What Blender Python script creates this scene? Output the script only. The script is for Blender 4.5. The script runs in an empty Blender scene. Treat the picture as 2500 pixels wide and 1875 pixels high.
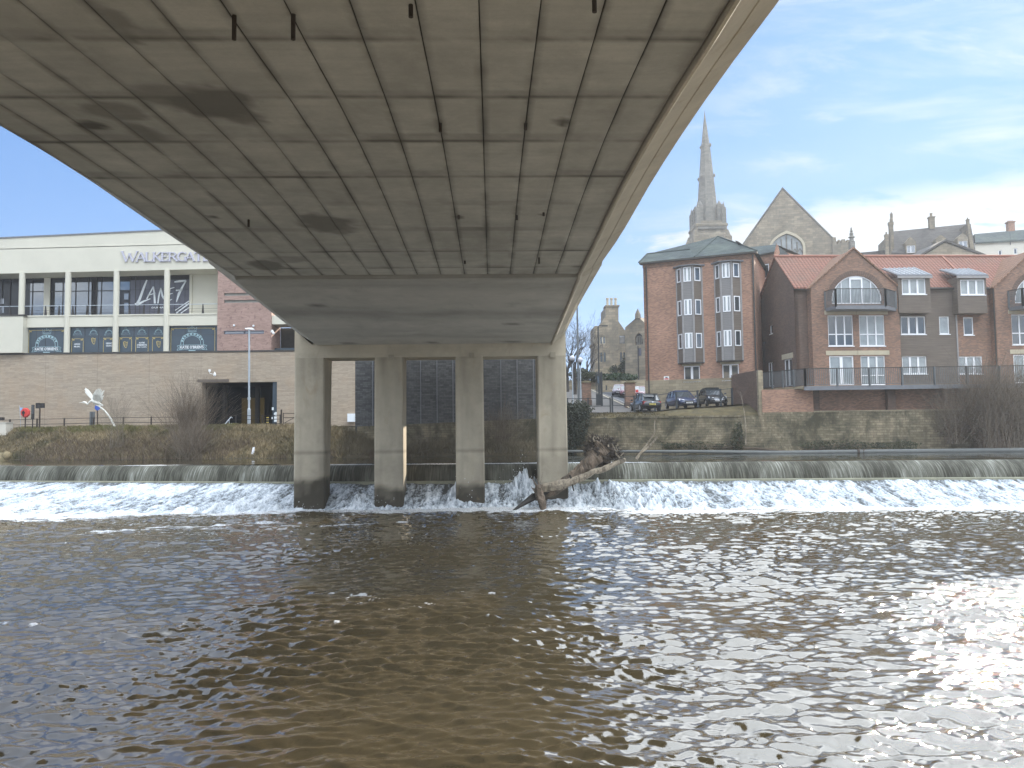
import bpy, bmesh, math, random
import numpy as np
from mathutils import Vector, Matrix, noise
from mathutils.geometry import tessellate_polygon
random.seed(7); RNG = np.random.default_rng(11)
R_ = math.radians
scn = bpy.context.scene
COL = scn.collection

# ------------------------------------------------------------------ camera
CF = 1878.0; PITCH = math.atan(110/1878.0); ROLL = R_(0.7); CAMZ = 4.6
cF = Vector((0, math.cos(PITCH), math.sin(PITCH)))
r0 = Vector((1, 0, 0)); u0_ = Vector((0, -math.sin(PITCH), math.cos(PITCH)))
cR = math.cos(ROLL)*r0 - math.sin(ROLL)*u0_
cU = math.sin(ROLL)*r0 + math.cos(ROLL)*u0_
CAM = Vector((0, 0, CAMZ))
cd = bpy.data.cameras.new('camera'); cam = bpy.data.objects.new('camera', cd); COL.objects.link(cam)
cam.matrix_world = Matrix(((cR.x, cU.x, -cF.x, 0), (cR.y, cU.y, -cF.y, 0), (cR.z, cU.z, -cF.z, CAMZ), (0, 0, 0, 1)))
cd.sensor_width = 36; cd.lens = CF*36/2500; cd.clip_start = .1; cd.clip_end = 3000
scn.camera = cam
# ------------------------------------------------------------------ light and sky
SUN_AZ = R_(33); SUN_EL = R_(20)
sdir = Vector((math.sin(SUN_AZ)*math.cos(SUN_EL), math.cos(SUN_AZ)*math.cos(SUN_EL), math.sin(SUN_EL)))
sl = bpy.data.lights.new('sun', 'SUN'); sl.energy = 2.0; sl.angle = R_(.5); sl.color = (1, .9, .75)
so = bpy.data.objects.new('sun', sl); COL.objects.link(so)
so.rotation_euler = (-sdir).to_track_quat('-Z', 'Y').to_euler(); so.location = (60, 20, 60)
scn.view_settings.view_transform = 'Standard'; scn.view_settings.look = 'None'
scn.view_settings.exposure = 2.3; scn.view_settings.gamma = 1
world = bpy.data.worlds.new('World'); scn.world = world; world.use_nodes = True
wn = world.node_tree.nodes; wl = world.node_tree.links; wn.clear()
def WN(t, **k):
    n = wn.new(t)
    for a, b in k.items(): setattr(n, a, b)
    return n
def wmath(op, a, b=None, c=None, clamp=False):
    n = WN('ShaderNodeMath', operation=op, use_clamp=clamp)
    for i, v in enumerate((a, b, c)):
        if v is None: continue
        if isinstance(v, (int, float)): n.inputs[i].default_value = v
        else: wl.new(v, n.inputs[i])
    return n.outputs[0]
sky = WN('ShaderNodeTexSky', sky_type='NISHITA', sun_disc=False, sun_elevation=SUN_EL, sun_rotation=SUN_AZ,
         air_density=1.0, dust_density=0.6, ozone_density=2.5, altitude=50)
tc = WN('ShaderNodeTexCoord')
sep = WN('ShaderNodeSeparateXYZ'); wl.new(tc.outputs['Generated'], sep.inputs[0])
dx, dy, dz = sep.outputs
zz = wmath('ADD', wmath('MAXIMUM', dz, 0.0), 0.13)
comb = WN('ShaderNodeCombineXYZ')
wl.new(wmath('DIVIDE', dx, zz), comb.inputs[0]); wl.new(wmath('DIVIDE', dy, zz), comb.inputs[1])
def cloud(scale, detail, rough, dist, sx, sy, rot, off):
    mp = WN('ShaderNodeMapping'); wl.new(comb.outputs[0], mp.inputs[0])
    mp.inputs['Scale'].default_value = (sx, sy, 1); mp.inputs['Rotation'].default_value = (0, 0, rot); mp.inputs['Location'].default_value = off
    n = WN('ShaderNodeTexNoise'); wl.new(mp.outputs[0], n.inputs['Vector'])
    n.inputs['Scale'].default_value = scale; n.inputs['Detail'].default_value = detail
    n.inputs['Roughness'].default_value = rough; n.inputs['Distortion'].default_value = dist
    return n.outputs[0]
def wrange(v, a, b, c=0., d=1., smooth=True):
    n = WN('ShaderNodeMapRange'); n.interpolation_type = 'SMOOTHSTEP' if smooth else 'LINEAR'
    wl.new(v, n.inputs[0])
    for i, q in enumerate((a, b, c, d)): n.inputs[i+1].default_value = q
    return n.outputs[0]
# direction masks: visible clouds lie towards the sun side, thick and low, wispy and high
vd = WN('ShaderNodeVectorMath', operation='DOT_PRODUCT'); wl.new(tc.outputs['Generated'], vd.inputs[0]); vd.inputs[1].default_value = sdir
sund = vd.outputs['Value']
azr = wmath('DIVIDE', dx, wmath('SQRT', wmath('ADD', wmath('MULTIPLY', dx, dx), wmath('MULTIPLY', dy, dy))))
side = wrange(azr, -0.02, 0.30)
front = wrange(dy, -0.3, 0.2)
elev = dz
wisp = wrange(cloud(1.1, 9, .62, .6, .8, 2.6, R_(25), (3.1, 1.7, 0)), .42, .74)
puff = wrange(cloud(2.2, 10, .62, .3, .8, 1.6, R_(12), (7.3, 2.2, 0)), .47, .66)
veil = wrange(cloud(.5, 4, .5, .6, .6, 1.3, R_(35), (1.2, 5.2, 0)), .38, .75)
lowband = wmath('ADD', wmath('MULTIPLY', wrange(elev, .285, .20), .16), wrange(azr, .10, .42, -.16, .16))
lowc = wrange(wmath('ADD', cloud(2.9, 10, .62, .3, .8, 1.0, R_(5), (2.3, 8.2, 0)), lowband), .56, .70)
lowc = wmath('MULTIPLY', lowc, wrange(elev, .282, .238))
mid = wmath('MULTIPLY', puff, wmath('MULTIPLY', wrange(elev, .26, .33), wrange(elev, .50, .38)))
mid = wmath('MULTIPLY', mid, wrange(azr, .18, .42))
wis = wmath('MULTIPLY', wmath('MAXIMUM', wisp, wmath('MULTIPLY', veil, .28)), wmath('MULTIPLY', side, .85))
cl = wmath('MAXIMUM', wmath('MULTIPLY', mid, .8), wis)
cl = wmath('MAXIMUM', cl, wmath('MULTIPLY', lowc, wrange(azr, -.05, .12)))
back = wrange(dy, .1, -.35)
fill_cl = wmath('MULTIPLY', wrange(cloud(.8, 6, .55, .3, 1., 1.3, .4, (5.5, 3.3, 0)), .36, .60), back)  # unseen bright clouds behind the camera, added as fill light
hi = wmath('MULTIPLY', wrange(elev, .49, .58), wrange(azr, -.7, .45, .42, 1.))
hi = wmath('MULTIPLY', hi, wrange(cloud(.9, 7, .6, .4, 1., 1.4, .2, (1.5, 6.3, 0)), .12, .40))  # unseen bright cloud above the frame, added for the water to reflect
cl = wmath('ADD', wmath('MAXIMUM', wmath('MULTIPLY', cl, front), hi), fill_cl, clamp=True)
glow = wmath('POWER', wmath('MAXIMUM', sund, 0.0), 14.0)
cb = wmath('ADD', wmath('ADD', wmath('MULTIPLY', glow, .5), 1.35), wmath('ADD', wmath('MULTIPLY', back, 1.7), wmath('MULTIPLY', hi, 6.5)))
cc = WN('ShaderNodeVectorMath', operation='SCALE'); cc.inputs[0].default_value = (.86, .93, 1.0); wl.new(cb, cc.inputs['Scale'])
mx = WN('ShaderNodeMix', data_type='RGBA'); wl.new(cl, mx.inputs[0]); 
# soft shoulder on the sky's brightness near the sun, slight blue cast
den = WN('ShaderNodeVectorMath', operation='MULTIPLY_ADD'); wl.new(sky.outputs[0], den.inputs[0]); den.inputs[1].default_value = (.4, .4, .4); den.inputs[2].default_value = (1, 1, 1)
cmp_ = WN('ShaderNodeVectorMath', operation='DIVIDE'); wl.new(sky.outputs[0], cmp_.inputs[0]); wl.new(den.outputs[0], cmp_.inputs[1])
sat = WN('ShaderNodeVectorMath', operation='MULTIPLY'); wl.new(cmp_.outputs[0], sat.inputs[0]); sat.inputs[1].default_value = (.265, .50, .90)
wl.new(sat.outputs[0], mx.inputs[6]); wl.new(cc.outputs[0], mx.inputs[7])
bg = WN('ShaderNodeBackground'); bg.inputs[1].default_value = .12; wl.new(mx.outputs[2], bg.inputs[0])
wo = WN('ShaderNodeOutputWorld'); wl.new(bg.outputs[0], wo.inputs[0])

# ------------------------------------------------------------------ measuring helpers: a sight line of the photo met with a real plane
def ray(px, py): return cF*CF + (px-1250)*cR - (py-937.5)*cU
def atz(px, py, z): d = ray(px, py); return CAM + d*((z-CAMZ)/d.z)
def aty(px, py, Y): d = ray(px, py); return CAM + d*(Y/d.y)
def K(ox, oy, s): return lambda x, y: (ox+x*s, oy+y*s)

# ------------------------------------------------------------------ materials
def mat(name, col, rough=.8, var=.25, vscale=2.0, bump=.0, bscale=20., spec=.3, metal=0., kind=None, **kw):
    m = bpy.data.materials.new(name); m.use_nodes = True
    nt = m.node_tree; N = nt.nodes; L = nt.links; b = N['Principled BSDF']
    b.inputs['Roughness'].default_value = rough; b.inputs['Metallic'].default_value = metal
    b.inputs['Specular IOR Level'].default_value = spec
    def nn(t, **k):
        n = N.new(t)
        for a, c in k.items(): setattr(n, a, c)
        return n
    tcn = nn('ShaderNodeTexCoord'); geo = nn('ShaderNodeNewGeometry')
    uv = tcn.outputs['UV']; pos = geo.outputs['Position']
    def noi(scale, det=5, ro=.6, vec=None, sc=None, dist=0.):
        v = vec or pos
        if sc:
            mp = nn('ShaderNodeMapping'); L.new(v, mp.inputs[0]); mp.inputs['Scale'].default_value = sc; v = mp.outputs[0]
        n = nn('ShaderNodeTexNoise'); L.new(v, n.inputs['Vector']); n.inputs['Scale'].default_value = scale
        n.inputs['Detail'].default_value = det; n.inputs['Roughness'].default_value = ro; n.inputs['Distortion'].default_value = dist
        return n.outputs[0]
    def rng(v, a, b_, c=0., d=1.):
        n = nn('ShaderNodeMapRange'); L.new(v, n.inputs[0])
        for i, q in enumerate((a, b_, c, d)): n.inputs[i+1].default_value = q
        return n.outputs[0]
    def mixc(f, a, c, bt='MIX'):
        n = nn('ShaderNodeMix', data_type='RGBA', blend_type=bt)
        for i, v in ((0, f), (6, a), (7, c)):
            if isinstance(v, (int, float)): n.inputs[i].default_value = v
            elif isinstance(v, tuple): n.inputs[i].default_value = (*v, 1) if len(v) == 3 else v
            else: L.new(v, n.inputs[i])
        return n.outputs[2]
    def mth(op, a, c):
        n = nn('ShaderNodeMath', operation=op)
        for i, v in enumerate((a, c)):
            if isinstance(v, (int, float)): n.inputs[i].default_value = v
            else: L.new(v, n.inputs[i])
        return n.outputs[0]
    def setbump(h, s, d=.02):
        n = nn('ShaderNodeBump'); n.inputs['Strength'].default_value = s; n.inputs['Distance'].default_value = d
        L.new(h, n.inputs['Height']); L.new(n.outputs[0], b.inputs['Normal'])
    big = noi(vscale, 6, .65); fine = noi(bscale, 5, .6)
    dark = tuple(c*(1-var) for c in col); lite = tuple(min(1, c*(1+var)) for c in col)
    c0 = mixc(rng(big, .3, .7), dark, lite)
    c0 = mixc(rng(fine, .3, .7, 0, .35*min(1, var*3)), c0, dark)
    if kind == 'brick':
        bt = nn('ShaderNodeTexBrick'); L.new(uv, bt.inputs['Vector'])
        bt.inputs['Scale'].default_value = 1.0
        bt.inputs['Brick Width'].default_value = kw.get('bw', .23); bt.inputs['Row Height'].default_value = kw.get('bh', .075)
        bt.inputs['Mortar Size'].default_value = kw.get('ms', .009); bt.inputs['Mortar Smooth'].default_value = .2
        bt.inputs['Color1'].default_value = (*kw.get('c1', col), 1); bt.inputs['Color2'].default_value = (*kw.get('c2', dark), 1)
        bt.inputs['Mortar'].default_value = (*kw.get('mc', (.3, .27, .24)), 1); bt.inputs['Bias'].default_value = kw.get('bias', 0.)
        bt.squash = 1
        vv = mixc(rng(big, .3, .7), (1-var,)*3, (1+var,)*3)
        c0 = mixc(1.0, bt.outputs['Color'], vv, 'MULTIPLY')
        if kw.get('blotch'):
            bl = kw['blotch']
            c0 = mixc(rng(noi(bl[1], 6, .7, dist=.5), bl[2], bl[3], 0, bl[4]), c0, bl[0])
        setbump(mth('ADD', mth('MULTIPLY', bt.outputs['Fac'], -1.0), mth('MULTIPLY', fine, .5)), .5, kw.get('bd', .01))
    elif kind == 'boards':
        sc = noi(1.0, 4, .6, uv, (.6, 14, 1)); ln = nn('ShaderNodeTexWave'); L.new(uv, ln.inputs['Vector'])
        ln.bands_direction = 'Y'; ln.inputs['Scale'].default_value = kw.get('bs', .5)/kw.get('board', .15)*.637; ln.wave_profile = 'SAW'
        edge = rng(ln.outputs['Fac'], .86, .98)
        c0 = mixc(rng(sc, .3, .72), dark, lite); c0 = mixc(mth('MULTIPLY', edge, .75), c0, tuple(c*.3 for c in col))
        c0 = mixc(rng(big, .35, .75, 0, .5), c0, kw.get('c2', dark))
        setbump(ln.outputs['Fac'], .4, .02)
    elif kind == 'pantile':
        wv = nn('ShaderNodeTexWave'); L.new(uv, wv.inputs['Vector']); wv.bands_direction = 'X'; wv.inputs['Scale'].default_value = 1.06
        wh = nn('ShaderNodeTexWave'); L.new(uv, wh.inputs['Vector']); wh.bands_direction = 'Y'; wh.wave_profile = 'SAW'; wh.inputs['Scale'].default_value = .8
        c0 = mixc(rng(noi(5, 3), .35, .7), dark, lite)
        c0 = mixc(rng(wh.outputs['Fac'], .8, 1.0, 0, .75), c0, tuple(c*.25 for c in col))
        c0 = mixc(rng(wv.outputs['Fac'], .25, .0, 0, .6), c0, tuple(c*.3 for c in col))
        c0 = mixc(rng(big, .5, .75, 0, .5), c0, (.10, .09, .07))
        setbump(mth('ADD', wv.outputs['Fac'], mth('MULTIPLY', wh.outputs['Fac'], .5)), .8, .06)
    elif kind == 'strips':          # thin long stone courses
        bt = nn('ShaderNodeTexBrick'); L.new(uv, bt.inputs['Vector']); bt.inputs['Scale'].default_value = 1.0
        bt.inputs['Brick Width'].default_value = .95; bt.inputs['Row Height'].default_value = .14; bt.inputs['Mortar Size'].default_value = .008
        bt.inputs['Color1'].default_value = (*lite, 1); bt.inputs['Color2'].default_value = (*dark, 1); bt.inputs['Mortar'].default_value = (*[c*.55 for c in col], 1)
        st = noi(1.0, 5, .7, uv, (.9, 7.5, 1)); st2 = noi(1.0, 3, .6, uv, (2.2, 22, 1))
        c0 = mixc(rng(st, .3, .7), bt.outputs['Color'], mixc(rng(st2, .35, .65), tuple(c*.72 for c in col), lite))
        c0 = mixc(rng(big, .45, .75, 0, .45), c0, (col[0]*1.05, col[1]*.88, col[2]*.72))
        ji = nn('ShaderNodeTexBrick'); L.new(uv, ji.inputs['Vector']); ji.offset = 0; ji.inputs['Scale'].default_value = 1
        ji.inputs['Brick Width'].default_value = 5.1; ji.inputs['Row Height'].default_value = 60; ji.inputs['Mortar Size'].default_value = .02
        c0 = mixc(mth('MULTIPLY', ji.outputs['Fac'], .5), c0, tuple(c*.4 for c in col))
        setbump(mth('ADD', mth('MULTIPLY', bt.outputs['Fac'], -1.), st2), .6, .02)
    elif kind == 'concrete':
        st = noi(1.0, 6, .65, uv, (.25, 3.5, 1)); st3 = noi(.5, 7, .7, dist=.6)
        c0 = mixc(rng(st, .3, .75, 0, .6), c0, dark)
        c0 = mixc(rng(st3, .5, .8, 0, .6), c0, tuple(c*.55 for c in col))
        pit = noi(60, 2, .5); c0 = mixc(rng(pit, .62, .75, 0, .5), c0, tuple(c*.5 for c in col))
        if kw.get('attr'):
            at = nn('ShaderNodeAttribute'); at.attribute_name = 'stain'
            c0 = mixc(at.outputs['Fac'], c0, kw.get('staincol', tuple(c*.35 for c in col)))
        setbump(mth('ADD', fine, st), .35, .01)
    elif kind == 'attr2':           # stain attribute selects the second colour
        at = nn('ShaderNodeAttribute'); at.attribute_name = 'stain'
        c0 = mixc(at.outputs['Fac'], c0, mixc(rng(noi(kw.get('s2', 3.), 4), .3, .7), tuple(c*.8 for c in kw['c2']), kw['c2']))
        if bump: setbump(fine, bump)
    elif bump: setbump(fine, bump)
    if kw.get('moss'):              # streaks of growth
        mo = kw['moss']; mn = noi(mo[1], 7, .7, sc=(1, 1, .35), dist=.8)
        c0 = mixc(rng(mn, mo[2], mo[3], 0, mo[4]), c0, mo[0])
    L.new(c0, b.inputs['Base Color'])
    if kw.get('emit'):
        b.inputs['Emission Color'].default_value = (*kw['emit'], 1); b.inputs['Emission Strength'].default_value = kw.get('es', 1)
    if kw.get('ior'): b.inputs['IOR'].default_value = kw['ior']
    if kw.get('coat'): b.inputs['Coat Weight'].default_value = kw['coat']; b.inputs['Coat Roughness'].default_value = .05
    return m
M = {}
def mk(key, *a, **k): M[key] = mat(key, *a, **k)
mk('soffit', (.475, .45, .385), .85, .24, .7, kind='concrete', bscale=14, attr=True, staincol=(.105, .095, .078))
mk('pier', (.54, .475, .365), .85, .15, .6, kind='concrete', bscale=12, attr=True, staincol=(.035, .030, .021), moss=((.34, .25, .15), 1.3, .56, .72, .4))
mk('haunch', (.46, .435, .38), .85, .12, .8, kind='concrete', bscale=12, attr=True, staincol=(.1, .09, .08))
mk('joint', (.06, .055, .045), .9, .2)
mk('steel_dark', (.035, .03, .028), .6, .3)
mk('rust', (.06, .045, .035), .8, .3)
mk('cream', (.60, .57, .475), .75, .05, .4, bscale=6)
mk('cream_line', (.25, .25, .22), .6, .1)
mk('dark_trim', (.06, .055, .05), .6, .2)
mk('stone_strip', (.39, .32, .245), .85, .22, .35, kind='strips', bscale=8)
mk('pink_brick', (.38, .25, .205), .85, .12, .6, kind='brick', bw=.45, bh=.10, c1=(.40, .265, .22), c2=(.29, .19, .16), mc=(.34, .24, .2), ms=.012, blotch=((.16, .09, .09), 3.5, .56, .6, .6))
mk('slate_panel', (.10, .10, .10), .8, .25, 6, kind='brick', bw=.45, bh=.15, c1=(.115, .115, .115), c2=(.06, .06, .062), mc=(.045, .045, .045), ms=.008)
mk('red_brick', (.37, .20, .135), .85, .16, .5, kind='brick', bw=.225, bh=.075, c1=(.44, .235, .155), c2=(.24, .135, .095), mc=(.30, .22, .17), ms=.010)
mk('brown_brick', (.27, .165, .115), .85, .2, .5, kind='brick', bw=.225, bh=.075, c1=(.33, .185, .125), c2=(.19, .12, .09), mc=(.17, .13, .10), ms=.009)
mk('dark_brick', (.16, .10, .08), .85, .15, .5, kind='brick', bw=.225, bh=.075, c1=(.17, .105, .08), c2=(.11, .075, .06), mc=(.12, .10, .08), ms=.009)
mk('sandstone', (.31, .26, .18), .9, .2, .5, kind='brick', bw=.6, bh=.25, c1=(.34, .285, .195), c2=(.24, .2, .14), mc=(.22, .18, .12), ms=.012, blotch=((.15, .125, .09), .8, .5, .72, .7))
mk('old_wall', (.27, .225, .15), .95, .3, .35, kind='brick', bw=.5, bh=.19, c1=(.31, .26, .175), c2=(.20, .165, .11), mc=(.13, .105, .07), ms=.014, bd=.03, blotch=((.05, .048, .03), .5, .42, .62, .92), moss=((.07, .06, .035), 1.1, .46, .68, .8))
mk('church_stone', (.28, .235, .175), .9, .22, .4, kind='brick', bw=1.1, bh=.42, c1=(.32, .265, .19), c2=(.21, .18, .135), mc=(.17, .145, .11), ms=.02, blotch=((.13, .115, .09), .35, .42, .7, .8))
mk('lintel', (.45, .395, .29), .85, .08)
mk('spire_stone', (.2, .19, .165), .9, .18, .3, kind='brick', bw=1.0, bh=.4, c1=(.22, .205, .175), c2=(.16, .15, .135), mc=(.12, .115, .10), ms=.015)
mk('slate_roof', (.13, .145, .15), .9, .22, spec=.1, vscale=.5, kind='brick', bw=.4, bh=.25, c1=(.085, .10, .10), c2=(.06, .072, .075), mc=(.04, .05, .05), ms=.01, blotch=((.13, .155, .125), .35, .45, .7, .6))
mk('dark_roof', (.085, .075, .07), .8, .2, .5, kind='brick', bw=.5, bh=.3, c1=(.095, .085, .078), c2=(.06, .055, .05), mc=(.04, .035, .03), ms=.012)
mk('pantile', (.25, .115, .082), .75, .16, .25, kind='pantile')
mk('tile_brown', (.30, .17, .11), .8, .2, .5, kind='pantile')
mk('ridge_tile', (.3, .14, .10), .75, .15)
mk('lead', (.17, .175, .19), .5, .12, 3, metal=.1)
mk('timber', (.17, .14, .115), .85, .25, .5, kind='boards', c2=(.11, .085, .07))
mk('timber_grey', (.24, .23, .225), .85, .15, 2, kind='boards', c2=(.19, .18, .18))
mk('timber_trim', (.30, .285, .28), .8, .12, 3)
mk('upvc', (.82, .82, .84), .35, .03, 3, spec=.5)
mk('glass', (.05, .06, .07), .04, .3, .8, spec=.5, ior=2.0)
mk('glass_pale', (.30, .33, .34), .08, .25, 1.2, spec=.5, ior=1.7)
mk('glass_blue', (.10, .12, .15), .04, .2, .5, spec=.5, ior=2.6)
mk('glass_dark', (.022, .020, .022), .12, .5, .8, spec=.4)
mk('iron', (.035, .04, .045), .5, .2)
mk('rail_grey', (.13, .14, .145), .55, .15)
mk('galv', (.42, .46, .5), .4, .1, 3, metal=.3)
mk('white_paint', (.8, .8, .78), .5, .05)
mk('asphalt', (.075, .08, .09), .9, .15, 1.0, bump=.3, bscale=30)
mk('paving', (.13, .12, .11), .9, .15, 1.0, bump=.2)
mk('verge', (.13, .105, .055), .95, .35, 1.2, bump=.8, bscale=6, moss=((.05, .045, .03), .8, .45, .7, .8))
mk('soil', (.075, .06, .038), .95, .35, .8, bump=.8, bscale=6)
mk('grass_straw', (.21, .165, .085), .9, .4, .45, moss=((.045, .06, .025), .35, .42, .62, .9))
mk('grass_green', (.17, .165, .055), .9, .3, .6)
mk('twig', (.14, .105, .075), .9, .25, 3)
mk('twig_pale', (.2, .165, .125), .9, .25, 3)
mk('bark', (.05, .042, .035), .95, .3, 3, bump=.6)
mk('leaf_dark', (.06, .065, .035), .7, .35, 1.5)
mk('leaf_green', (.035, .06, .022), .7, .35, 1.0)
mk('driftwood', (.20, .15, .11), .85, .35, 2.5, bump=.9, bscale=9, moss=((.07, .055, .04), 2.0, .42, .6, .9))
mk('barewood', (.30, .25, .185), .75, .35, 4, bump=.8, bscale=9, moss=((.09, .07, .05), 3.0, .47, .60, .9))
mk('root', (.06, .048, .038), .95, .45, 3, bump=1., bscale=7)
mk('wetwood', (.022, .018, .014), .5, .3, 3)
mk('rubber', (.02, .02, .02), .8, .1)
mk('chrome', (.6, .6, .62), .2, .05, metal=.8)
mk('car_black', (.012, .014, .018), .3, .1, coat=.8)
mk('car_blue', (.012, .026, .08), .3, .1, coat=.8)
mk('car_red', (.12, .02, .035), .3, .1, coat=.8)
mk('car_silver', (.16, .13, .16), .3, .1, coat=.8)
mk('car_plastic', (.025, .025, .028), .5, .1)
mk('lamp_glass', (.7, .72, .75), .15, .05, spec=.6)
mk('tail_red', (.3, .02, .02), .25, .1)
mk('plate_white', (.8, .8, .78), .4, .03)
mk('plate_yellow', (.75, .62, .12), .4, .03)
mk('navy', (.045, .065, .085), .25, .12, 1.0, spec=.5)
mk('poster_line', (.35, .5, .54), .5, .1)
mk('poster_white', (.75, .78, .8), .5, .03)
mk('gold', (.48, .38, .16), .5, .1)
mk('vinyl', (.11, .11, .14), .25, .3, .35, spec=.5)
mk('red_sign', (.6, .06, .05), .5, .08)
mk('blue_sign', (.05, .12, .5), .5, .08)
mk('letters', (.48, .47, .54), .4, .05)
mk('globe', (.55, .55, .6), .25, .05)
mk('pipe', (.13, .135, .13), .6, .15, 1.5)
mk('litter', (.75, .76, .8), .7, .05)
mk('render_white', (.62, .58, .5), .85, .06, .5)
mk('dim_lamp', (.05, .04, .015), .8, .2, emit=(.35, .25, .07), es=.025)
mk('pitch', (.008, .008, .009), .9, .2)
mk('bronze_white', (.75, .73, .66), .45, .12, 6)
mk('yellow', (.6, .45, .1), .5, .1)

# ------------------------------------------------------------------ mesh helpers
ORG = {}
def tag(o, label=None, cat=None, group=None, kind=None):
    if label: o['label'] = label
    if cat: o['category'] = cat
    if group: o['group'] = group
    if kind: o['kind'] = kind
    return o
def thing(name, label, cat, loc, group=None, kind=None):
    o = bpy.data.objects.new(name, None); COL.objects.link(o); o.location = loc; o.empty_display_size = .3
    ORG[o] = Vector(loc)
    return tag(o, label, cat, group, kind)
def link_mesh(name, V, Fs, material, parent=None, smooth=False, uvs=None, origin=None, attr=None):
    V = np.asarray(V, dtype=np.float64).reshape(-1, 3)
    if parent is not None: org = ORG[parent]
    elif origin is not None: org = Vector(origin)
    else:
        mn, mxx = V.min(0), V.max(0); org = Vector(((mn[0]+mxx[0])/2, (mn[1]+mxx[1])/2, mn[2]))
    me = bpy.data.meshes.new(name)
    if isinstance(Fs, np.ndarray):
        k = Fs.shape[1]; me.vertices.add(len(V)); me.vertices.foreach_set('co', (V-np.array(org)).astype(np.float32).ravel())
        me.loops.add(Fs.size); me.loops.foreach_set('vertex_index', Fs.ravel().astype(np.int32))
        me.polygons.add(len(Fs)); me.polygons.foreach_set('loop_start', np.arange(0, Fs.size, k, dtype=np.int32))
        me.polygons.foreach_set('loop_total', np.full(len(Fs), k, dtype=np.int32)); me.update(calc_edges=True)
    else:
        me.from_pydata([tuple(v) for v in (V-np.array(org))], [], Fs)
    if uvs is not False:
        ul = me.uv_layers.new(name='UVMap')
        n = len(me.loops); vi = np.zeros(n, dtype=np.int32); me.loops.foreach_get('vertex_index', vi)
        if uvs is not None: UV = np.asarray(uvs)[vi]
        else:
            pn = np.zeros(len(me.polygons)*3); me.polygons.foreach_get('normal', pn); pn = pn.reshape(-1, 3)
            t = np.stack([-pn[:, 1], pn[:, 0], np.zeros(len(pn))], 1); tl = np.linalg.norm(t, axis=1)
            flat = tl < .25; t[flat] = (1, 0, 0); tl[flat] = 1; t /= tl[:, None]
            b = np.cross(pn, t)
            lt = np.zeros(len(me.polygons), dtype=np.int32); me.polygons.foreach_get('loop_total', lt)
            pi = np.repeat(np.arange(len(lt)), lt); P = V[vi]
            UV = np.stack([(P*t[pi]).sum(1), (P*b[pi]).sum(1)], 1)
        ul.data.foreach_set('uv', UV.astype(np.float32).ravel())
    if attr is not None:
        a = me.attributes.new('stain', 'FLOAT', 'POINT'); a.data.foreach_set('value', np.asarray(attr, dtype=np.float32))
    me.materials.append(M[material] if isinstance(material, str) else material)
    if smooth: me.polygons.foreach_set('use_smooth', [True]*len(me.polygons))
    o = bpy.data.objects.new(name, me); COL.objects.link(o)
    if parent is not None: o.parent = parent
    else: o.location = org
    ORG[o] = org
    return o
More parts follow.
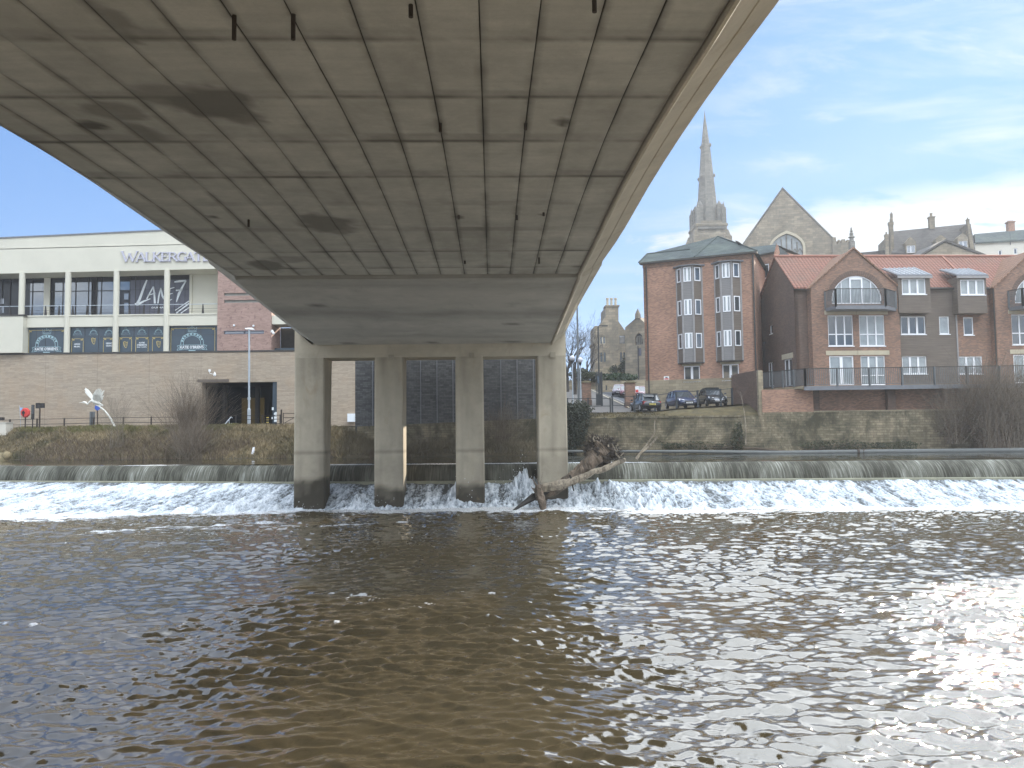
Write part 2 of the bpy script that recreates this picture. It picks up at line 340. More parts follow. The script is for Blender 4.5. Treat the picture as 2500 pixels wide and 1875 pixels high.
class MB:
    def __init__(s, X=None): s.V = []; s.F = []; s.X = X
    def add(s, V, F):
        n = len(s.V)
        for v in V:
            v = Vector(v)
            s.V.append(s.X @ v if s.X is not None else v)
        s.F += [tuple(i+n for i in f) for f in F]; return s
    def hexa(s, p):  # 0-3 bottom loop, 4-7 top loop
        return s.add(p, [(0, 3, 2, 1), (4, 5, 6, 7), (0, 1, 5, 4), (1, 2, 6, 5), (2, 3, 7, 6), (3, 0, 4, 7)])
    def box(s, x0, x1, y0, y1, z0, z1):
        return s.hexa([(x0, y0, z0), (x1, y0, z0), (x1, y1, z0), (x0, y1, z0), (x0, y0, z1), (x1, y0, z1), (x1, y1, z1), (x0, y1, z1)])
    def fbox(s, F, u0, u1, z0, z1, o0, o1):   # box in facade coordinates, o = outward
        if u0 > u1: u0, u1 = u1, u0
        if z0 > z1: z0, z1 = z1, z0
        if o0 > o1: o0, o1 = o1, o0
        return s.hexa([F.pt(u0, z0, o1), F.pt(u1, z0, o1), F.pt(u1, z0, o0), F.pt(u0, z0, o0), F.pt(u0, z1, o1), F.pt(u1, z1, o1), F.pt(u1, z1, o0), F.pt(u0, z1, o0)])
    def beam(s, a, b, w, h=None, up=(0, 0, 1)):
        a, b = Vector(a), Vector(b); h = h or w; d = (b-a).normalized(); up = Vector(up)
        if abs(d.dot(up)) > .95: up = Vector((0, 1, 0))
        x = d.cross(up).normalized()*w/2; y = x.cross(d).normalized()*h/2
        return s.hexa([a-x-y, a+x-y, a+x+y, a-x+y, b-x-y, b+x-y, b+x+y, b-x+y])
    def tube(s, pts, rad, n=6, cap=True):
        pts = [Vector(p) for p in pts]; rad = rad if isinstance(rad, (list, tuple)) else [rad]*len(pts)
        V = []; F = []; pu = None
        for i, p in enumerate(pts):
            d = (pts[min(i+1, len(pts)-1)]-pts[max(i-1, 0)]).normalized()
            u = pu if pu is not None else (Vector((0, 0, 1)) if abs(d.z) < .9 else Vector((1, 0, 0)))
            x = d.cross(u).normalized(); u = x.cross(d).normalized(); pu = u
            for k in range(n):
                a = 2*math.pi*k/n; V.append(p+(x*math.cos(a)+u*math.sin(a))*rad[i])
        for i in range(len(pts)-1):
            for k in range(n):
                k2 = (k+1) % n; F.append((i*n+k, i*n+k2, (i+1)*n+k2, (i+1)*n+k))
        if cap: F.append(tuple(range(n))); F.append(tuple(range(len(V)-1, len(V)-n-1, -1)))
        return s.add(V, F)
    def lathe(s, c, prof, n=16, axis='z'):
        c = Vector(c); V = []; F = []
        for r, z in prof:
            for k in range(n):
                a = 2*math.pi*k/n
                q = (r*math.cos(a), r*math.sin(a), z) if axis == 'z' else ((r*math.cos(a), z, r*math.sin(a)) if axis == 'y' else (z, r*math.cos(a), r*math.sin(a)))
                V.append(c+Vector(q))
        for i in range(len(prof)-1):
            for k in range(n): F.append((i*n+k, i*n+(k+1) % n, (i+1)*n+(k+1) % n, (i+1)*n+k))
        F.append(tuple(range(n-1, -1, -1))); F.append(tuple(range(len(V)-n, len(V))))
        return s.add(V, F)
    def poly(s, P): return s.add(P, [tuple(range(len(P)))])
    def prism(s, P, vec):  # tessellated polygon swept along vec
        P = [Vector(p) for p in P]; vec = Vector(vec); n = len(P)
        T = tessellate_polygon([P])
        F = [tuple(t) for t in T]+[tuple(i+n for i in reversed(t)) for t in T]+[(i, (i+1) % n, (i+1) % n+n, i+n) for i in range(n)]
        return s.add(P+[p+vec for p in P], F)
    def wall(s, F, outer, holes=(), off=0., thick=.3, rev=.14):
        loops = [outer]+[list(h) for h in holes]
        L3 = [[Vector((u, z, 0)) for u, z in lp] for lp in loops]
        T = tessellate_polygon(L3); flat = [q for lp in loops for q in lp]
        # orient faces outward
        nv = F.n
        V = [F.pt(u, z, off) for u, z in flat]; Fs = []
        for t in T:
            a, b, c = (V[i] for i in t)
            Fs.append(tuple(t) if (b-a).cross(c-a).dot(nv) > 0 else tuple(reversed(t)))
        s.add(V, Fs)
        for li, lp in enumerate(loops):
            d = thick if li == 0 else rev; n = len(lp)
            s.add([F.pt(u, z, off) for u, z in lp]+[F.pt(u, z, off-d) for u, z in lp], [(i, (i+1) % n, (i+1) % n+n, i+n) for i in range(n)])
        return s
    def build(s, name, material, parent=None, smooth=False, label=None, **k):
        o = link_mesh(name, [tuple(v) for v in s.V], s.F, material, parent, smooth, **k)
        if label: o['label'] = label
        return o
class Facade:
    def __init__(s, p, q):
        s.o = Vector((p[0], p[1], 0)); d = Vector((q[0]-p[0], q[1]-p[1], 0)); s.len = d.length; s.d = d.normalized()
        s.n = Vector((s.d.y, -s.d.x, 0))
    def pt(s, u, z, off=0.): v = s.o+s.d*u+s.n*off; return Vector((v.x, v.y, z))
    def uz(s, px, py, off=0.):
        r = ray(px, py); o = s.o+s.n*off; t = (o-CAM).dot(s.n)/r.dot(s.n); P = CAM+r*t
        return (P-s.o).dot(s.d), P.z
    def rect(s, x0, y0, x1, y1, off=0.):
        xm, ym = (x0+x1)/2, (y0+y1)/2
        a = s.uz(x0, ym, off)[0]; b = s.uz(x1, ym, off)[0]; zt = s.uz(xm, y0, off)[1]; zb = s.uz(xm, y1, off)[1]
        return min(a, b), max(a, b), zb, zt
def RL(r): return [(r[0], r[2]), (r[1], r[2]), (r[1], r[3]), (r[0], r[3])]
def arch(r, rise, n=8):
    u0, u1, z0, z1 = r; P = [(u0, z0), (u1, z0)]
    for i in range(n+1):
        a = math.pi*i/n; P.append(((u0+u1)/2+(u1-u0)/2*math.cos(a), z1-rise+rise*math.sin(a)))
    return P
def window(F, parent, r, lights=3, transom=None, off=0., rev=.12, glass='glass', fw=.07, mw=.11, sill=True, frame='upvc', name='window'):
    u0, u1, z0, z1 = r; m = MB(); a, b = off-rev-.03, off-rev+.05
    m.fbox(F, u0, u0+fw, z0, z1, a, b); m.fbox(F, u1-fw, u1, z0, z1, a, b)
    m.fbox(F, u0+fw, u1-fw, z0, z0+fw, a, b); m.fbox(F, u0+fw, u1-fw, z1-fw, z1, a, b)
    for i in range(1, lights):
        c = u0+(u1-u0)*i/lights; m.fbox(F, c-mw/2, c+mw/2, z0+fw, z1-fw, a+.001, b+.003)
    if transom is not None:
        zt = z0+(z1-z0)*transom; m.fbox(F, u0+fw, u1-fw, zt-.04, zt+.04, a+.002, b+.001)
    w = m.build(name, frame, parent)
    g = MB(); g.fbox(F, u0+fw*.5, u1-fw*.5, z0+fw*.5, z1-fw*.5, a+.005, off-rev); g.build('pane', glass, w)
    if sill:
        q = MB(); q.fbox(F, u0-.05, u1+.05, z0-.07, z0-.002, off-rev, off+.05); q.build('sill', 'upvc', w)
    return w

# seamless random height patches by inverse FFT
def patch(N, L, lo, hi, slope=2.0, ky=1.0, seed=0):
    rg = np.random.default_rng(seed); k = np.fft.fftfreq(N, L/N)*2*math.pi
    kx, kyy = np.meshgrid(k, k); kk = np.hypot(kx, kyy)+1e-9
    amp = kk**(-slope)*np.exp(-(lo/kk)**4)*np.exp(-(kk/hi)**2)
    if ky != 1.0: amp = amp*(np.abs(kyy)/kk)**ky
    amp[0, 0] = 0
    h = np.fft.ifft2(amp*np.exp(2j*math.pi*rg.random((N, N)))).real
    return (h/h.std(), L)
def samp(pt, x, y):
    h, L = pt; N = h.shape[0]; X = (x/L*N) % N; Y = (y/L*N) % N
    i = X.astype(int); j = Y.astype(int); fx = X-i; fy = Y-j; i %= N; j %= N; i2 = (i+1) % N; j2 = (j+1) % N
    return (h[j, i]*(1-fx)+h[j, i2]*fx)*(1-fy)+(h[j2, i]*(1-fx)+h[j2, i2]*fx)*fy
def gridfaces(nr, nc):
    r, c = np.meshgrid(np.arange(nr-1), np.arange(nc-1), indexing='ij'); a = (r*nc+c).ravel()
    return np.stack([a, a+1, a+nc+1, a+nc], 1)
CLD = patch(512, 24, .3, 60, 1.6, seed=3)      # general mottling, rms 1

# ================================================================== BRIDGE
BA = R_(-1.5); bu = Vector((math.cos(BA), -math.sin(BA), 0)); bv = Vector((math.sin(BA), math.cos(BA), 0))
def BP(u, v, z): p = bu*u+bv*v; return Vector((p.x, p.y, z))
HV = [-20, 0, 6, 12.1, 14.6, 17.1, 19.6, 22.1, 24.6, 27.1, 29.6, 30.8]; HH = [5.0, 5.7, 6.05, 6.28, 6.44, 6.53, 6.55, 6.52, 6.42, 6.33, 6.28, 6.26]
def hsoff(v): return CAMZ+float(np.interp(v, HV, HH))
bridge = thing('bridge', 'wide concrete road bridge on four rectangular legs spanning the river above the weir', 'bridge', BP(-3.5, 45.5, 0))
# stains in bridge coordinates from the photo: u, v, ru, rv, strength
def sof(px, py):
    v = 20.
    for _ in range(50):
        P = atz(px, py, hsoff(v)); v = P.dot(bv)
    return P.dot(bu), v
ST = []
for px, py, wpx, hpx, s in [(540, 250, 110, 45, .8), (480, 235, 130, 30, .55), (600, 285, 60, 30, .7), (290, 275, 70, 22, .6), (345, 320, 30, 25, .7), (222, 306, 30, 10, 1.), (285, 50, 45, 35, .6), (215, 10, 40, 22, .55), (315, 90, 30, 18, .6),
                           (785, 545, 65, 26, .75), (830, 560, 35, 18, .6), (652, 648, 40, 13, .75), (522, 530, 20, 7, .9), (525, 236, 70, 6, .5), (1375, 298, 22, 11, .9), (1119, 530, 12, 4, .8), (1327, 524, 9, 5, .8), (700, 635, 40, 8, .45), (430, 432, 50, 6, .5), (150, 90, 90, 12, .35), (1690, 120, 18, 60, .3)]:
    u, v = sof(px, py); u2, _ = sof(px+wpx, py); _, v2 = sof(px, py-hpx); ST.append((u, v, abs(u2-u), abs(v-v2), s))
US = np.array([-10.25, -9.55, -8.6, -7.66, -6.75, -5.82, -4.86, -3.87, -2.96, -2.01, -1.06, -.13, .78, 1.72, 2.62, 3.55])
vs = np.concatenate([np.arange(-20, 8, 1.0), np.arange(8, 30.8, .14), [30.8]])
V = []; Fq = []; A = []; UVs = []
for k in range(len(US)-1):
    a, b = US[k], US[k+1]
    edge = [(a+.007, .022), (a+.02, 0)]+[(x, 0) for x in np.linspace(a+.16, b-.16, 5)]+[(b-.02, 0), (b-.007, .022)]
    base = len(V); nc = len(edge)
    for v in vs:
        dzb = (((k*37) % 11)/11-.5)*.012
        for (u, dzz) in edge:
            V.append(BP(u, v, hsoff(v)+dzz+dzb)); UVs.append((u+k*3.3, v))
            g = 0.
            jt = min(abs((v-12.08) % 2.5), 2.5-abs((v-12.08) % 2.5))
            j2 = abs(((v-12.08+.32) % 2.5))
            g = .09*((k*7919+int((v-12.08)//2.5)*104729) % 97)/97
            if jt < .055: g = max(g, .6)
            elif ((v-12.08) % 2.5) > 2.1: g = max(g, .22)
            if dzz > 0: g = max(g, .8)
            elif abs(u-a) < .05 or abs(u-b) < .05: g = max(g, .35)
            A.append(g)
    for i in range(len(vs)-1):
        for j in range(nc-1): q = base+i*nc+j; Fq.append((q, q+nc, q+nc+1, q+1))
V = np.array([tuple(x) for x in V]); A = np.array(A); uu = V@np.array(bu); vv = V@np.array(bv)
wob = samp(CLD, uu*2.2+40, vv*2.2)*.22; wob2 = samp(CLD, uu*.7+7, vv*.35)
A = np.maximum(A*(1+.4*samp(CLD, uu*3, vv*3)), 0)
for (u, v, ru, rv, s) in ST:
    d = np.sqrt(((uu-u)/ru)**2+((vv-v)/rv)**2)+wob; A = np.maximum(A, s*np.clip((1.12-d)/.4, 0, 1))
A = np.clip(A+np.clip(wob2-.9, 0, 1)*.18, 0, 1)
# soffit strips and the mass of the deck above them
link_mesh('soffit', V, np.array(Fq, dtype=np.int32), 'soffit', bridge, uvs=UVs, attr=A)
def prof_slab(name, vsamp, sec, material, tone_mask=None):
    """sweep a closed cross-section sec(v) = [(u, z)...] along v"""
    m = MB(); n = len(sec(vsamp[0])); V = []; F = []
    for v in vsamp:
        for (u, z) in sec(v): V.append(BP(u, v, z))
    for i in range(len(vsamp)-1):
        for j in range(n): F.append((i*n+j, i*n+(j+1) % n, (i+1)*n+(j+1) % n, (i+1)*n+j))
    F.append(tuple(range(n-1, -1, -1))); F.append(tuple(range(len(V)-n, len(V))))
    m.add(V, F); VV = np.array([tuple(v) for v in m.V])
    return m.build(name, material, bridge, attr=(tone_mask(VV) if tone_mask else np.zeros(len(m.V))))
vd_ = list(np.arange(-20, 30.8, 2.0))+[30.8]
prof_slab('deck', vd_+[62], lambda v: [(-10.24, hsoff(v)+.06), (3.54, hsoff(v)+.06), (4.38, max(hsoff(v), 10.86)+.5), (4.38, hsoff(v)+1.3), (-11.3, hsoff(v)+1.3), (-11.3, hsoff(v)+.66)], 'joint')
# right edge: thin nib, sloping cantilever with a groove; left edge cantilever
zh = lambda v: CAMZ+5.09+(45.5-v)/(45.5-31.0)*(6.15-5.09)
zlow = lambda v: hsoff(v) if v <= 30.8 else (zh(v) if v <= 45.5 else CAMZ+5.09+min(1.1, (v-45.5)*.07))
vall = vd_+[31.0, 33, 36, 39, 42, 45.5, 49, 53, 57, 62]
def groove(VV): return np.zeros(len(VV))
for (nm, a, b, mt) in [('edge_nib', 3.56, 3.66, 'pier')]:
    prof_slab(nm, vall, lambda v: [(3.56, zlow(v)-.12), (3.62, zlow(v)-.13), (3.73, zlow(v)+.03), (3.56, zlow(v)+.35)], 'pier')
cant = [(3.72, .02), (4.09, .258), (4.10, .29), (4.115, .29), (4.125, .28), (4.44, .50), (4.44, 1.35), (3.72, 1.35)]
wid = lambda v: float(np.interp(v, [27, 38], [.20, -.08]))
prof_slab('edge_beam', vall, lambda v: [(a+wid(v)*(max(0, a-4.0)/.44), zlow(v)+z if z < 1 else hsoff(min(v, 30.8))+z) for a, z in cant], 'pier')
prof_slab('edge_beam', vall, lambda v: [(-10.27, zlow(v)+.0), (-10.27, zlow(v)+.6), (-11.34, hsoff(min(v, 30.8))+1.35), (-11.34, zlow(v)+.66)], 'haunch')
# haunch
hv = list(np.linspace(31.06, 45.5, 30)); hu = np.linspace(-10.35, 3.54, 50); V = []; UVh = []
for v in hv:
    for u in hu: V.append(BP(u, v, zh(v))); UVh.append((u*.5, v))
Vn = np.array([tuple(x) for x in V]); uu = Vn@np.array(bu); vv = Vn@np.array(bv)
wb = samp(CLD, uu, vv*2); A = np.clip(.12+.16*samp(CLD, uu*.25+9, vv*2.2), 0, .5)
for px, py, r_ in [(775, 745, .25), (1247, 745, .35), (1250, 790, .25), (1250, 834, .55), (850, 838, .3), (1055, 836, .2)]:
    P = aty(px, py, 40); 
    for _ in range(20): P = atz(px, py, zh(P.dot(bv)))
    A = np.maximum(A, .8*np.clip(1.3-np.hypot((uu-P.dot(bu))/(r_*1.6), (vv-P.dot(bv))/r_)-wb*.2, 0, 1))
link_mesh('haunch', Vn, gridfaces(30, 50), 'haunch', bridge, uvs=UVh, attr=A)
m = MB(); m.hexa([BP(-10.35, 31.06, zh(31.06)+.01), BP(3.54, 31.06, zh(31.06)+.01), BP(3.54, 45.4, zh(45.4)+.02), BP(-10.35, 45.4, zh(45.4)+.02)]+[BP(-10.35, 31.06, 11.3), BP(3.54, 31.06, 11.3), BP(3.54, 45.4, 11.3), BP(-10.35, 45.4, 11.3)])
m.build('web', 'haunch', bridge, attr=np.zeros(8))
# pier: legs tapering in depth, cross beam above them
zc = CAMZ+5.1; ztopb = CAMZ+4.33
legs = [(-11.62, -9.88), (-6.93, -5.28), (-2.15, -.52), (2.72, 4.42)]
for i, (a, b) in enumerate(legs):
    n = 60; V = []; F = []; UVl = []
    ztop = ztopb
    c = .07
    for k in range(n+1):
        t = k/n; z = -1.2+(ztop+1.2)*t; w0 = 45.52+0*(1-t); w1 = 46.9+.85*t; gr = .04*(1-t)
        ring = []
        pl = [(a-gr, w0+c), (a-gr+c, w0)]+[(x, w0) for x in np.linspace(a+.2, b-.2, 9)]+[(b+gr-c, w0), (b+gr, w0+c)]+[(b+gr, x) for x in np.linspace(w0+.3, w1-.3, 4)]+[(b+gr, w1-c), (b+gr-c, w1), (a-gr+c, w1), (a-gr, w1-c)]
        for (u, v) in pl: V.append(BP(u, v, z)); UVl.append(((u if v < w0+.1 else v)*4, z*.3+i*5))
    q = len(pl)
    for k in range(n):
        for j in range(q): F.append((k*q+j, k*q+(j+1) % q, (k+1)*q+(j+1) % q, (k+1)*q+j))
    Vn = np.array([tuple(x) for x in V]); z = Vn[:, 2]; uu = Vn@np.array(bu); vv = Vn@np.array(bv)
    w = samp(CLD, uu*1.3+i*5, vv*1.3+z*.9); w2 = samp(CLD, uu*4+i*5+vv*4, z*.25)
    wl_ = [1.9, 1.6, 1.5, 1.4][i]
    A = .92*np.clip((wl_-z+w*.16)/.35, 0, 1)*np.where(z < .7+w*.15, 1, .68)+.16*np.clip((3.3-z+w*.3)/.5, 0, 1)+np.clip(w2*.11-.02, 0, .3)+np.clip(w*.07, 0, .25)
    A = A+.3*(np.abs(z-3.35) < .05)
    if i == 3: A += np.clip(.30-np.abs(uu-(3.4+.12*samp(CLD, z*.4, z*0))), 0, .3)*(z > 3)*.6
    link_mesh('pier_leg', Vn, F, 'pier', bridge, uvs=UVl, attr=np.clip(A, 0, .95))
m = MB(); 
m.hexa([BP(-10.6, 45.522, ztopb+.002), BP(3.6, 45.522, ztopb+.002), BP(3.6, 47.7, ztopb+.002), BP(-10.6, 47.7, ztopb+.002), BP(-10.6, 45.522, zc+.02), BP(3.6, 45.522, zc+.02), BP(3.6, 47.7, 11.), BP(-10.6, 47.7, 11.)])
# solid end cheeks rising beside the haunch
for a, b, s in ((-11.62, -10.6, -1), (3.6, 4.42, 1)):
    zi, zo = (zc+.02, zc+.9) if s > 0 else (zc+.9, zc+.02)
    m.hexa([BP(a, 45.522, ztopb+.002), BP(b, 45.522, ztopb+.002), BP(b, 47.72, ztopb+.002), BP(a, 47.72, ztopb+.002), BP(a, 45.522, zi), BP(b, 45.522, zo), BP(b, 47.72, zo), BP(a, 47.72, zi)])
m.build('cross_beam', 'pier', bridge, attr=np.zeros(len(m.V)))
for px, py in [(956, 873), (1151, 868), (1350, 866)]:
    P = aty(px, py, 45.4); m = MB(); u = P.dot(bu); z = P.z
    f = Facade(BP(0, 45.5, 0).xy, BP(1, 45.5, 0).xy)
    m.fbox(f, u-.16, u+.16, z-.16, z+.16, .0, .09); o = m.build('junction_box', 'pier', bridge, attr=np.full(8, .25))
# drip pipes hanging from the soffit
for px, py0, py1 in [(572, 38, 97), (716, 36, 97), (1003, 11, 42), (1451, 0, 30), (607, 536, 554), (1075, 301, 322), (1283, 301, 317), (1262, 526, 537), (1120, 526, 535), (1327, 519, 527), (1135, 637, 644), (1316, 629, 644)]:
    u, v = sof(px, py0); P = BP(u, v, hsoff(v)); d = ray(px, py1); t = P.y/d.y; z1 = CAMZ+d.z*t
    MB().tube([P+Vector((0, 0, .05)), P, Vector((P.x, P.y, min(z1, P.z-.08)))], .035, 8).build('drip_pipe', 'rust', bridge)
# parapets with rails on top of the deck
for u in (-11.2, 4.28):
    m = MB()
    for a, b in zip(vall[:-1], vall[1:]):
        za, zb = hsoff(min(a, 30.8))+1.3, hsoff(min(b, 30.8))+1.3
        m.hexa([BP(u-.12, a, za), BP(u+.12, a, za), BP(u+.12, b, zb), BP(u-.12, b, zb), BP(u-.12, a, za+.35), BP(u+.12, a, za+.35), BP(u+.12, b, zb+.35), BP(u-.12, b, zb+.35)])
    m.build('parapet', 'pier', bridge, attr=np.zeros(len(m.V)))
# abutment wall of dark slate panels
FA = Facade(BP(-12.3, 64.5, 0).xy, BP(12, 64.5, 0).xy)
ab = thing('abutment', 'tall dark slate clad abutment wall seen between the bridge legs', 'abutment wall', FA.pt(8, 4, 0))
ua = FA.uz(867, 950)[0]
m = MB(); m.wall(FA, [(ua, 3.9), (16.9, 3.9), (16.9, 10.9), (ua, 10.9)], off=0, thick=1.5); m.build('cladding', 'slate_panel', ab)
for px in (910, 1027, 1067, 1106, 1223, 1263, 1303): 
    u = FA.uz(px, 950)[0]; MB().fbox(FA, u-.04, u+.04, 3.95, 10.9, .0, .06).build('cover_strip', 'lead', ab)

# ================================================================== WATER
XC = np.array([-75, -36, -14.2, 0, 11, 29.3, 60]); YC = np.array([57, 54, 48.9, 47.6, 46.9, 45.2, 43.5])
XB = np.array([-75, -29, -15, -12.2, 4.7, 6.5, 10, 27.4, 60]); YB = np.array([43.0, 43.6, 44.8, 45.35, 45.35, 44.0, 43.0, 41.9, 41.])
yc = lambda x: np.interp(x, XC, YC); yb = lambda x: np.interp(x, XB, YB)
P1 = patch(1024, 23.3, 3.6, 22, 1.2, 3.0, 1); P2 = patch(1024, 11.7, 9, 60, 1.25, 1.6, 2); P3 = patch(512, 61, .5, 4, 1.6, .8, 5)
nr, nc = 760, 1250
Yr = 4.0*np.exp(np.linspace(0, math.log(46.5/4.0), nr)); S = np.linspace(-1, 1, nc)
XX = S[None, :]*(7+.98*Yr[:, None]); YY = np.broadcast_to(Yr[:, None], XX.shape)
dist = yb(XX)-YY
turb = np.exp(-np.clip(dist, 0, 99)/4.0)
wx = XX+.15*samp(P3, XX, YY); 
Z = .0215*samp(P1, wx*1.35, YY*1.35)*(1+.35*samp(P3, XX+9, YY*.8).clip(-1, 1.5))+.0075*samp(P2, XX, YY)*(1+.4*samp(P3, XX*.6+20, YY*.6)).clip(.3, 2)+.02*samp(P3, XX, YY)+turb*(.035*samp(P2, XX*.45, YY*.45)+.03*samp(P1, XX, YY*1.3))
# foam along the weir foot, streaks trailing off it; white flecks paint wave glints
f1 = samp(CLD, XX*.9, YY*2.2); f2 = samp(CLD, XX*.28+4, YY*1.3+3); f3 = samp(CLD, XX*4.1, YY*6)
foam = np.clip((1.0-dist/1.5+f1*.30)/.45, 0, 1)
reach = np.interp(XX, [-40, -20, -6, 3, 30], [3.2, 5.2, 4.6, 3.0, 2.4])
foam = np.maximum(foam, np.clip((f2*.7+f1*.45-.95+np.clip(1.5-1.5*dist/reach, -3, 1.0))/.35, 0, 1)*(dist < reach*1.9))
for (a, b), tx, ty in (((-17.8, 37.4), 6.8, 7.4), ((-9.4, 37.4), 4.2, 4.3), ((-30, 41.2), 8., 1.5)):
    t = np.clip((XX-a)/tx, 0, 1); dl = np.abs(YY-(b+t*ty*.35+.25*f2))*1.3; foam = np.maximum(foam, np.clip((.08-dl+f1*.26+f3*.14)/.22, 0, 1)*((XX > a) & (XX < a+tx)))
glint = samp(CLD, XX*6.5+3, YY*8.5+7)
glint_zone = np.exp(-(((XX+3.8)/4.2)**2+((YY-21)/2.0)**2))*.9+np.exp(-(((XX+12)/4)**2+((YY-19)/1.5)**2))*.5+np.exp(-np.clip(dist-2, 0, 99)/6.)*.85*(.75+.35*f2)
foam = np.maximum(foam, np.clip((glint-4.2+glint_zone*3.15)/.3, 0, 1)*.9)  # flecks paint wave-tip glints in the foam colour
Z = Z+foam*.012
WV = np.stack([XX, YY, Z], -1).reshape(-1, 3)
def water_mat(name, deep, foamcol=(.78, .8, .82)):
    m = bpy.data.materials.new(name); m.use_nodes = True; N = m.node_tree.nodes; L = m.node_tree.links; b = N['Principled BSDF']
    b.inputs['Roughness'].default_value = .035; b.inputs['IOR'].default_value = 2.1
    at = N.new('ShaderNodeAttribute'); at.attribute_name = 'stain'
    geo = N.new('ShaderNodeNewGeometry'); n1 = N.new('ShaderNodeTexNoise'); L.new(geo.outputs['Position'], n1.inputs['Vector'])
    n1.inputs['Scale'].default_value = 9; n1.inputs['Detail'].default_value = 6; n1.inputs['Roughness'].default_value = .6
    mp = N.new('ShaderNodeMapping'); L.new(geo.outputs['Position'], mp.inputs[0]); mp.inputs['Scale'].default_value = (1, 1.8, 1)
    n2 = N.new('ShaderNodeTexNoise'); L.new(mp.outputs[0], n2.inputs['Vector']); n2.inputs['Scale'].default_value = 2.2; n2.inputs['Detail'].default_value = 3
    ad = N.new('ShaderNodeMath'); ad.operation = 'ADD'; ml = N.new('ShaderNodeMath'); ml.operation = 'MULTIPLY'; ml.inputs[1].default_value = .25
    L.new(n1.outputs[0], ml.inputs[0]); L.new(ml.outputs[0], ad.inputs[0]); L.new(n2.outputs[0], ad.inputs[1])
    bp = N.new('ShaderNodeBump'); bp.inputs['Strength'].default_value = .35; bp.inputs['Distance'].default_value = .03; L.new(ad.outputs[0], bp.inputs['Height']); L.new(bp.outputs[0], b.inputs['Normal'])
    n3 = N.new('ShaderNodeTexNoise'); L.new(geo.outputs['Position'], n3.inputs['Vector']); n3.inputs['Scale'].default_value = 14; n3.inputs['Detail'].default_value = 4
    mr = N.new('ShaderNodeMapRange'); L.new(n3.outputs[0], mr.inputs[0]); mr.inputs[1].default_value = .3; mr.inputs[2].default_value = .6; mr.inputs[3].default_value = .35; mr.inputs[4].default_value = 1.
    fm = N.new('ShaderNodeMath'); fm.operation = 'MULTIPLY'; L.new(at.outputs['Fac'], fm.inputs[0]); L.new(mr.outputs[0], fm.inputs[1])
    mixn = N.new('ShaderNodeMix'); mixn.data_type = 'RGBA'; L.new(fm.outputs[0], mixn.inputs[0]); mixn.inputs[6].default_value = (*deep, 1); mixn.inputs[7].default_value = (*foamcol, 1); L.new(mixn.outputs[2], b.inputs['Base Color'])
    rr = N.new('ShaderNodeMapRange'); L.new(fm.outputs[0], rr.inputs[0]); rr.inputs[3].default_value = .035; rr.inputs[4].default_value = .6; L.new(rr.outputs[0], b.inputs['Roughness'])
    M[name] = m
water_mat('river', (.072, .054, .027)); water_mat('river_up', (.03, .028, .016))
o = link_mesh('river', WV, gridfaces(nr, nc), 'river', smooth=True, uvs=False, origin=(0, 0, 0), attr=foam.ravel()); tag(o, 'brown rippled river water below the weir', 'river', kind='structure')
# upper water from the weir crest to the far banks, bending over the crest
xs = np.linspace(-110, 90, 500); T = np.concatenate([np.linspace(0, 1, 12)[:-1]*.04, np.linspace(.04, 1, 60)])
Xu = np.broadcast_to(xs[None, :], (len(T), len(xs))); Yu = yc(Xu)+.02+T[:, None]*(78-yc(Xu))
Zu = 2.5+.006*samp(P2, Xu, Yu)+.006*samp(P1, Xu, Yu)-.05*np.exp(-(Yu-yc(Xu))/.25)
fu = np.clip((samp(CLD, Xu*.6, Yu*3)-.9+1.2*np.exp(-np.abs(Xu-8)/5.))/.5, 0, 1)*np.exp(-((Yu-yc(Xu)-.3)/.4)**2)*.8
o = link_mesh('upper_river', np.stack([Xu, Yu, Zu], -1).reshape(-1, 3), gridfaces(len(T), len(xs)), 'river_up', smooth=True, uvs=False, origin=(0, 0, 0), attr=fu.ravel()); tag(o, 'dark smooth river water above the weir crest', 'river', kind='structure')

# ================================================================== WEIR
weir = thing('weir', 'long stepped weir with water falling over its crest into white foam', 'weir', (0, 47, 0))
PS = patch(1024, 14, 5, 90, 1.2, seed=21); PW = patch(1024, 20, 2.5, 60, 1.5, seed=22)
def streak_mat(name, ca, cb, cc_, sx, lo, hi):
    m = bpy.data.materials.new(name); m.use_nodes = True; N = m.node_tree.nodes; L = m.node_tree.links; b = N['Principled BSDF']
    at = N.new('ShaderNodeAttribute'); at.attribute_name = 'stain'; rp = N.new('ShaderNodeValToRGB'); L.new(at.outputs['Fac'], rp.inputs[0])
    e = rp.color_ramp.elements; e[0].position = lo; e[0].color = (*ca, 1); e[1].position = hi; e[1].color = (*cc_, 1); q = rp.color_ramp.elements.new((lo+hi)/2); q.color = (*cb, 1)
    L.new(rp.outputs[0], b.inputs['Base Color']); b.inputs['Roughness'].default_value = sx; b.inputs['Specular IOR Level'].default_value = .25; b.inputs['IOR'].default_value = 1.33
    n = N.new('ShaderNodeTexNoise'); g = N.new('ShaderNodeNewGeometry'); L.new(g.outputs['Position'], n.inputs['Vector']); n.inputs['Scale'].default_value = 11; n.inputs['Detail'].default_value = 5
    bp = N.new('ShaderNodeBump'); bp.inputs['Strength'].default_value = .5; bp.inputs['Distance'].default_value = .04; L.new(n.outputs[0], bp.inputs['Height']); L.new(bp.outputs[0], b.inputs['Normal'])
    M[name] = m
streak_mat('fall', (.05, .048, .036), (.15, .148, .12), (.34, .345, .31), .6, .15, .85)
streak_mat('white_water', (.09, .095, .095), (.40, .44, .48), (.74, .77, .80), .75, .05, .85)
xs = np.linspace(-75, 60, 4200); T = np.linspace(0, 1, 16)
PF = patch(1024, 9, 22, 220, .5, seed=31)
Xf = np.broadcast_to(xs[None, :], (16, 4200)).copy(); Tf = np.broadcast_to(T[:, None], Xf.shape)
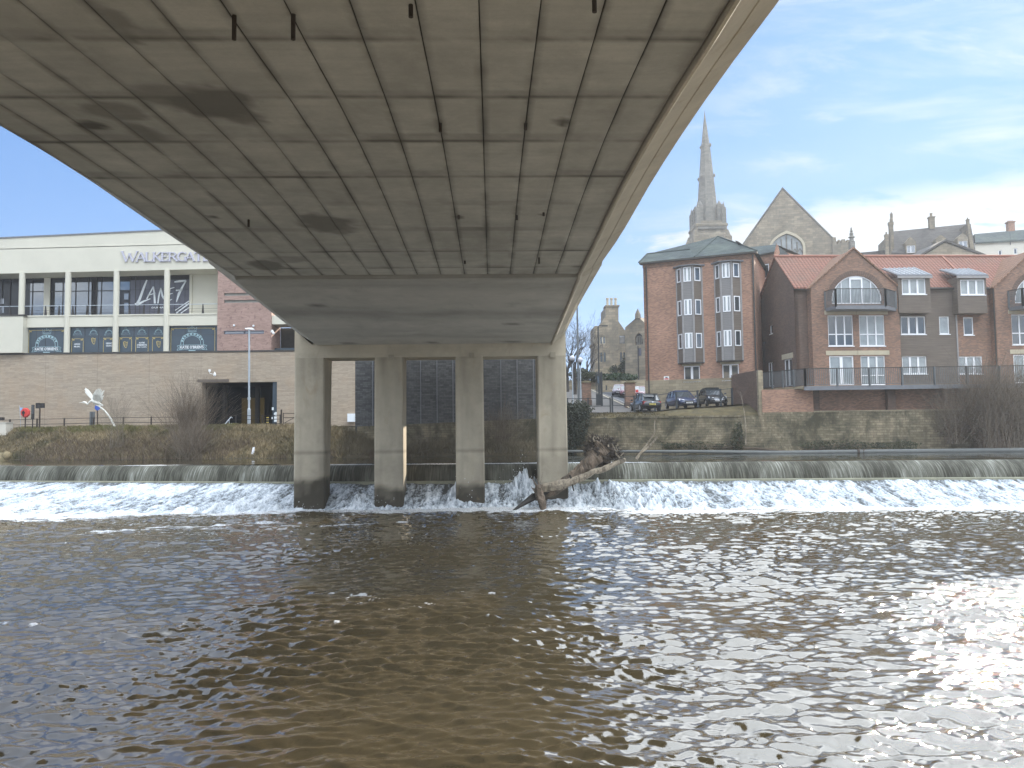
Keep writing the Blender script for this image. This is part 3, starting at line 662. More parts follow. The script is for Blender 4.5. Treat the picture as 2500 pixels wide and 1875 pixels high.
lean = np.interp(Xf, [-40, 0, 30], [-.45, 0, .35])     # the sheet slides sideways where the crest runs obliquely
Xf = Xf+lean*Tf
st = samp(PF, Xf-lean*Tf, Tf*.05+3)
wide = samp(CLD, Xf*.35, Tf*.2)
Yf = yc(Xf)-.62*np.sin(Tf*1.5)-.012*st*Tf; Zf = 2.47-1.0*Tf**1.7-.012*st*Tf
Af = np.clip(.27+.125*st+.015*wide+.16*(Tf-.5)+.10*samp(CLD, Xf*6, Tf*3), 0, .85)
dark = (Xf > -9.9) & (Xf < 2.9); Af = np.where(dark, Af*.72, Af)  # fall darker between the outer legs: bridge shade put into its colour
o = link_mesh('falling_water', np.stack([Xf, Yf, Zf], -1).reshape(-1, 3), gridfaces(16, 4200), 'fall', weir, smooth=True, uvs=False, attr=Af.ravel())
# pale stone ledge showing under the fall
lx = np.linspace(-75, 60, 200); m = MB()
for a, b in zip(lx[:-1], lx[1:]):
    m.hexa([(a, yc(a)-.95, .3), (b, yc(b)-.95, .3), (b, yc(b)-.2, .3), (a, yc(a)-.2, .3), (a, yc(a)-.93, 1.47), (b, yc(b)-.93, 1.47), (b, yc(b)-.2, 1.52), (a, yc(a)-.2, 1.52)])
mk('ledge', (.28, .275, .20), .7, .3, 1.5, bump=.4); m.build('ledge', 'ledge', weir)
# white water sliding down the apron
nt = 150; T = np.linspace(0, 1, nt); xs = np.linspace(-75, 60, 2400)
Xw = np.broadcast_to(xs[None, :], (nt, 2400)).copy(); Tw = np.broadcast_to(T[:, None], Xw.shape)
ys, ye = yc(Xw)-.80, yb(Xw)-.25; Lw = ys-ye
ln2 = np.interp(Xw, [-40, -12, 0, 12, 30], [-.55, -.35, 0, .1, .45])
Xs = Xw-ln2*Tw*Lw                                   # flow coordinate
n1 = samp(PW, Xs*1.2, Tw*Lw*.55); n2 = samp(PW, Xs*2.9+5, Tw*Lw*1.5+9); n3 = samp(PW, Xs*.35+2, Tw*Lw*.2+3); n4 = samp(PS, Xs*1.6+3, Tw*Lw*1.1)
Yw = ys+(ye-ys)*Tw; Zw = 1.42*(1-Tw)**1.15
hgt = .018*n1+.012*n2+.035*n3+.006*n4
pc = [(-10.9+.3, 0.), (-6.1, 0), (-1.3, 0), (3.6, 0)]
spl = np.zeros_like(Xw)
for (cx, cy, rx, ry, hh) in [(-2.7, 46.3, .6, .5, .85), (-3.4, 45.9, 1., .6, .45), (-7.6, 45.7, .9, .5, .35), (-9.3, 45.8, .7, .5, .4), (1.1, 46.2, 1.0, .5, .55), (-.1, 46.1, .5, .5, .5), (6.3, 44.4, 1.4, .9, .35), (8.5, 43.8, 1.6, .8, .3), (-13.2, 44.6, 1.3, .8, .3), (-17, 44.8, 2.2, .9, .28), (5.2, 46.0, .8, .7, .35), (.6, 46.3, .35, .3, .7)]:
    spl += hh*np.exp(-((Xw-cx)/rx)**2-((Yw-cy)/ry)**2)
hgt = hgt*(1+.5*spl)+spl*(.62+.22*n1+.16*n2).clip(0, 2)
Zw = Zw+hgt*np.clip(Tw*12, .15, 1)*np.clip((1-Tw)/.10, 0, 1)+.03*np.clip((1-Tw)/.05, 0, 1)
rdg = 1-np.minimum(np.abs(samp(PW, Xs*3.6+2, Tw*Lw*1.6+4)), 1.2); rdg2 = 1-np.minimum(np.abs(samp(PW, Xs*6.5+7, Tw*Lw*3.2+1)), 1.2)
Aw = .30+.09*n1+.08*n2+.10*n3+.07*n4+.26*rdg+.20*rdg2+.25*spl-np.clip((.14-Tw)/.14, 0, 1)*(.35+.3*n4)+.2*np.clip((Tw-.85)/.1, 0, 1)
Aw = np.where((Xw > -9.9) & (Xw < 2.9), Aw-.05+.06*n4, Aw)  # white water toned down under the deck, the bridge's shade painted in
Aw -= .30*np.clip(1-np.abs(samp(CLD, Xs*.5+9, Tw*.12+2)+.9)/.10, 0, 1)*(Tw < .75)
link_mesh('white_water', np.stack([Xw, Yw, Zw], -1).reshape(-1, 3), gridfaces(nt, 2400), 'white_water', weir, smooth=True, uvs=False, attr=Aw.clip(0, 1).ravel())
# thrown droplets
rg = np.random.default_rng(5); D = []; 
for (cx, cy, rx, hz, n) in [(-2.7, 46.1, .45, 1.7, 520), (1.0, 46.0, .9, 1.3, 420), (-8.6, 45.6, 1.0, .7, 260), (6.0, 44.6, 1.6, 1.0, 330), (-.4, 45.6, .4, 1.2, 120), (8.5, 44.2, 1.6, .6, 180), (-15, 44.4, 3.5, .35, 200), (.5, 46.4, .25, 2.4, 90)]:
    x = rg.normal(cx, rx*.6, n); z = np.abs(rg.normal(0, 1, n))*hz*.45+.35*hz; y = cy+rg.normal(0, .3, n); s = rg.uniform(.008, .026, n)
    D.append(np.stack([x, y, z, s], 1))
D = np.concatenate(D); k = len(D)
oc = np.array([(1, 0, 0), (-1, 0, 0), (0, 1, 0), (0, -1, 0), (0, 0, 1.4), (0, 0, -1.4)]); fc = np.array([(0, 2, 4), (2, 1, 4), (1, 3, 4), (3, 0, 4), (2, 0, 5), (1, 2, 5), (3, 1, 5), (0, 3, 5)])
V = (D[:, None, :3]+oc[None]*D[:, 3][:, None, None]).reshape(-1, 3); F = (fc[None]+np.arange(k)[:, None, None]*6).reshape(-1, 3)
o = link_mesh('spray', V, F, 'poster_white', weir, uvs=False); o['kind'] = 'stuff'

# ================================================================== GROUND, BANKS
gs = MB(); gs.poly([(-420, -130, -1.6), (420, -130, -1.6), (420, 520, -1.6), (-420, 520, -1.6)])
gs.build('ground', 'soil', kind=None) if False else tag(gs.build('ground', 'soil'), 'earth under and around the river', 'ground', kind='structure')
def Gz(x, y):
    ramp = 5.85+max(0, y-64)*.10-(max(0, y-120)*.05)
    park = 5.95+min(max(x-10.6, -1), 13)*.055+max(0, y-72)*.09-(max(0, y-130)*.05)
    t = min(max((x-11)/2., 0), 1)
    r = ramp*(1-t)+park*t
    s = min(max((x+14)/5., 0), 1)
    return 5.05*(1-s)+r*s
XW = [-75, -44, -24, -12, 4]; YWl = [70, 66.2, 62.6, 62.0, 62.2]
wline = lambda x: float(np.interp(x, XW, YWl))
# the near bank behind the camera
nb = MB(); nb.hexa([(-80, -60, -1.5), (80, -60, -1.5), (80, 4.2, -1.5), (-80, 4.2, -1.5), (-80, -60, 3.), (80, -60, 3.), (80, 1.2, 3.), (-80, 1.2, 3.)]); tag(nb.build('near_bank', 'soil'), 'near river bank', 'bank', kind='structure')
# plateau behind the far bank
xs = np.concatenate([np.linspace(-300, -80, 12)[:-1], np.linspace(-80, 50, 131), np.linspace(50, 300, 12)[1:]]); ys_ = np.concatenate([np.linspace(0, 60, 61), np.geomspace(64, 430, 24)])
FX = [-300, -75, -44, -24, -14, -13.9, 2, 4, 8.2, 14.4, 19.5, 30, 300]; FY = [76, 76, 72, 69.2, 69.0, 66, 66, 64.5, 63.2, 62.6, 62.2, 62.2, 62.2]
V = []
for t in ys_:
    for x in xs:
        y = float(np.interp(x, FX, FY))+t; V.append((x, y, Gz(x, y)))
o = link_mesh('plateau', V, gridfaces(len(ys_), len(xs)), 'paving', smooth=True, origin=(0, 0, 0)); tag(o, 'paved ground behind the river bank', 'ground', kind='structure')
# left grassy bank
nx, nt = 420, 60; bx = np.linspace(-80, 3, nx); V = []; att = []
for j in range(nt):
    t = j/(nt-1)
    for x in bx:
        y0 = wline(x)-1.2; y1 = float(np.interp(x, FX, FY))+.3 if x < -14 else 64.0
        top = 5.08 if x < -17 else float(np.interp(x, [-17, -14, -11, 3], [5.08, 4.5, 3.3, 3.1]))
        y = y0+(y1-y0)*t
        s = min(1, max(0, (t-.10)/.80)); z = 2.0+.75*min(1, t/.14)**.8+(top-2.75)*(s*s*(3-2*s)*.75+s*.25)
        z += .16*noise.noise((x*.5, y*.7, 0))*min(1, 4*t)+.10*noise.noise((x*1.7, y*1.9, 3))*min(1, (1-t)*5)
        V.append((x, y, z))
BKV = np.array(V).reshape(nt, nx, 3)
o = link_mesh('bank', V, gridfaces(nt, nx), 'soil', smooth=True, origin=(0, 0, 0)); tag(o, 'sloping river bank with dry winter grass', 'bank', kind='structure')
def blades(name, P, H, material, label, cat, wid=.03, leanr=.5, nseg=1, kind='stuff', parent=None, up=None):
    n = len(P); a = RNG.uniform(0, 6.283, n); w = wid*RNG.uniform(.6, 1.4, n)
    side = np.stack([np.cos(a)*w, np.sin(a)*w*.5, np.zeros(n)], 1)
    ln = RNG.normal(0, leanr, (n, 2))*H[:, None]
    tip = P+np.stack([ln[:, 0], ln[:, 1], H], 1)
    mid = P+np.stack([ln[:, 0]*.35, ln[:, 1]*.35, H*.6], 1)
    V = np.stack([P-side, P+side, mid+side*.7, tip, mid-side*.7], 1).reshape(-1, 3)
    b = np.arange(n)[:, None]*5; F = np.concatenate([b+np.array([[0, 1, 2]]), b+np.array([[0, 2, 4]]), b+np.array([[4, 2, 3]])])
    o = link_mesh(name, V, F.astype(np.int32), material, parent, uvs=False, origin=None if parent else tuple(P.mean(0)))
    if label: tag(o, label, cat)
    if kind: o['kind'] = kind
    return o
def bankpts(n, tlo, thi, xlo, xhi, clump=.0):
    x = RNG.uniform(xlo, xhi, n); t = RNG.uniform(tlo, thi, n)
    if clump:
        v = samp(CLD, x*.8, t*6); k = v > clump; x, t = x[k], t[k]
    i = np.clip((x-bx[0])/(bx[-1]-bx[0])*(nx-1), 0, nx-2); j = t*(nt-1); ii = i.astype(int); jj = np.clip(j.astype(int), 0, nt-2)
    fi = (i-ii)[:, None]; fj = (j-jj)[:, None]
    return (BKV[jj, ii]*(1-fi)+BKV[jj, ii+1]*fi)*(1-fj)+(BKV[jj+1, ii]*(1-fi)+BKV[jj+1, ii+1]*fi)*fj-np.array([0, 0, .03])
p = bankpts(70000, .08, .98, -62, -13.5); mk('grass_dead', (.27, .21, .12), .9, .35, .35, moss=((.06, .06, .03), .30, .45, .62, .85))
blades('dry_grass', p, RNG.uniform(.10, .42, len(p)), 'grass_dead', 'dry straw-coloured grass covering the far left river bank', 'grass')
p = bankpts(26000, .72, 1.0, -60, -22, -.2); blades('green_grass', p, RNG.uniform(.15, .42, len(p)), 'grass_green', 'green grass along the top edge of the left bank', 'grass')
p = bankpts(26000, .04, .5, -62, -8, .1); blades('bank_scrub', p, RNG.uniform(.2, .6, len(p)), 'twig', 'brown brambly scrub low on the left river bank', 'scrub', wid=.02)
p = bankpts(9000, .1, .95, -14, 2.5); mk('scrub_pale', (.17, .14, .09), .9, .35, .5); blades('pier_scrub', p, RNG.uniform(.3, .9, len(p)), 'scrub_pale', 'pale dead stems on the bank seen between the bridge legs', 'scrub', wid=.02)

# ------------------------------------------------ retaining wall on the right bank
rw = [(-13.6, 64.2), (2.1, 63.8), (8.2, 61.5), (14.4, 60.3), (19.5, 60.0)]
ztop = [(4.95, 5.45), (5.4, 5.4), (5.4, 5.42), (5.42, 5.42)]
wl1 = thing('retaining_wall', 'old mossy sandstone retaining wall below the parked cars', 'wall', (10, 61, 2))
for i in range(4):
    f = Facade(rw[i], rw[i+1]); z0, z1 = ztop[i]
    m = MB(); m.wall(f, [(0, 3.34), (f.len, 3.34), (f.len, z1), (0, z0)], thick=.9); m.build('wall_face', 'old_wall', wl1)
    m = MB(); m.fbox(f, -.02, f.len, 1.0, 3.34, -.8, .22 if i > 1 else .1); m.build('footing', 'old_wall', wl1)
    if i >= 2:
        m = MB(); m.fbox(f, 0.1, f.len-(.1 if i == 2 else 1.5), z1-.10, z1+.05, -.5, .06); m.build('coping', 'old_wall', wl1)
# verge between wall top and car park fence
V = []; cols = 80
for r in range(7):
    t = r/6
    for c in range(cols):
        x = 3+(21.5-3)*c/(cols-1); ya = float(np.interp(x, [q[0] for q in rw], [q[1] for q in rw]))+.35; yb_ = float(np.interp(x, FX, FY))+.5
        za = 5.40; zb = Gz(x, yb_)+.01; V.append((x, ya+(yb_-ya)*t, za+(zb-za)*t**.8+.03*noise.noise((x, t*3, 1))))
o = link_mesh('verge', V, gridfaces(7, cols), 'verge', smooth=True, origin=(0, 0, 0)); tag(o, 'muddy mossy verge above the retaining wall', 'verge', kind='structure')
x = RNG.uniform(4, 20, 5000); ti = RNG.uniform(0, .9, 5000); ya = np.interp(x, [q[0] for q in rw], [q[1] for q in rw])+.35; yb_ = np.interp(x, FX, FY)+.5
p = np.stack([x, ya+(yb_-ya)*ti, 5.4+.5*ti**.8], 1); blades('verge_grass', p, RNG.uniform(.04, .12, len(p)), 'verge', 'short rough grass on the verge above the retaining wall', 'grass', wid=.02)
# wall under the waterside flats
fl_ = [(19.5, 60.0), (23.4, 59.75), (29.7, 59.2), (50, 57.2)]
wl2 = thing('quay_wall', 'weathered stone and brick river wall under the brick townhouses', 'wall', (30, 59, 2))
for i in range(3):
    f = Facade(fl_[i], fl_[i+1])
    m = MB(); m.wall(f, [(0, 1.), (f.len, 1.), (f.len, 5.66), (0, 5.66)], thick=1.2); m.build('stone_face', 'old_wall', wl2)
    if i == 0: m = MB(); m.wall(f, [(0, 5.66), (f.len, 5.66), (f.len, 7.42), (0, 7.42)], off=-.03, thick=1.2); m.build('brick_face', 'red_brick', wl2)
    else:
        f2 = Facade(fl_[i], fl_[i+1]); m = MB(); m.wall(f2, [(-.2, 5.64), (f.len, 5.64), (f.len, 7.5), (-.2, 7.5)], off=-.9, thick=1.2); m.build('brick_face', 'brown_brick', wl2)
        m = MB(); m.fbox(f2, .0, f.len, 5.6, 5.72, -.9, .0); m.build('ledge', 'sandstone', wl2)
        for q in (.3, f.len-.3) if i == 1 else (8.,):
            m = MB(); m.fbox(f2, q-.3, q+.3, 5.7, 7.5, -.9, -.45); m.build('buttress', 'dark_brick', wl2)
# pipe along the foot of the wall
pp = []
for px, py in [(1290, 1101.5), (1500, 1102), (1700, 1102.5), (1900, 1105.5), (2100, 1103), (2300, 1101.5), (2500, 1099.5), (2800, 1097)]:
    Y = float(np.interp(px, [1290, 1500, 2500, 2800], [62.8, 60.4, 56.2, 55.])); pp.append(aty(px, py, Y))
pr = thing('river_pipe', 'long grey pipe running just above the water at the foot of the river wall', 'pipe', tuple(pp[3]))
MB().tube(pp, [.09, .11, .13, .17, .18, .19, .2, .2], 10).build('pipe_run', 'pipe', pr, smooth=True)
for i in (4,):
    MB().tube([pp[i]+Vector((-.25, 0, 0)), pp[i]+Vector((-.1, 0, 0))], .21, 12).build('flange', 'rust', pr)
    MB().tube([pp[i]+Vector((.15, 0, 0)), pp[i]+Vector((.3, 0, 0))], .21, 12).build('flange', 'rust', pr)

# ================================================================== ROAD, CAR PARK
def strip(name, xa, xb, y0, y1, dz, material, label, cat, n=20, slope=0.):
    V = []
    for i in range(n+1):
        y = y0+(y1-y0)*i/n
        for x in np.linspace(xa, xb, 4): xx = x+slope*(y-y0); V.append((xx, y, Gz(xx, y)+dz))
    o = link_mesh(name, V, gridfaces(n+1, 4), material, origin=(0, 0, 0)); tag(o, label, cat, kind='structure'); return o
strip('road', 10.5, 15.5, 66.5, 118, .012, 'asphalt', 'grey asphalt road climbing between the stone gate pillars', 'road', slope=.0)
strip('road_line', 11.75, 11.92, 70, 112, .02, 'white_paint', 'white line along the road edge', 'road marking')
o = strip('kerb', 10.3, 10.45, 66.5, 112, .12, 'lintel', 'pale kerb', 'kerb')
# ================================================================== helpers for buildings
E5 = K(1360, 700, .2532); D1 = K(1840, 600, .3134); G8 = K(1540, 560, .2411); H7 = K(1800, 440, .3165); S6 = K(1540, 240, .2411); E2 = K(1380, 740, .16886)
def FR(F, cv, x0, y0, x1, y1, off=0.):
    a = cv(x0, y0); b = cv(x1, y1); return F.rect(a[0], a[1], b[0], b[1], off)
def UZ(F, cv, pts, off=0.): return [F.uz(*cv(x, y), off) for x, y in pts]

# ================================================================== FOUR-STOREY APARTMENT BLOCK
pL = aty(1571, 700, 70.); pR = aty(1843, 700, 66.)
FAp = Facade(pL.xy, pR.xy)
ap = thing('apartment_block', 'four-storey red brick apartment block with two grey timber oriel bays and hipped slate roof', 'apartment block', FAp.pt(5, 6, -4))
uL = 0.; uR = FAp.len; zE = FAp.uz(1706, 631)[1]
zPl = (FAp.uz(1600, 930)[1]+FAp.uz(1750, 922)[1])/2
gw = [FR(FAp, G8, 537, 1382, 700, 1540), FR(FAp, G8, 926, 1364, 1095, 1526)]
m = MB(); m.wall(FAp, [(0, zPl), (uR, zPl), (uR, zE), (0, zE)], [RL(r) for r in gw], thick=.35); m.build('wall', 'red_brick', ap)
m = MB(); m.fbox(FAp, -.05, uR+.05, 4.5, zPl, -.3, .05); m.build('plinth', 'sandstone', ap)
m = MB(); m.fbox(FAp, -.03, uR+.03, zE-.42, zE-.05, 0, .06)
for i in range(60): u = i*uR/60; m.fbox(FAp, u, u+.08, zE-.36, zE-.12, .06, .11)
m.build('corbel_course', 'brown_brick', ap)
m = MB(); m.fbox(FAp, -.28, uR+.28, zE-.05, zE+.09, -.3, .34); m.build('gutter', 'dark_trim', ap)
# side and back walls
FS = Facade(FAp.pt(0, 0, -8).xy, FAp.pt(0, 0, 0).xy); m = MB(); m.wall(FS, [(0, 4.5), (8, 4.5), (8, zE), (0, zE)], thick=.3, off=.001); m.build('side_wall', 'brown_brick', ap)
FS2 = Facade(FAp.pt(uR, 0, 0).xy, FAp.pt(uR, 0, -12).xy); m = MB(); m.wall(FS2, [(0, 4.5), (12, 4.5), (12, zE), (0, zE)], thick=.3, off=.001); m.build('side_wall', 'red_brick', ap)
for k, r in enumerate(gw):
    window(FAp, ap, r, 2, off=0, mw=.2, fw=.09)
    m = MB(); m.fbox(FAp, r[0]-.15, r[1]+.15, r[3]+.003, r[3]+.22, -.1, .02); m.build('lintel', 'lintel', ap)
def oriel(F, parent, u0, uf0, uf1, u1, zb, zt, wins, wside, pr=.62):
    P = [F.pt(u0, 0, 0), F.pt(uf0, 0, pr), F.pt(uf1, 0, pr), F.pt(u1, 0, 0)]
    b = bpy.data.objects.new('oriel_bay', None)
    core = MB(); core.hexa([F.pt(u0, zb, .0), F.pt(uf0, zb, pr-.13), F.pt(uf1, zb, pr-.13), F.pt(u1, zb, .0)]+[F.pt(u0, zt, .0), F.pt(uf0, zt, pr-.13), F.pt(uf1, zt, pr-.13), F.pt(u1, zt, 0)])
    c = core.build('oriel_bay', 'timber', parent)
    for s, (a, q) in enumerate(zip(P[:-1], P[1:])):
        f = Facade(a.xy, q.xy); ln = f.len; holes = []
        ins = .10 if s != 1 else .14
        if s == 1: rr = [(ins, ln-ins, z0, z1) for z0, z1 in wins]
        else: rr = [(ln*.5-ln*.33, ln*.5+ln*.33, z0, z1) for z0, z1 in wside]
        m = MB(); m.wall(f, [(0.03, zb), (ln-.03, zb), (ln-.03, zt), (.03, zt)], [RL(r) for r in rr], off=0, thick=.12, rev=.05); m.build('boarding', 'timber_grey' if s == 1 else 'timber', c)
        m = MB()
        for u in (0, ln): m.fbox(f, u-.07, u+.07, zb-.02, zt+.02, -.05, .05)
        m.build('corner_post', 'timber_trim', c)
        for r in rr: window(f, c, r, 2 if s == 1 else 1, off=.05, rev=.05, mw=.18, fw=.08, sill=False, glass='glass_pale' if s == 1 else 'glass')
    m = MB(); e = .3; m.hexa([F.pt(u0-e, zt+.02, .0), F.pt(uf0-e*.6, zt+.02, pr+e), F.pt(uf1+e*.6, zt+.02, pr+e), F.pt(u1+e, zt+.02, .0), F.pt(u0-e, zt+.16, .0), F.pt(uf0-e*.6, zt+.10, pr+e), F.pt(uf1+e*.6, zt+.10, pr+e), F.pt(u1+e, zt+.16, .0)]); m.build('bay_roof', 'lead', c)
    m = MB(); m.hexa([F.pt(u0-.05, zb-.1, .0), F.pt(uf0, zb-.1, pr+.06), F.pt(uf1, zb-.1, pr+.06), F.pt(u1+.05, zb-.1, .0), F.pt(u0-.05, zb, .0), F.pt(uf0, zb, pr+.06), F.pt(uf1, zb, pr+.06), F.pt(u1+.05, zb, .0)]); m.build('bay_base', 'dark_trim', c)
def bay(xa, xf0, xf1, xb, ytop, ybot, cw, sw):
    ym = (ytop+ybot)/2
    u0 = FAp.uz(*G8(xa, ym))[0]; u1 = FAp.uz(*G8(xb, ym))[0]; uf0 = FAp.uz(*G8(xf0, ym), .62)[0]; uf1 = FAp.uz(*G8(xf1, ym), .62)[0]
    xm = (xf0+xf1)/2
    z = lambda y, off=.62: FAp.uz(*G8(xm, y), off)[1]
    oriel(FAp, ap, u0, uf0, uf1, u1, z(ybot), z(ytop), [(z(b), z(a)) for a, b in cw], [(z(b), z(a)) for a, b in sw])
bay(470, 527, 636, 728, 372, 1345, [(380, 528), (708, 868), (1048, 1206)], [(384, 524), (712, 866), (1052, 1204)])
bay(858, 918, 1030, 1122, 330, 1325, [(338, 490), (672, 834), (1020, 1184)], [(342, 486), (676, 832), (1024, 1182)])
# drainpipes
for px0, px1, y0, y1, w in ((1578, 1585, 650, 958, .06), (1839.5, 1846.5, 622, 910, .07)):
    u = FAp.uz((px0+px1)/2, 800)[0]; MB().tube([FAp.pt(u, FAp.uz(px0, y0)[1], .08), FAp.pt(u, 6.3 if px0 < 1700 else 7.3, .08)], w, 8).build('drainpipe', 'dark_trim', ap)
r = FR(FAp, G8, 336, 1487, 388, 1526); m = MB(); m.fbox(FAp, *r, .0, .03); sg = m.build('notice', 'white_paint', ap)
m = MB(); m.fbox(FAp, r[0]+.05, r[1]-.05, r[2]+.05, r[2]+(r[3]-r[2])*.45, .03, .04); m.build('notice_text', 'red_sign', sg)
m = MB(); cxx = (r[0]+r[1])/2; m.fbox(FAp, cxx-.10, cxx+.10, r[2]+(r[3]-r[2])*.55, r[3]-.08, .03, .04); m.build('notice_text', 'navy', sg)
# slate roof: long hip with a taller pyramid behind the right half
def dz_at(px, py, Y): return aty(px, py, Y)
e0 = FAp.pt(-.3, zE+.09, .35); e1 = FAp.pt(uR+.3, zE+.09, .35)
def on(F, px, py, off): u, z = F.uz(px, py, off); return F.pt(u, z, off)
rl = on(FAp, *G8(166, 250), -2.8); rm = on(FAp, *G8(600, 204), -2.8); apx = on(FAp, *G8(880, 72), -5.2)
em = FAp.pt(FAp.uz(*G8(650, 300))[0], zE+.09, .35); bl = FAp.pt(-.3, zE+.09, -8.2); br = FAp.pt(uR+.3, zE+.09, -11)
rlb = rl+FAp.n*-5
m = MB()
m.poly([e0, em, rm, rl]); m.poly([em, e1, apx, rm]); m.poly([e1, br, apx]); m.poly([bl, e0, rl, rlb]); m.poly([rl, rm, apx, rlb]); m.poly([rlb, apx, br, bl])
m.build('roof', 'slate_roof', ap)
m = MB(); 
for a, b in ((em, apx), (apx, e1), (rl, rm), (e0, rl)): m.tube([a+Vector((0, 0, .03)), b+Vector((0, 0, .03))], .07, 6)
m.build('ridge', 'slate_roof', ap)
# set-back stair wing
FW = Facade(aty(1838, 640, 75.).xy, aty(1915, 640, 72.6).xy); zw = (FW.uz(*G8(1265, 268))[1]+FW.uz(*G8(1452, 246))[1])/2
r = FR(FW, G8, 1320, 338, 1400, 497)
m = MB(); m.wall(FW, [(-.2, 5.5), (3.2, 5.5), (3.2, zw), (-.2, zw)], [arch(r, .12)], thick=6.); wg = m.build('stair_wing', 'red_brick', ap)
window(FW, ap, (r[0]+.02, r[1]-.02, r[2], r[3]-.13), 1, fw=.09)
m = MB(); m.fbox(FW, -.3, 3.3, zw-.03, zw+.1, -.3, .25); m.build('gutter', 'dark_trim', ap)
a = FW.pt(-.3, zw+.1, .25); b = FW.pt(3.3, zw+.1, .25); c = on(FW, *G8(1165, 185), -2.5); d = on(FW, *G8(1472, 152), -2.5)
m = MB(); m.poly([a, b, d, c]); m.poly([c, d, FW.pt(3.3, zw, -5.5), FW.pt(-.3, zw, -5.5)]); m.build('roof', 'slate_roof', ap)
# small sunlit brick gable seen edge-on beside the stair wing
gp = thing('gable_end', 'small slate roof with a sunlit orange brick gable behind the townhouse ridge', 'gable roof', aty(1900, 640, 69))
q = [aty(*G8(1475, 152), 67.5), aty(*G8(1452, 240), 67.5), aty(*G8(1458, 288), 67.5), aty(*G8(1505, 285), 70)]
m = MB(); m.prism(q, (.25, .3, 0)); m.build('gable', 'red_brick', gp)
m = MB(); m.prism([aty(*G8(1478, 160), 69), aty(*G8(1505, 290), 69), aty(*G8(1640, 280), 72), aty(*G8(1600, 260), 72)], (0, .4, -.3)); m.build('roof', 'slate_roof', gp)

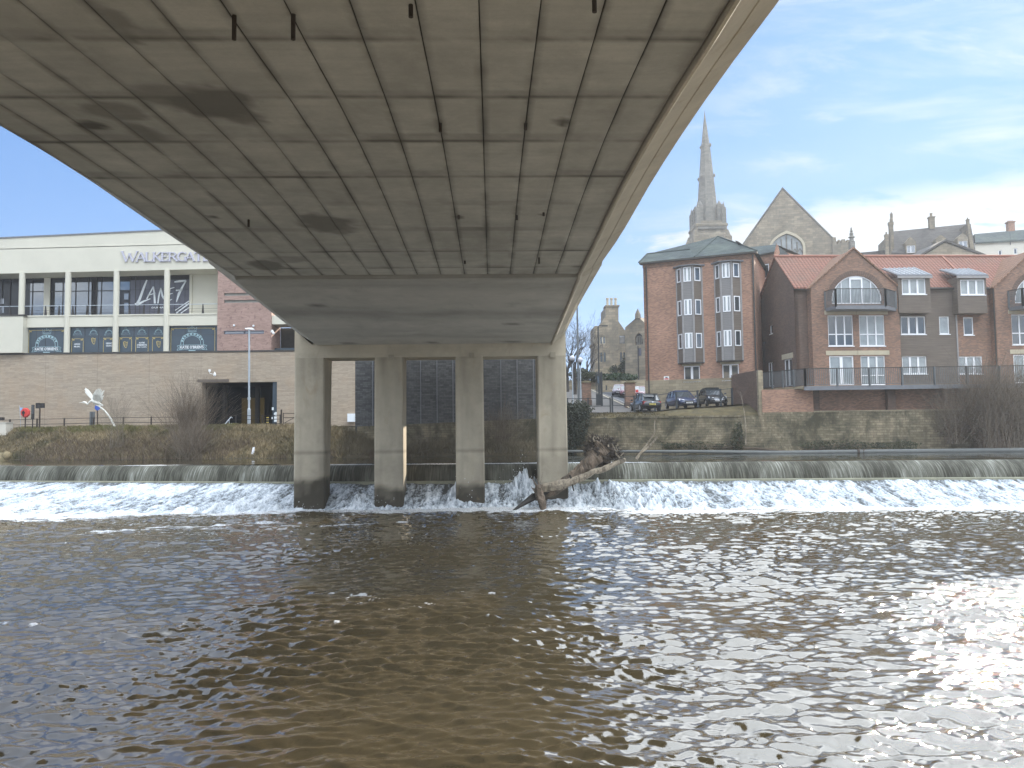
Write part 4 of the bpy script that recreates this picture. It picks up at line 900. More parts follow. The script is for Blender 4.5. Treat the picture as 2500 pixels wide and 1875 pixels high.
# ================================================================== TOWNHOUSES
TA = R_(3.0); p0 = aty(1975, 800, 62.)
FT = Facade(p0.xy, (p0.x+math.cos(TA), p0.y+math.sin(TA)))
th = thing('townhouse_row', 'brown brick waterside townhouses with red pantile roofs, gables, dormers and timber cladding', 'townhouses', FT.pt(8, 7.5, -4))
zG = FT.uz(2100, 945)[1]-.2; zEv = FT.uz(*D1(455, 325))[1]; zRg = None
def gable(uc, w, holes_ext, parent):
    """one projecting gable front; uc centre, w half width"""
uGl, _ = FT.uz(*D1(457, 700)); uGr, _ = FT.uz(*D1(1142, 700)); uApx, zApx = FT.uz(*D1(768, 30)); zEg = FT.uz(*D1(790, 322))[1]
hw = (uGr-uGl)/2; uC = (uGl+uGr)/2
def gfront(uc, first):
    s = uc-uC
    aw = FR(FT, D1, 606, 232, 998, 452); aw = (aw[0]+s, aw[1]+s, aw[2], aw[3])
    r1 = FR(FT, D1, 580, 541, 776, 780); r2 = FR(FT, D1, 824, 541, 1021, 780); d1 = FR(FT, D1, 592, 857, 783, 1085); d2 = FR(FT, D1, 837, 857, 1027, 1085)
    rr = [tuple([r[0]+s, r[1]+s, r[2], r[3]]) for r in (r1, r2, d1, d2)]
    # arch hole : half ellipse
    n = 20; cx = (aw[0]+aw[1])/2; ra = (aw[1]-aw[0])/2; hgt = aw[3]-aw[2]
    AH = [(cx-ra, aw[2]), (cx+ra, aw[2])]+[(cx+ra*math.cos(math.pi*i/n), aw[2]+.25+(hgt-.25)*math.sin(math.pi*i/n)) for i in range(n+1)]
    m = MB(); m.wall(FT, [(uc-hw, zG-.3), (uc+hw, zG-.3), (uc+hw, zEg), (uc, zApx), (uc-hw, zEg)], [RL(r) for r in rr]+[AH], thick=1.2)
    w = m.build('gable_wall', 'brown_brick', th)
    # soldier arch ring
    m = MB(); 
    for i in range(40):
        a0, a1 = math.pi*i/40+.006, math.pi*(i+1)/40-.006
        def q(a, k): return (cx+(ra+k)*math.cos(a), aw[2]+.25+(hgt-.25+k)*math.sin(a))
        P = [q(a0, .02), q(a0, .42), q(a1, .42), q(a1, .02)]; m.prism([FT.pt(u, z, .015) for u, z in P], -FT.n*.06)
    m.build('brick_arch', 'dark_brick', w)
    # arched glazing: white frame, door in the middle
    m = MB(); o0, o1 = -.17, -.08
    for i in range(24):
        a0, a1 = math.pi*i/24, math.pi*(i+1)/24
        def q(a, k): return (cx+(ra-k)*math.cos(a), aw[2]+.25+(hgt-.25-k)*math.sin(a))
        m.prism([FT.pt(u, z, o1) for u, z in (q(a0, 0), q(a1, 0), q(a1, .10), q(a0, .10))], -FT.n*.1)
    def top(u): t = max(0, 1-((u-cx)/ra)**2); return aw[2]+.25+(hgt-.25)*math.sqrt(t)
    for k, wd in ((-1.17, .06), (-.46, .13), (.46, .13), (1.17, .06)):
        u = cx+k*ra/1.98; m.fbox(FT, u-wd/2, u+wd/2, aw[2], top(u)-.05, o0, o1-.003)
    m.fbox(FT, cx-ra*.24, cx+ra*.24, aw[3]-.32, aw[3]-.10, o0, o1-.004); m.fbox(FT, cx-ra+.08, cx+ra-.08, aw[2], aw[2]+.09, o0, o1-.005)
    f = m.build('arched_window', 'upvc', th)
    g = MB(); g.prism([FT.pt(cx+(u-cx)*.98, min(z, aw[3]-.03), -.15) for u, z in AH[0:1]+AH[1:]], -FT.n*.02); g.build('pane', 'glass_pale', f)
    window(FT, th, rr[0], 3, .38, glass='glass'); window(FT, th, rr[1], 3, .38, glass='glass_pale')
    window(FT, th, rr[2], 2, None, mw=.24, fw=.11, glass='glass_pale', sill=False, name='french_door'); window(FT, th, rr[3], 3, .33, mw=.14, glass='glass_pale')
    zl = FT.uz(*D1(700, 521))[1]; zl2 = FT.uz(*D1(700, 833))[1]
    for za, zb in ((zl-.16, zl+.17), (zl2-.2, zl2+.16)):
        for a_, b_ in ((rr[0][0]-.25, rr[0][1]+.28), (rr[1][0]-.2, rr[1][1]+.3)): MB().fbox(FT, a_, min(b_, a_+2.75), za, zb, -.1, .03).build('stone_lintel', 'lintel', th)
    m = MB()
    for a_, b_ in (((uc-hw-.18, zEg-.18), (uc, zApx+.06)), ((uc+hw+.18, zEg-.18), (uc, zApx+.06))):
        A = FT.pt(a_[0], a_[1], 0); B = FT.pt(b_[0], b_[1], 0); m.hexa([A+FT.n*.12, B+FT.n*.12, B-FT.n*.35, A-FT.n*.35]+[p+Vector((0, 0, .14)) for p in (A+FT.n*.12, B+FT.n*.12, B-FT.n*.35, A-FT.n*.35)])
    m.build('coping', 'tile_brown', th)
    # balcony
    u0 = FT.uz(*D1(556, 470))[0]+s; u1 = FT.uz(*D1(1108, 470))[0]+s; pr = 1.3; f0 = FT.uz(*D1(640, 470), pr)[0]+s; f1 = FT.uz(*D1(1030, 470), pr)[0]+s
    zs = FT.uz(*D1(800, 462), pr)[1]; zt = FT.uz(*D1(800, 334), pr)[1]
    P = [FT.pt(u0, 0, 0.02), FT.pt(f0, 0, pr), FT.pt(f1, 0, pr), FT.pt(u1, 0, .02)]
    m = MB(); m.prism([Vector((p.x, p.y, zs-.32)) for p in P], (0, 0, .3)); bal = m.build('balcony', 'lead', th)
    m = MB(); hr = MB()
    for a_, b_ in zip(P[:-1], P[1:]):
        L_ = (b_-a_).length; n = int(L_/.115)
        for i in range(n+1):
            p = a_+(b_-a_)*i/n; w_ = .03
            m.box(p.x-.012, p.x+.012, p.y-.02, p.y+.02, zs, zt-.03)
        for p in (a_, b_): m.box(p.x-.06, p.x+.06, p.y-.06, p.y+.06, zs-.1, zt)
        hr.beam(Vector((a_.x, a_.y, zt)), Vector((b_.x, b_.y, zt)), .08, .05); m.beam(Vector((a_.x, a_.y, zs+.08)), Vector((b_.x, b_.y, zs+.08)), .04, .03)
    m.build('balustrade', 'rail_grey', bal); hr.build('handrail', 'dark_trim', bal)
gfront(uC, True)
uC2 = FT.uz(2537, 800)[0]; gfront(uC2, False)
# recessed left brick corner and the long timber-clad middle
uCor = FT.uz(1941, 800, -.8)[0]
m = MB(); m.wall(FT, [(uCor, zG-.3), (uGl+.1, zG-.3), (uGl+.1, zEg+.0), (uCor, zEg+.0)], off=-.8, thick=.3); m.build('wall', 'dark_brick', th)
FSd = Facade(FT.pt(uCor, 0, -.8-9.5).xy, FT.pt(uCor, 0, -.8).xy)   # left gable end
sp = lambda x, y: FSd.uz(*G8(x, y))
uap, zap = sp(1462, 290); ure, zre = sp(1312, 742); zRg = zap
hs = []
for (x0, y0, x1, y1) in ((1407, 968, 1436, 1058), (1392, 1345, 1444, 1590), (1555, 1312, 1636, 1588)):
    r = FSd.rect(*G8(x0, y0), *G8(x1, y1)); hs.append(r)
m = MB(); m.wall(FSd, [(ure, zG-.6), (FSd.len, zG-.6), (FSd.len, zEg), (uap, zap), (ure, zre)], [RL(h) for h in hs], off=.002, thick=.35); m.build('end_wall', 'dark_brick', th)
window(FSd, th, hs[0], 1, sill=True); window(FSd, th, hs[1], 2, name='side_door', sill=False); window(FSd, th, hs[2], 2, name='side_door', sill=False, mw=.14)
r = FSd.rect(*G8(1532, 1258), *G8(1645, 1312)); m = MB(); m.fbox(FSd, *r, -.05, .04); m.build('stone_lintel', 'lintel', th)
p = on(FSd, *G8(1350, 1150), .3); m = MB(); m.tube([on(FSd, *G8(1352, 1345), .12), on(FSd, *G8(1350, 1165), .12), p], .04, 6); m.lathe(p, [(.02, -.1), (.1, -.08), (.1, .1), (.02, .12)], 8); m.build('wall_lamp', 'dark_trim', th)
# timber middle
offT = -.6; uT0 = uGr-.05; uT1 = FT.uz(*D1(1860, 700), offT)[0]
uTb = FT.uz(*D1(1588, 800), offT)[0]
rt = [FR(FT, D1, 1147, 550, 1340, 690, offT), FR(FT, D1, 1447, 550, 1525, 688, offT), FR(FT, D1, 1158, 860, 1350, 998, offT)]
rb = [FR(FT, D1, 1637, 557, 1713, 695, offT), FR(FT, D1, 1600, 862, 1783, 998, offT)]
zTt = FT.uz(*D1(1480, 335), offT)[1]
m = MB(); m.wall(FT, [(uT0, zG-.3), (uTb, zG-.3), (uTb, zTt), (uT0, zTt)], [RL(r) for r in rt], off=offT, thick=.3, rev=.1); m.build('timber_wall', 'timber', th)
m = MB(); m.wall(FT, [(uTb, zG-.3), (uC2-hw+.1, zG-.3), (uC2-hw+.1, zTt), (uTb, zTt)], [RL(r) for r in rb], off=offT-.03, thick=.3, rev=.1); m.build('wall', 'brown_brick', th)
m = MB(); m.fbox(FT, uTb-.06, uTb+.06, zG, zTt, offT-.05, offT+.06); m.build('corner_board', 'timber_trim', th)
for i, r in enumerate(rt+rb): window(FT, th, r, 1 if r[1]-r[0] < 1.6 else 3, off=offT, glass=('glass', 'glass_pale', 'glass_pale', 'glass', 'glass_pale')[i], mw=.16, fw=.08)
# main roofs : long pantile slope
uEnd = uC2+14; dRg = -(FSd.len-uap)-.8; 
zEv2 = FT.uz(*D1(330, 335), -.5)[1]
def roofplane(u0, u1, name, material):
    a = FT.pt(u0, zEv2, -.45); b = FT.pt(u1, zEv2, -.45); c = FT.pt(u1, zRg, dRg); d = FT.pt(u0, zRg, dRg); e = FT.pt(u1, zEv2, 2*dRg); f = FT.pt(u0, zEv2, 2*dRg)
    t = Vector((0, 0, .12)); m = MB(); m.hexa([a, b, c, d, a+t, b+t, c+t, d+t]); m.hexa([d, c, e, f, d+t, c+t, e+t, f+t]); return m.build(name, material, th)
roofplane(uCor-.12, uEnd, 'pantile_roof', 'pantile')
m = MB(); m.tube([FT.pt(uCor-.12, zRg+.16, dRg), FT.pt(uEnd, zRg+.16, dRg)], .13, 8); m.build('ridge_tiles', 'ridge_tile', th)
m = MB(); u_ = FT.uz(2300, 629, dRg)[0]
m.beam(FT.pt(u_, zRg+.16, dRg), FT.pt(u_+1.2*0, zEv2+.14, -.45), .18, .1); m.build('verge_tiles', 'ridge_tile', th)
for uc in (uC, uC2):   # cross roofs behind the gables
    a = FT.pt(uc-hw-.25, zEg-.1, -.2); b = FT.pt(uc+hw+.25, zEg-.1, -.2); c = FT.pt(uc, zApx+.06, -.2); c2 = FT.pt(uc, zApx+.06, dRg-.5)
    a2 = FT.pt(uc-hw-.25, zEg-.1, dRg-.5); b2 = FT.pt(uc+hw+.25, zEg-.1, dRg-.5)
    m = MB(); m.poly([a, c, c2, a2]); m.poly([c, b, b2, c2]); m.build('cross_roof', 'tile_brown', th)
for (ua_, ub_, of_) in ((uCor-.15, uGl-.05, -.75), (uT0, uC2-hw, offT+.06)):
    m = MB(); m.tube([FT.pt(ua_, zEv2-.02, of_+.16), FT.pt(ub_, zEv2-.02, of_+.16)], .09, 8); m.build('gutter', 'dark_trim', th)
for px, y0, y1, off in ((1979, 702, 905, -.5), (2429, 702, 905, -.1)):
    u = FT.uz(px, 800, off)[0]; MB().tube([FT.pt(u, FT.uz(px, y0, off)[1], off), FT.pt(u, zG, off)], .055, 8).build('drainpipe', 'dark_trim', th)
# dormers
for (x0, x1, wx0, wx1, wy0, wy1, yb, rx0, ry0, rx1, ry1) in ((1128, 1378, 1155, 1342, 254, 378, 522, 995, 180, 1228, 172), (1590, 1815, 1611, 1802, 262, 382, 526, 1468, 188, 1660, 180)):
    o1 = offT+.75; r = FR(FT, D1, x0, 240, x1, yb, o1); w = FR(FT, D1, wx0, wy0, wx1, wy1, o1)
    m = MB(); m.wall(FT, RL(r), [RL(w)], off=o1, thick=.1); dm = m.build('dormer', 'timber', th)
    m = MB(); 
    m.fbox(FT, r[0]+.005, r[0]+.1, r[2]+.01, r[3]-.01, o1-3.0, o1-.1); m.fbox(FT, r[1]-.1, r[1]-.005, r[2]+.01, r[3]-.01, o1-3.0, o1-.1); m.fbox(FT, r[0]+.1, r[1]-.1, r[2]+.01, r[2]+.1, o1-1., o1-.1); m.build('dormer_cheek', 'timber', dm)
    window(FT, dm, w, 3, off=o1, mw=.16, fw=.09, glass='glass_pale')
    bk0 = on(FT, *D1(rx0, ry0), -1.6); bk1 = on(FT, *D1(rx1, ry1), -1.6)
    a, b = FT.pt(r[0]-.12, r[3]+.02, o1+.15), FT.pt(r[1]+.12, r[3]+.02, o1+.15)
    c, d = FT.pt(r[1]+.12, bk1.z, -2.), FT.pt(r[0]-.12, bk0.z, -2.); t = Vector((0, 0, .12))
    m = MB(); m.hexa([a, b, c, d, a+t, b+t, c+t, d+t]); m.build('dormer_roof', 'lead', dm)
    m = MB()
    for i in range(7): k = (i+.5)/7; m.beam(a+(b-a)*k+t*1.2, d+(c-d)*k+t*1.2, .05, .07)
    m.build('roof_rolls', 'galv', dm)
    m = MB(); m.fbox(FT, r[0]-.12, r[1]+.12, r[3]-.16, r[3]+.03, o1+.12, o1+.2); m.build('fascia', 'timber_trim', dm)
# promenade deck with railing
zD = 7.62; FP = Facade(aty(1990, 900, 58.9).xy, aty(2560, 900, 58.3).xy)
pd = thing('promenade', 'grey riverside balcony walkway with long railing along the townhouses', 'balcony walkway', FP.pt(6, zD, 0))
m = MB(); m.fbox(FP, -.9, 26, zD-.28, zD, -4.2, 0.); m.build('deck', 'sandstone', pd)
m = MB(); m.fbox(FP, -.9, 26, zD-.34, zD-.02, .003, .07); m.build('edge_beam', 'lead', pd)
A0 = aty(1859, 910, 62.6); P = [A0, FP.pt(-.8, 0, 0), FP.pt(26, 0, 0)]
m = MB(); m.prism([Vector((p.x, p.y, zD-.2)) for p in (P[0], P[1], FP.pt(-.8, 0, -4), FP.pt(-.8, 0, -5))], (0, 0, .2)); m.build('deck', 'sandstone', pd)
bm_, hr = MB(), MB(); zR = 8.95
for a, b in zip(P[:-1], P[1:]):
    L_ = (b-a).length; n = int(L_/(.22 if a is P[0] else .14)); d = (b-a).normalized()
    for i in range(n+1):
        p = a+(b-a)*i/n; bm_.box(p.x-.016, p.x+.016, p.y-.02, p.y+.02, zD+.1, zR-.03)
    npst = max(2, int(L_/2.3))
    for i in range(npst+1):
        p = a+(b-a)*i/npst; q = MB(); q.box(p.x-.05, p.x+.05, p.y-.14, p.y+.05, zD-.02, zR); q.build('post', 'rail_grey', pd)
    hr.beam(Vector((a.x, a.y, zR)), Vector((b.x, b.y, zR)), .1, .06); bm_.beam(Vector((a.x, a.y, zD+.1)), Vector((b.x, b.y, zD+.1)), .04)
bm_.build('balusters', 'rail_grey', pd); hr.build('handrail', 'dark_trim', pd)
# angled dark brick screen wall and stone pillar by the car park
sw = thing('screen_wall', 'dark brown brick screen wall rising towards the townhouses beside the parked cars', 'wall', aty(1820, 990, 63))
f = Facade(aty(1786, 950, 65.5).xy, aty(1852, 950, 60.6).xy); zt0 = f.uz(*E5(1682, 852))[1]; zt1 = f.uz(*E5(1940, 802))[1]
m = MB(); m.wall(f, [(0, 5.2), (f.len, 5.2), (f.len, zt1), (0, zt0)], thick=.35); m.build('wall_face', 'dark_brick', sw)
m = MB(); p = aty(1855, 930, 60.3); m.box(p.x-.18, p.x+.18, p.y-.2, p.y+.2, 5.3, 8.95); m.build('stone_pier', 'sandstone', sw)

# ================================================================== CHURCH, SPIRE AND HOUSES ON THE HILL
def prismb(F, cv, pts, depth, name, material, parent, off=0.):
    P = [F.pt(u, z, off) for u, z in UZ(F, cv, pts, off)]; return MB().prism(P, -F.n*depth).build(name, material, parent)
YS = 168.; c0 = aty(1729, 600, YS+4); FSp = Facade((c0.x-20, YS+4), (c0.x+20, YS+4))
spz = lambda y: FSp.uz(*S6(780, y))[1]
ch = thing('church_spire', 'tall slender stone church spire with carved pinnacles at its base', 'church spire', (c0.x, YS+4, spz(1540)))
cx = c0.x; cy = YS+4
def octo(r, z, k=8, ro=.3927): return [(cx+r*math.cos(ro+i*2*math.pi/k)/math.cos(math.pi/k), cy+r*math.sin(ro+i*2*math.pi/k)/math.cos(math.pi/k), z) for i in range(k)]
def frust(m, rings, k=8, ro=.3927):
    V = []; [V.extend(octo(r, z, k, ro)) for r, z in rings]; F = []
    for i in range(len(rings)-1):
        for j in range(k): F.append((i*k+j, i*k+(j+1) % k, (i+1)*k+(j+1) % k, (i+1)*k+j))
    F += [tuple(range(k-1, -1, -1)), tuple(range(len(V)-k, len(V)))]; return m.add(V, F)
px2m = YS/CF*.2411
m = MB(); frust(m, [(96*px2m*1.0, spz(1290)), (93*px2m, spz(1090)), (70*px2m, spz(800)), (69*px2m, spz(790)), (42*px2m, spz(470)), (38*px2m, spz(455)), (3*px2m, spz(150)), (1*px2m, spz(120))]); m.build('spire', 'spire_stone', ch)
m = MB(); frust(m, [(172*px2m, spz(1700)-14), (172*px2m, spz(1420)), (160*px2m, spz(1400)), (157*px2m, spz(1340)), (166*px2m, spz(1330)), (166*px2m, spz(1310)), (150*px2m, spz(1300)), (150*px2m, spz(1275))], 4, math.pi/4); m.build('tower', 'church_stone', ch)
m = MB()
for i in range(14): 
    u = cx+(-130+i*20)*px2m; m.box(u-.25, u+.25, cy-166*px2m-.2, cy-160*px2m, spz(1365), spz(1340))
m.build('corbel_table', 'spire_stone', ch)
for sx in (-1, 1):
    for sy in (-1, 1):
        bx_, by_ = cx+sx*133*px2m, cy+sy*133*px2m
        m = MB(); r = 22*px2m
        m.box(bx_-r, bx_+r, by_-r, by_+r, spz(1310), spz(1160)); m.box(bx_-r*.9, bx_+r*.9, by_-r*.9, by_+r*.9, spz(1160), spz(1145)); m.lathe((bx_, by_, 0), [(r*.8, spz(1145)), (.02, spz(1080))], 4); m.build('pinnacle', 'spire_stone', ch)
        m = MB(); r2 = 36*px2m; b2x, b2y = cx+sx*160*px2m, cy+sy*160*px2m; m.box(b2x-r2, b2x+r2, b2y-r2, b2y+r2, spz(1560)-10, spz(1440)); m.lathe((b2x, b2y, 0), [(r2*1.1, spz(1440)), (r2*.3, spz(1370))], 4); m.build('buttress', 'church_stone', ch)
        m = MB(); q = 100*px2m; b2x, b2y = cx+sx*q, cy+sy*q; m.box(b2x-.6, b2x+.6, b2y-.6, b2y+.6, spz(1290), spz(1110)); m.lathe((b2x, b2y, 0), [(.7, spz(1110)), (.02, spz(1060))], 4); m.build('pinnacle', 'spire_stone', ch)
for a in range(4):   # gabled lucarnes
    ang = a*math.pi/2-math.pi/2; dx_, dy_ = math.cos(ang), math.sin(ang); r = 92*px2m
    f = Facade((cx+dx_*r+dy_*1.2, cy+dy_*r-dx_*1.2), (cx+dx_*r-dy_*1.2, cy+dy_*r+dx_*1.2))
    m = MB(); m.wall(f, [(0, spz(1290)), (2.4, spz(1290)), (2.4, spz(1190)), (1.2, spz(1080)), (0, spz(1190))], [[(.8, spz(1270)), (1.6, spz(1270)), (1.6, spz(1200)), (1.2, spz(1170)), (.8, spz(1200))]], thick=2.2, rev=.5); lc = m.build('lucarne', 'spire_stone', ch)
    MB().fbox(f, .8, 1.6, spz(1270), spz(1170), -.55, -.5).build('louvre', 'dark_trim', lc)
m = MB()
for y_ in (800, 485):
    rr_ = 70 if y_ == 800 else 43
    for a in range(4): 
        ang = a*math.pi/2+math.pi/4; m.lathe((cx+math.cos(ang)*rr_*1.35*px2m, cy+math.sin(ang)*rr_*1.35*px2m, spz(y_)), [(.05, -.5), (.25, -.2), (.25, .1), (.03, .5)], 6)
m.build('crocket', 'spire_stone', ch)
# big gabled church end
YC_ = 148.; FC = Facade(aty(1800, 560, YC_+2).xy, aty(2060, 560, YC_-2).xy)
cg = thing('gabled_church', 'tall steep sandstone gable with a large pointed traceried window', 'church', FC.pt(10, 20, -5))
PG = UZ(FC, H7, [(35, 520), (348, 72), (735, 455), (740, 900), (-40, 900), (0, 560)])
uW0, zW0 = FC.uz(*H7(262, 500)); uW1, _ = FC.uz(*H7(505, 500)); zWt = FC.uz(*H7(380, 412))[1]; cw = (uW0+uW1)/2; rw_ = (uW1-uW0)/2
def pointed(c, r, zb, zs, zt, n=8):
    L = [(c-r, zb), (c+r, zb)]+[(c-r+2*r*math.cos(t), zs+(zt-zs)*math.sin(t)/math.sin(math.pi/3)) for t in np.linspace(0, math.pi/3*.98, n)]+[(c, zt)]
    return L+[(2*c-u, z) for u, z in reversed(L[2:-1])]
pw = pointed(cw, rw_, FC.uz(*H7(380, 860))[1], FC.uz(*H7(380, 520))[1], zWt)
m = MB(); m.wall(FC, PG, [pw], thick=1., rev=.6); m.build('gable_wall', 'church_stone', cg)
pw2 = pointed(cw, rw_+.45, FC.uz(*H7(380, 860))[1], FC.uz(*H7(380, 520))[1], zWt+.55)
m = MB()
for a_, b_, c_, d_ in zip(pw[1:], pw[2:], pw2[2:], pw2[1:]):
    if a_ == b_: continue
    m.prism([FC.pt(u, z, .12) for u, z in (a_, b_, c_, d_)], -FC.n*.14)
m.build('hood_mould', 'lintel', cg)
zb_ = FC.uz(*H7(380, 860))[1]; m = MB(); m.prism([FC.pt(u, z, -.55) for u, z in pw], -FC.n*.1); wn_ = m.build('window', 'glass_pale', cg)
m = MB()
for k in range(1, 6):
    u = uW0+(uW1-uW0)*k/6; zt_ = zWt-abs(u-cw)/rw_*(zWt-FC.uz(*H7(380, 520))[1])*.8-.2; m.fbox(FC, u-.10, u+.10, zb_, zt_, -.5, -.25)
zt2 = FC.uz(*H7(380, 528))[1]
for k in range(6):
    u = uW0+(uW1-uW0)*(k+.5)/6; hwid = (uW1-uW0)/12
    m.beam(FC.pt(u-hwid, zt2-.9, -.3), FC.pt(u, zt2, -.3), .14); m.beam(FC.pt(u+hwid, zt2-.9, -.3), FC.pt(u, zt2, -.3), .14)
m.fbox(FC, uW0, uW1, zt2-3.1, zt2-2.8, -.5, -.2)
m.build('tracery', 'spire_stone', wn_)
m = MB(); A, B, C_ = (FC.pt(u, z, .12) for u, z in UZ(FC, H7, [(28, 522), (348, 66), (742, 458)]))
for a_, b_ in ((A, B), (B, C_)): m.hexa([a_, b_, b_-FC.n*1.0, a_-FC.n*1.0]+[q+Vector((0, 0, .35)) for q in (a_, b_, b_-FC.n*1.0, a_-FC.n*1.0)])
m.build('coping', 'spire_stone', cg)
m = MB(); dn = -FC.n*20; m.poly([A, B, B+dn, A+dn]); m.poly([B, C_, C_+dn, B+dn]); m.build('roof', 'slate_roof', cg)
m = MB(); 
for pts in ([(735, 440), (760, 440), (765, 490), (778, 490), (778, 458), (792, 458), (792, 485), (805, 485), (806, 455), (832, 455), (834, 480), (845, 480), (846, 458), (870, 460), (872, 700), (735, 700)],): m.prism([FC.pt(u, z, .3) for u, z in UZ(FC, H7, pts, .3)], -FC.n*3)
m.build('battlement', 'church_stone', cg)
pn = thing('stone_pinnacle', 'slim crocketed stone pinnacle above the townhouse gable', 'pinnacle', aty(*H7(895, 560), 140))
f = Facade(aty(2070, 600, 140).xy, aty(2100, 600, 140).xy); z = lambda y: f.uz(*H7(895, y))[1]; u = f.uz(*H7(893, 500))[0]; P = f.pt(u, 0, -.5); s_ = 140/CF*.3165
m = MB(); m.box(P.x-18*s_, P.x+18*s_, P.y-18*s_, P.y+18*s_, z(620), z(470)); m.lathe((P.x, P.y, 0), [(24*s_, z(470)), (17*s_, z(462)), (17*s_, z(440)), (28*s_, z(436)), (14*s_, z(425)), (16*s_, z(405)), (9*s_, z(398)), (12*s_, z(385)), (5*s_, z(378)), (7*s_, z(370)), (.02, z(355))], 8); m.build('shaft', 'spire_stone', pn)
# dark slate-roofed house
YH = 125.; FH = Facade(aty(2170, 600, YH+1).xy, aty(2385, 600, YH-2).xy)
dh = thing('slate_house', 'dark slate-roofed stone house on the hill with tall chimneys and carved dormers', 'house', FH.pt(8, 18, -4))
prismb(FH, H7, [(1180, 590), (1185, 405), (1200, 560), (1830, 560), (1830, 700), (1180, 700)], 9, 'wall', 'church_stone', dh)
P = UZ(FH, H7, [(1185, 560), (1835, 560)]); a, b = FH.pt(P[0][0], P[0][1], .3), FH.pt(P[1][0], P[1][1], .3)
c = on(FH, *H7(1800, 335), -4.5); d = on(FH, *H7(1200, 395), -4.5); t = Vector((0, 0, -.3))
m = MB(); m.hexa([a+t, b+t, c+t, d+t, a, b, c, d]); a3, b3 = a-FH.n*9.5, b-FH.n*9.5; m.poly([d, c, b3, a3]); m.build('roof', 'dark_roof', dh)
m = MB(); m.prism([on(FH, *H7(x, y), -.1) for x, y in ((1775, 330), (1790, 330), (1835, 560), (1835, 700), (1822, 700), (1800, 560))], -FH.n*8); m.build('gable_end', 'church_stone', dh)
def chimney(F, cv, x0, x1, y0, y1, off, parent, mt='church_stone', pots=1, taper=True, name='chimney'):
    a = F.rect(*cv(x0, y0), *cv(x1, y1), off); m = MB(); w = (a[1]-a[0]); h = a[3]-a[2]
    m.fbox(F, a[0], a[1], a[2], a[3]-h*.12, off-w, off); m.fbox(F, a[0]-w*.12, a[1]+w*.12, a[3]-h*.12, a[3]-h*.04, off-w*1.12, off+w*.12)
    c = m.build(name, mt, parent); m = MB()
    for k in range(pots):
        u = a[0]+w*(k+.5)/pots; P = F.pt(u, a[3]-h*.04, off-w/2); r_ = w/pots*.28; m.lathe(P, [(r_, 0), (r_*.85, r_*2.2), (r_*1.05, r_*2.3), (r_*1.0, r_*2.8)], 8)
    m.build('chimney_pot', mt, c)
chimney(FH, H7, 1482, 1525, 275, 375, -4, dh)
chimney(FH, H7, 1176, 1208, 310, 590, -.5, dh); chimney(FH, H7, 1143, 1170, 410, 590, .3, dh); chimney(FH, H7, 1183, 1200, 255, 320, -.6, dh); chimney(FH, H7, 1770, 1792, 300, 345, -4, dh)
for (x0, x1, yt, yw0, yw1, yb) in ((1298, 1378, 435, 503, 560, 562), (1530, 1612, 420, 478, 500, 520), (1700, 1782, 405, 468, 525, 530)):
    a = FH.rect(*H7(x0, yt), *H7(x1, yb), .4); xm = (a[0]+a[1])/2; zs = FH.uz(*H7(x0, yw0-25), .4)[1]
    hole = []
    ww = FH.rect(*H7(x0+10, yw0), *H7(x1-6, yw1), .4)
    m = MB(); m.wall(FH, [(a[0], a[2]), (a[1], a[2]), (a[1], zs), (xm, a[3]), (a[0], zs)], [RL((ww[0], ww[1], ww[2]+.02, ww[3]))], off=.4, thick=2.4); dq = m.build('dormer', 'church_stone', dh)
    window(FH, dq, (ww[0], ww[1], ww[2]+.02, ww[3]), 2, off=.4, sill=False, glass='glass_blue')
prismb(FH, H7, [(930, 560), (1145, 540), (1145, 700), (930, 700)], 6, 'side_range', 'dark_roof', dh, off=-1)
g2 = thing('low_stone_gable', 'low wide stone gable in front of the slate-roofed house', 'house', FH.pt(14, 18, 12))
F2 = Facade(aty(2230, 600, 110).xy, aty(2410, 600, 110).xy)
prismb(F2, H7, [(1400, 600), (1600, 482), (1905, 590), (1905, 700), (1400, 700)], 6, 'gable_wall', 'church_stone', g2)
m = MB(); A, B, C_ = (F2.pt(u, z, .2) for u, z in UZ(F2, H7, [(1385, 602), (1600, 472), (1920, 592)]))
for a_, b_ in ((A, B), (B, C_)): m.hexa([a_, b_, b_-F2.n*7, a_-F2.n*7]+[q+Vector((0, 0, .3)) for q in (a_, b_, b_-F2.n*7, a_-F2.n*7)])
m.build('roof', 'dark_roof', g2)
# pale rendered house
FR_ = Facade(aty(2380, 600, 131).xy, aty(2560, 600, 129).xy)
wh = thing('rendered_house', 'cream rendered house with slate roof and brick chimney at the far right', 'house', FR_.pt(5, 18, -4))
wr = [FR_.rect(*H7(2015, 540), *H7(2042, 590)), FR_.rect(*H7(2133, 525), *H7(2160, 570))]
Q = UZ(FR_, H7, [(1836, 700), (2400, 700), (2400, 450), (1836, 485)]); m = MB(); m.wall(FR_, Q, [RL(r) for r in wr], thick=8); m.build('wall', 'render_white', wh)
for r in wr: window(FR_, wh, r, 1, sill=False, fw=.1)
a, b = (FR_.pt(u, z, .3) for u, z in UZ(FR_, H7, [(1830, 482), (2410, 447)])); c, d = on(FR_, *H7(2400, 365), -4), on(FR_, *H7(1830, 415), -4)
m = MB(); m.hexa([a+t, b+t, c+t, d+t, a, b, c, d]); m.poly([d, c, b-FR_.n*9, a-FR_.n*9]); m.build('roof', 'slate_roof', wh)
chimney(FR_, H7, 2092, 2142, 312, 400, -3.8, wh, 'red_brick', 3)
m = MB(); u = FR_.uz(*H7(2105, 500))[0]; m.tube([FR_.pt(u, FR_.uz(*H7(2105, 500))[1], .15), FR_.pt(u, FR_.uz(*H7(2105, 400))[1], .15)], .06, 6); m.build('drainpipe', 'rail_grey', wh)
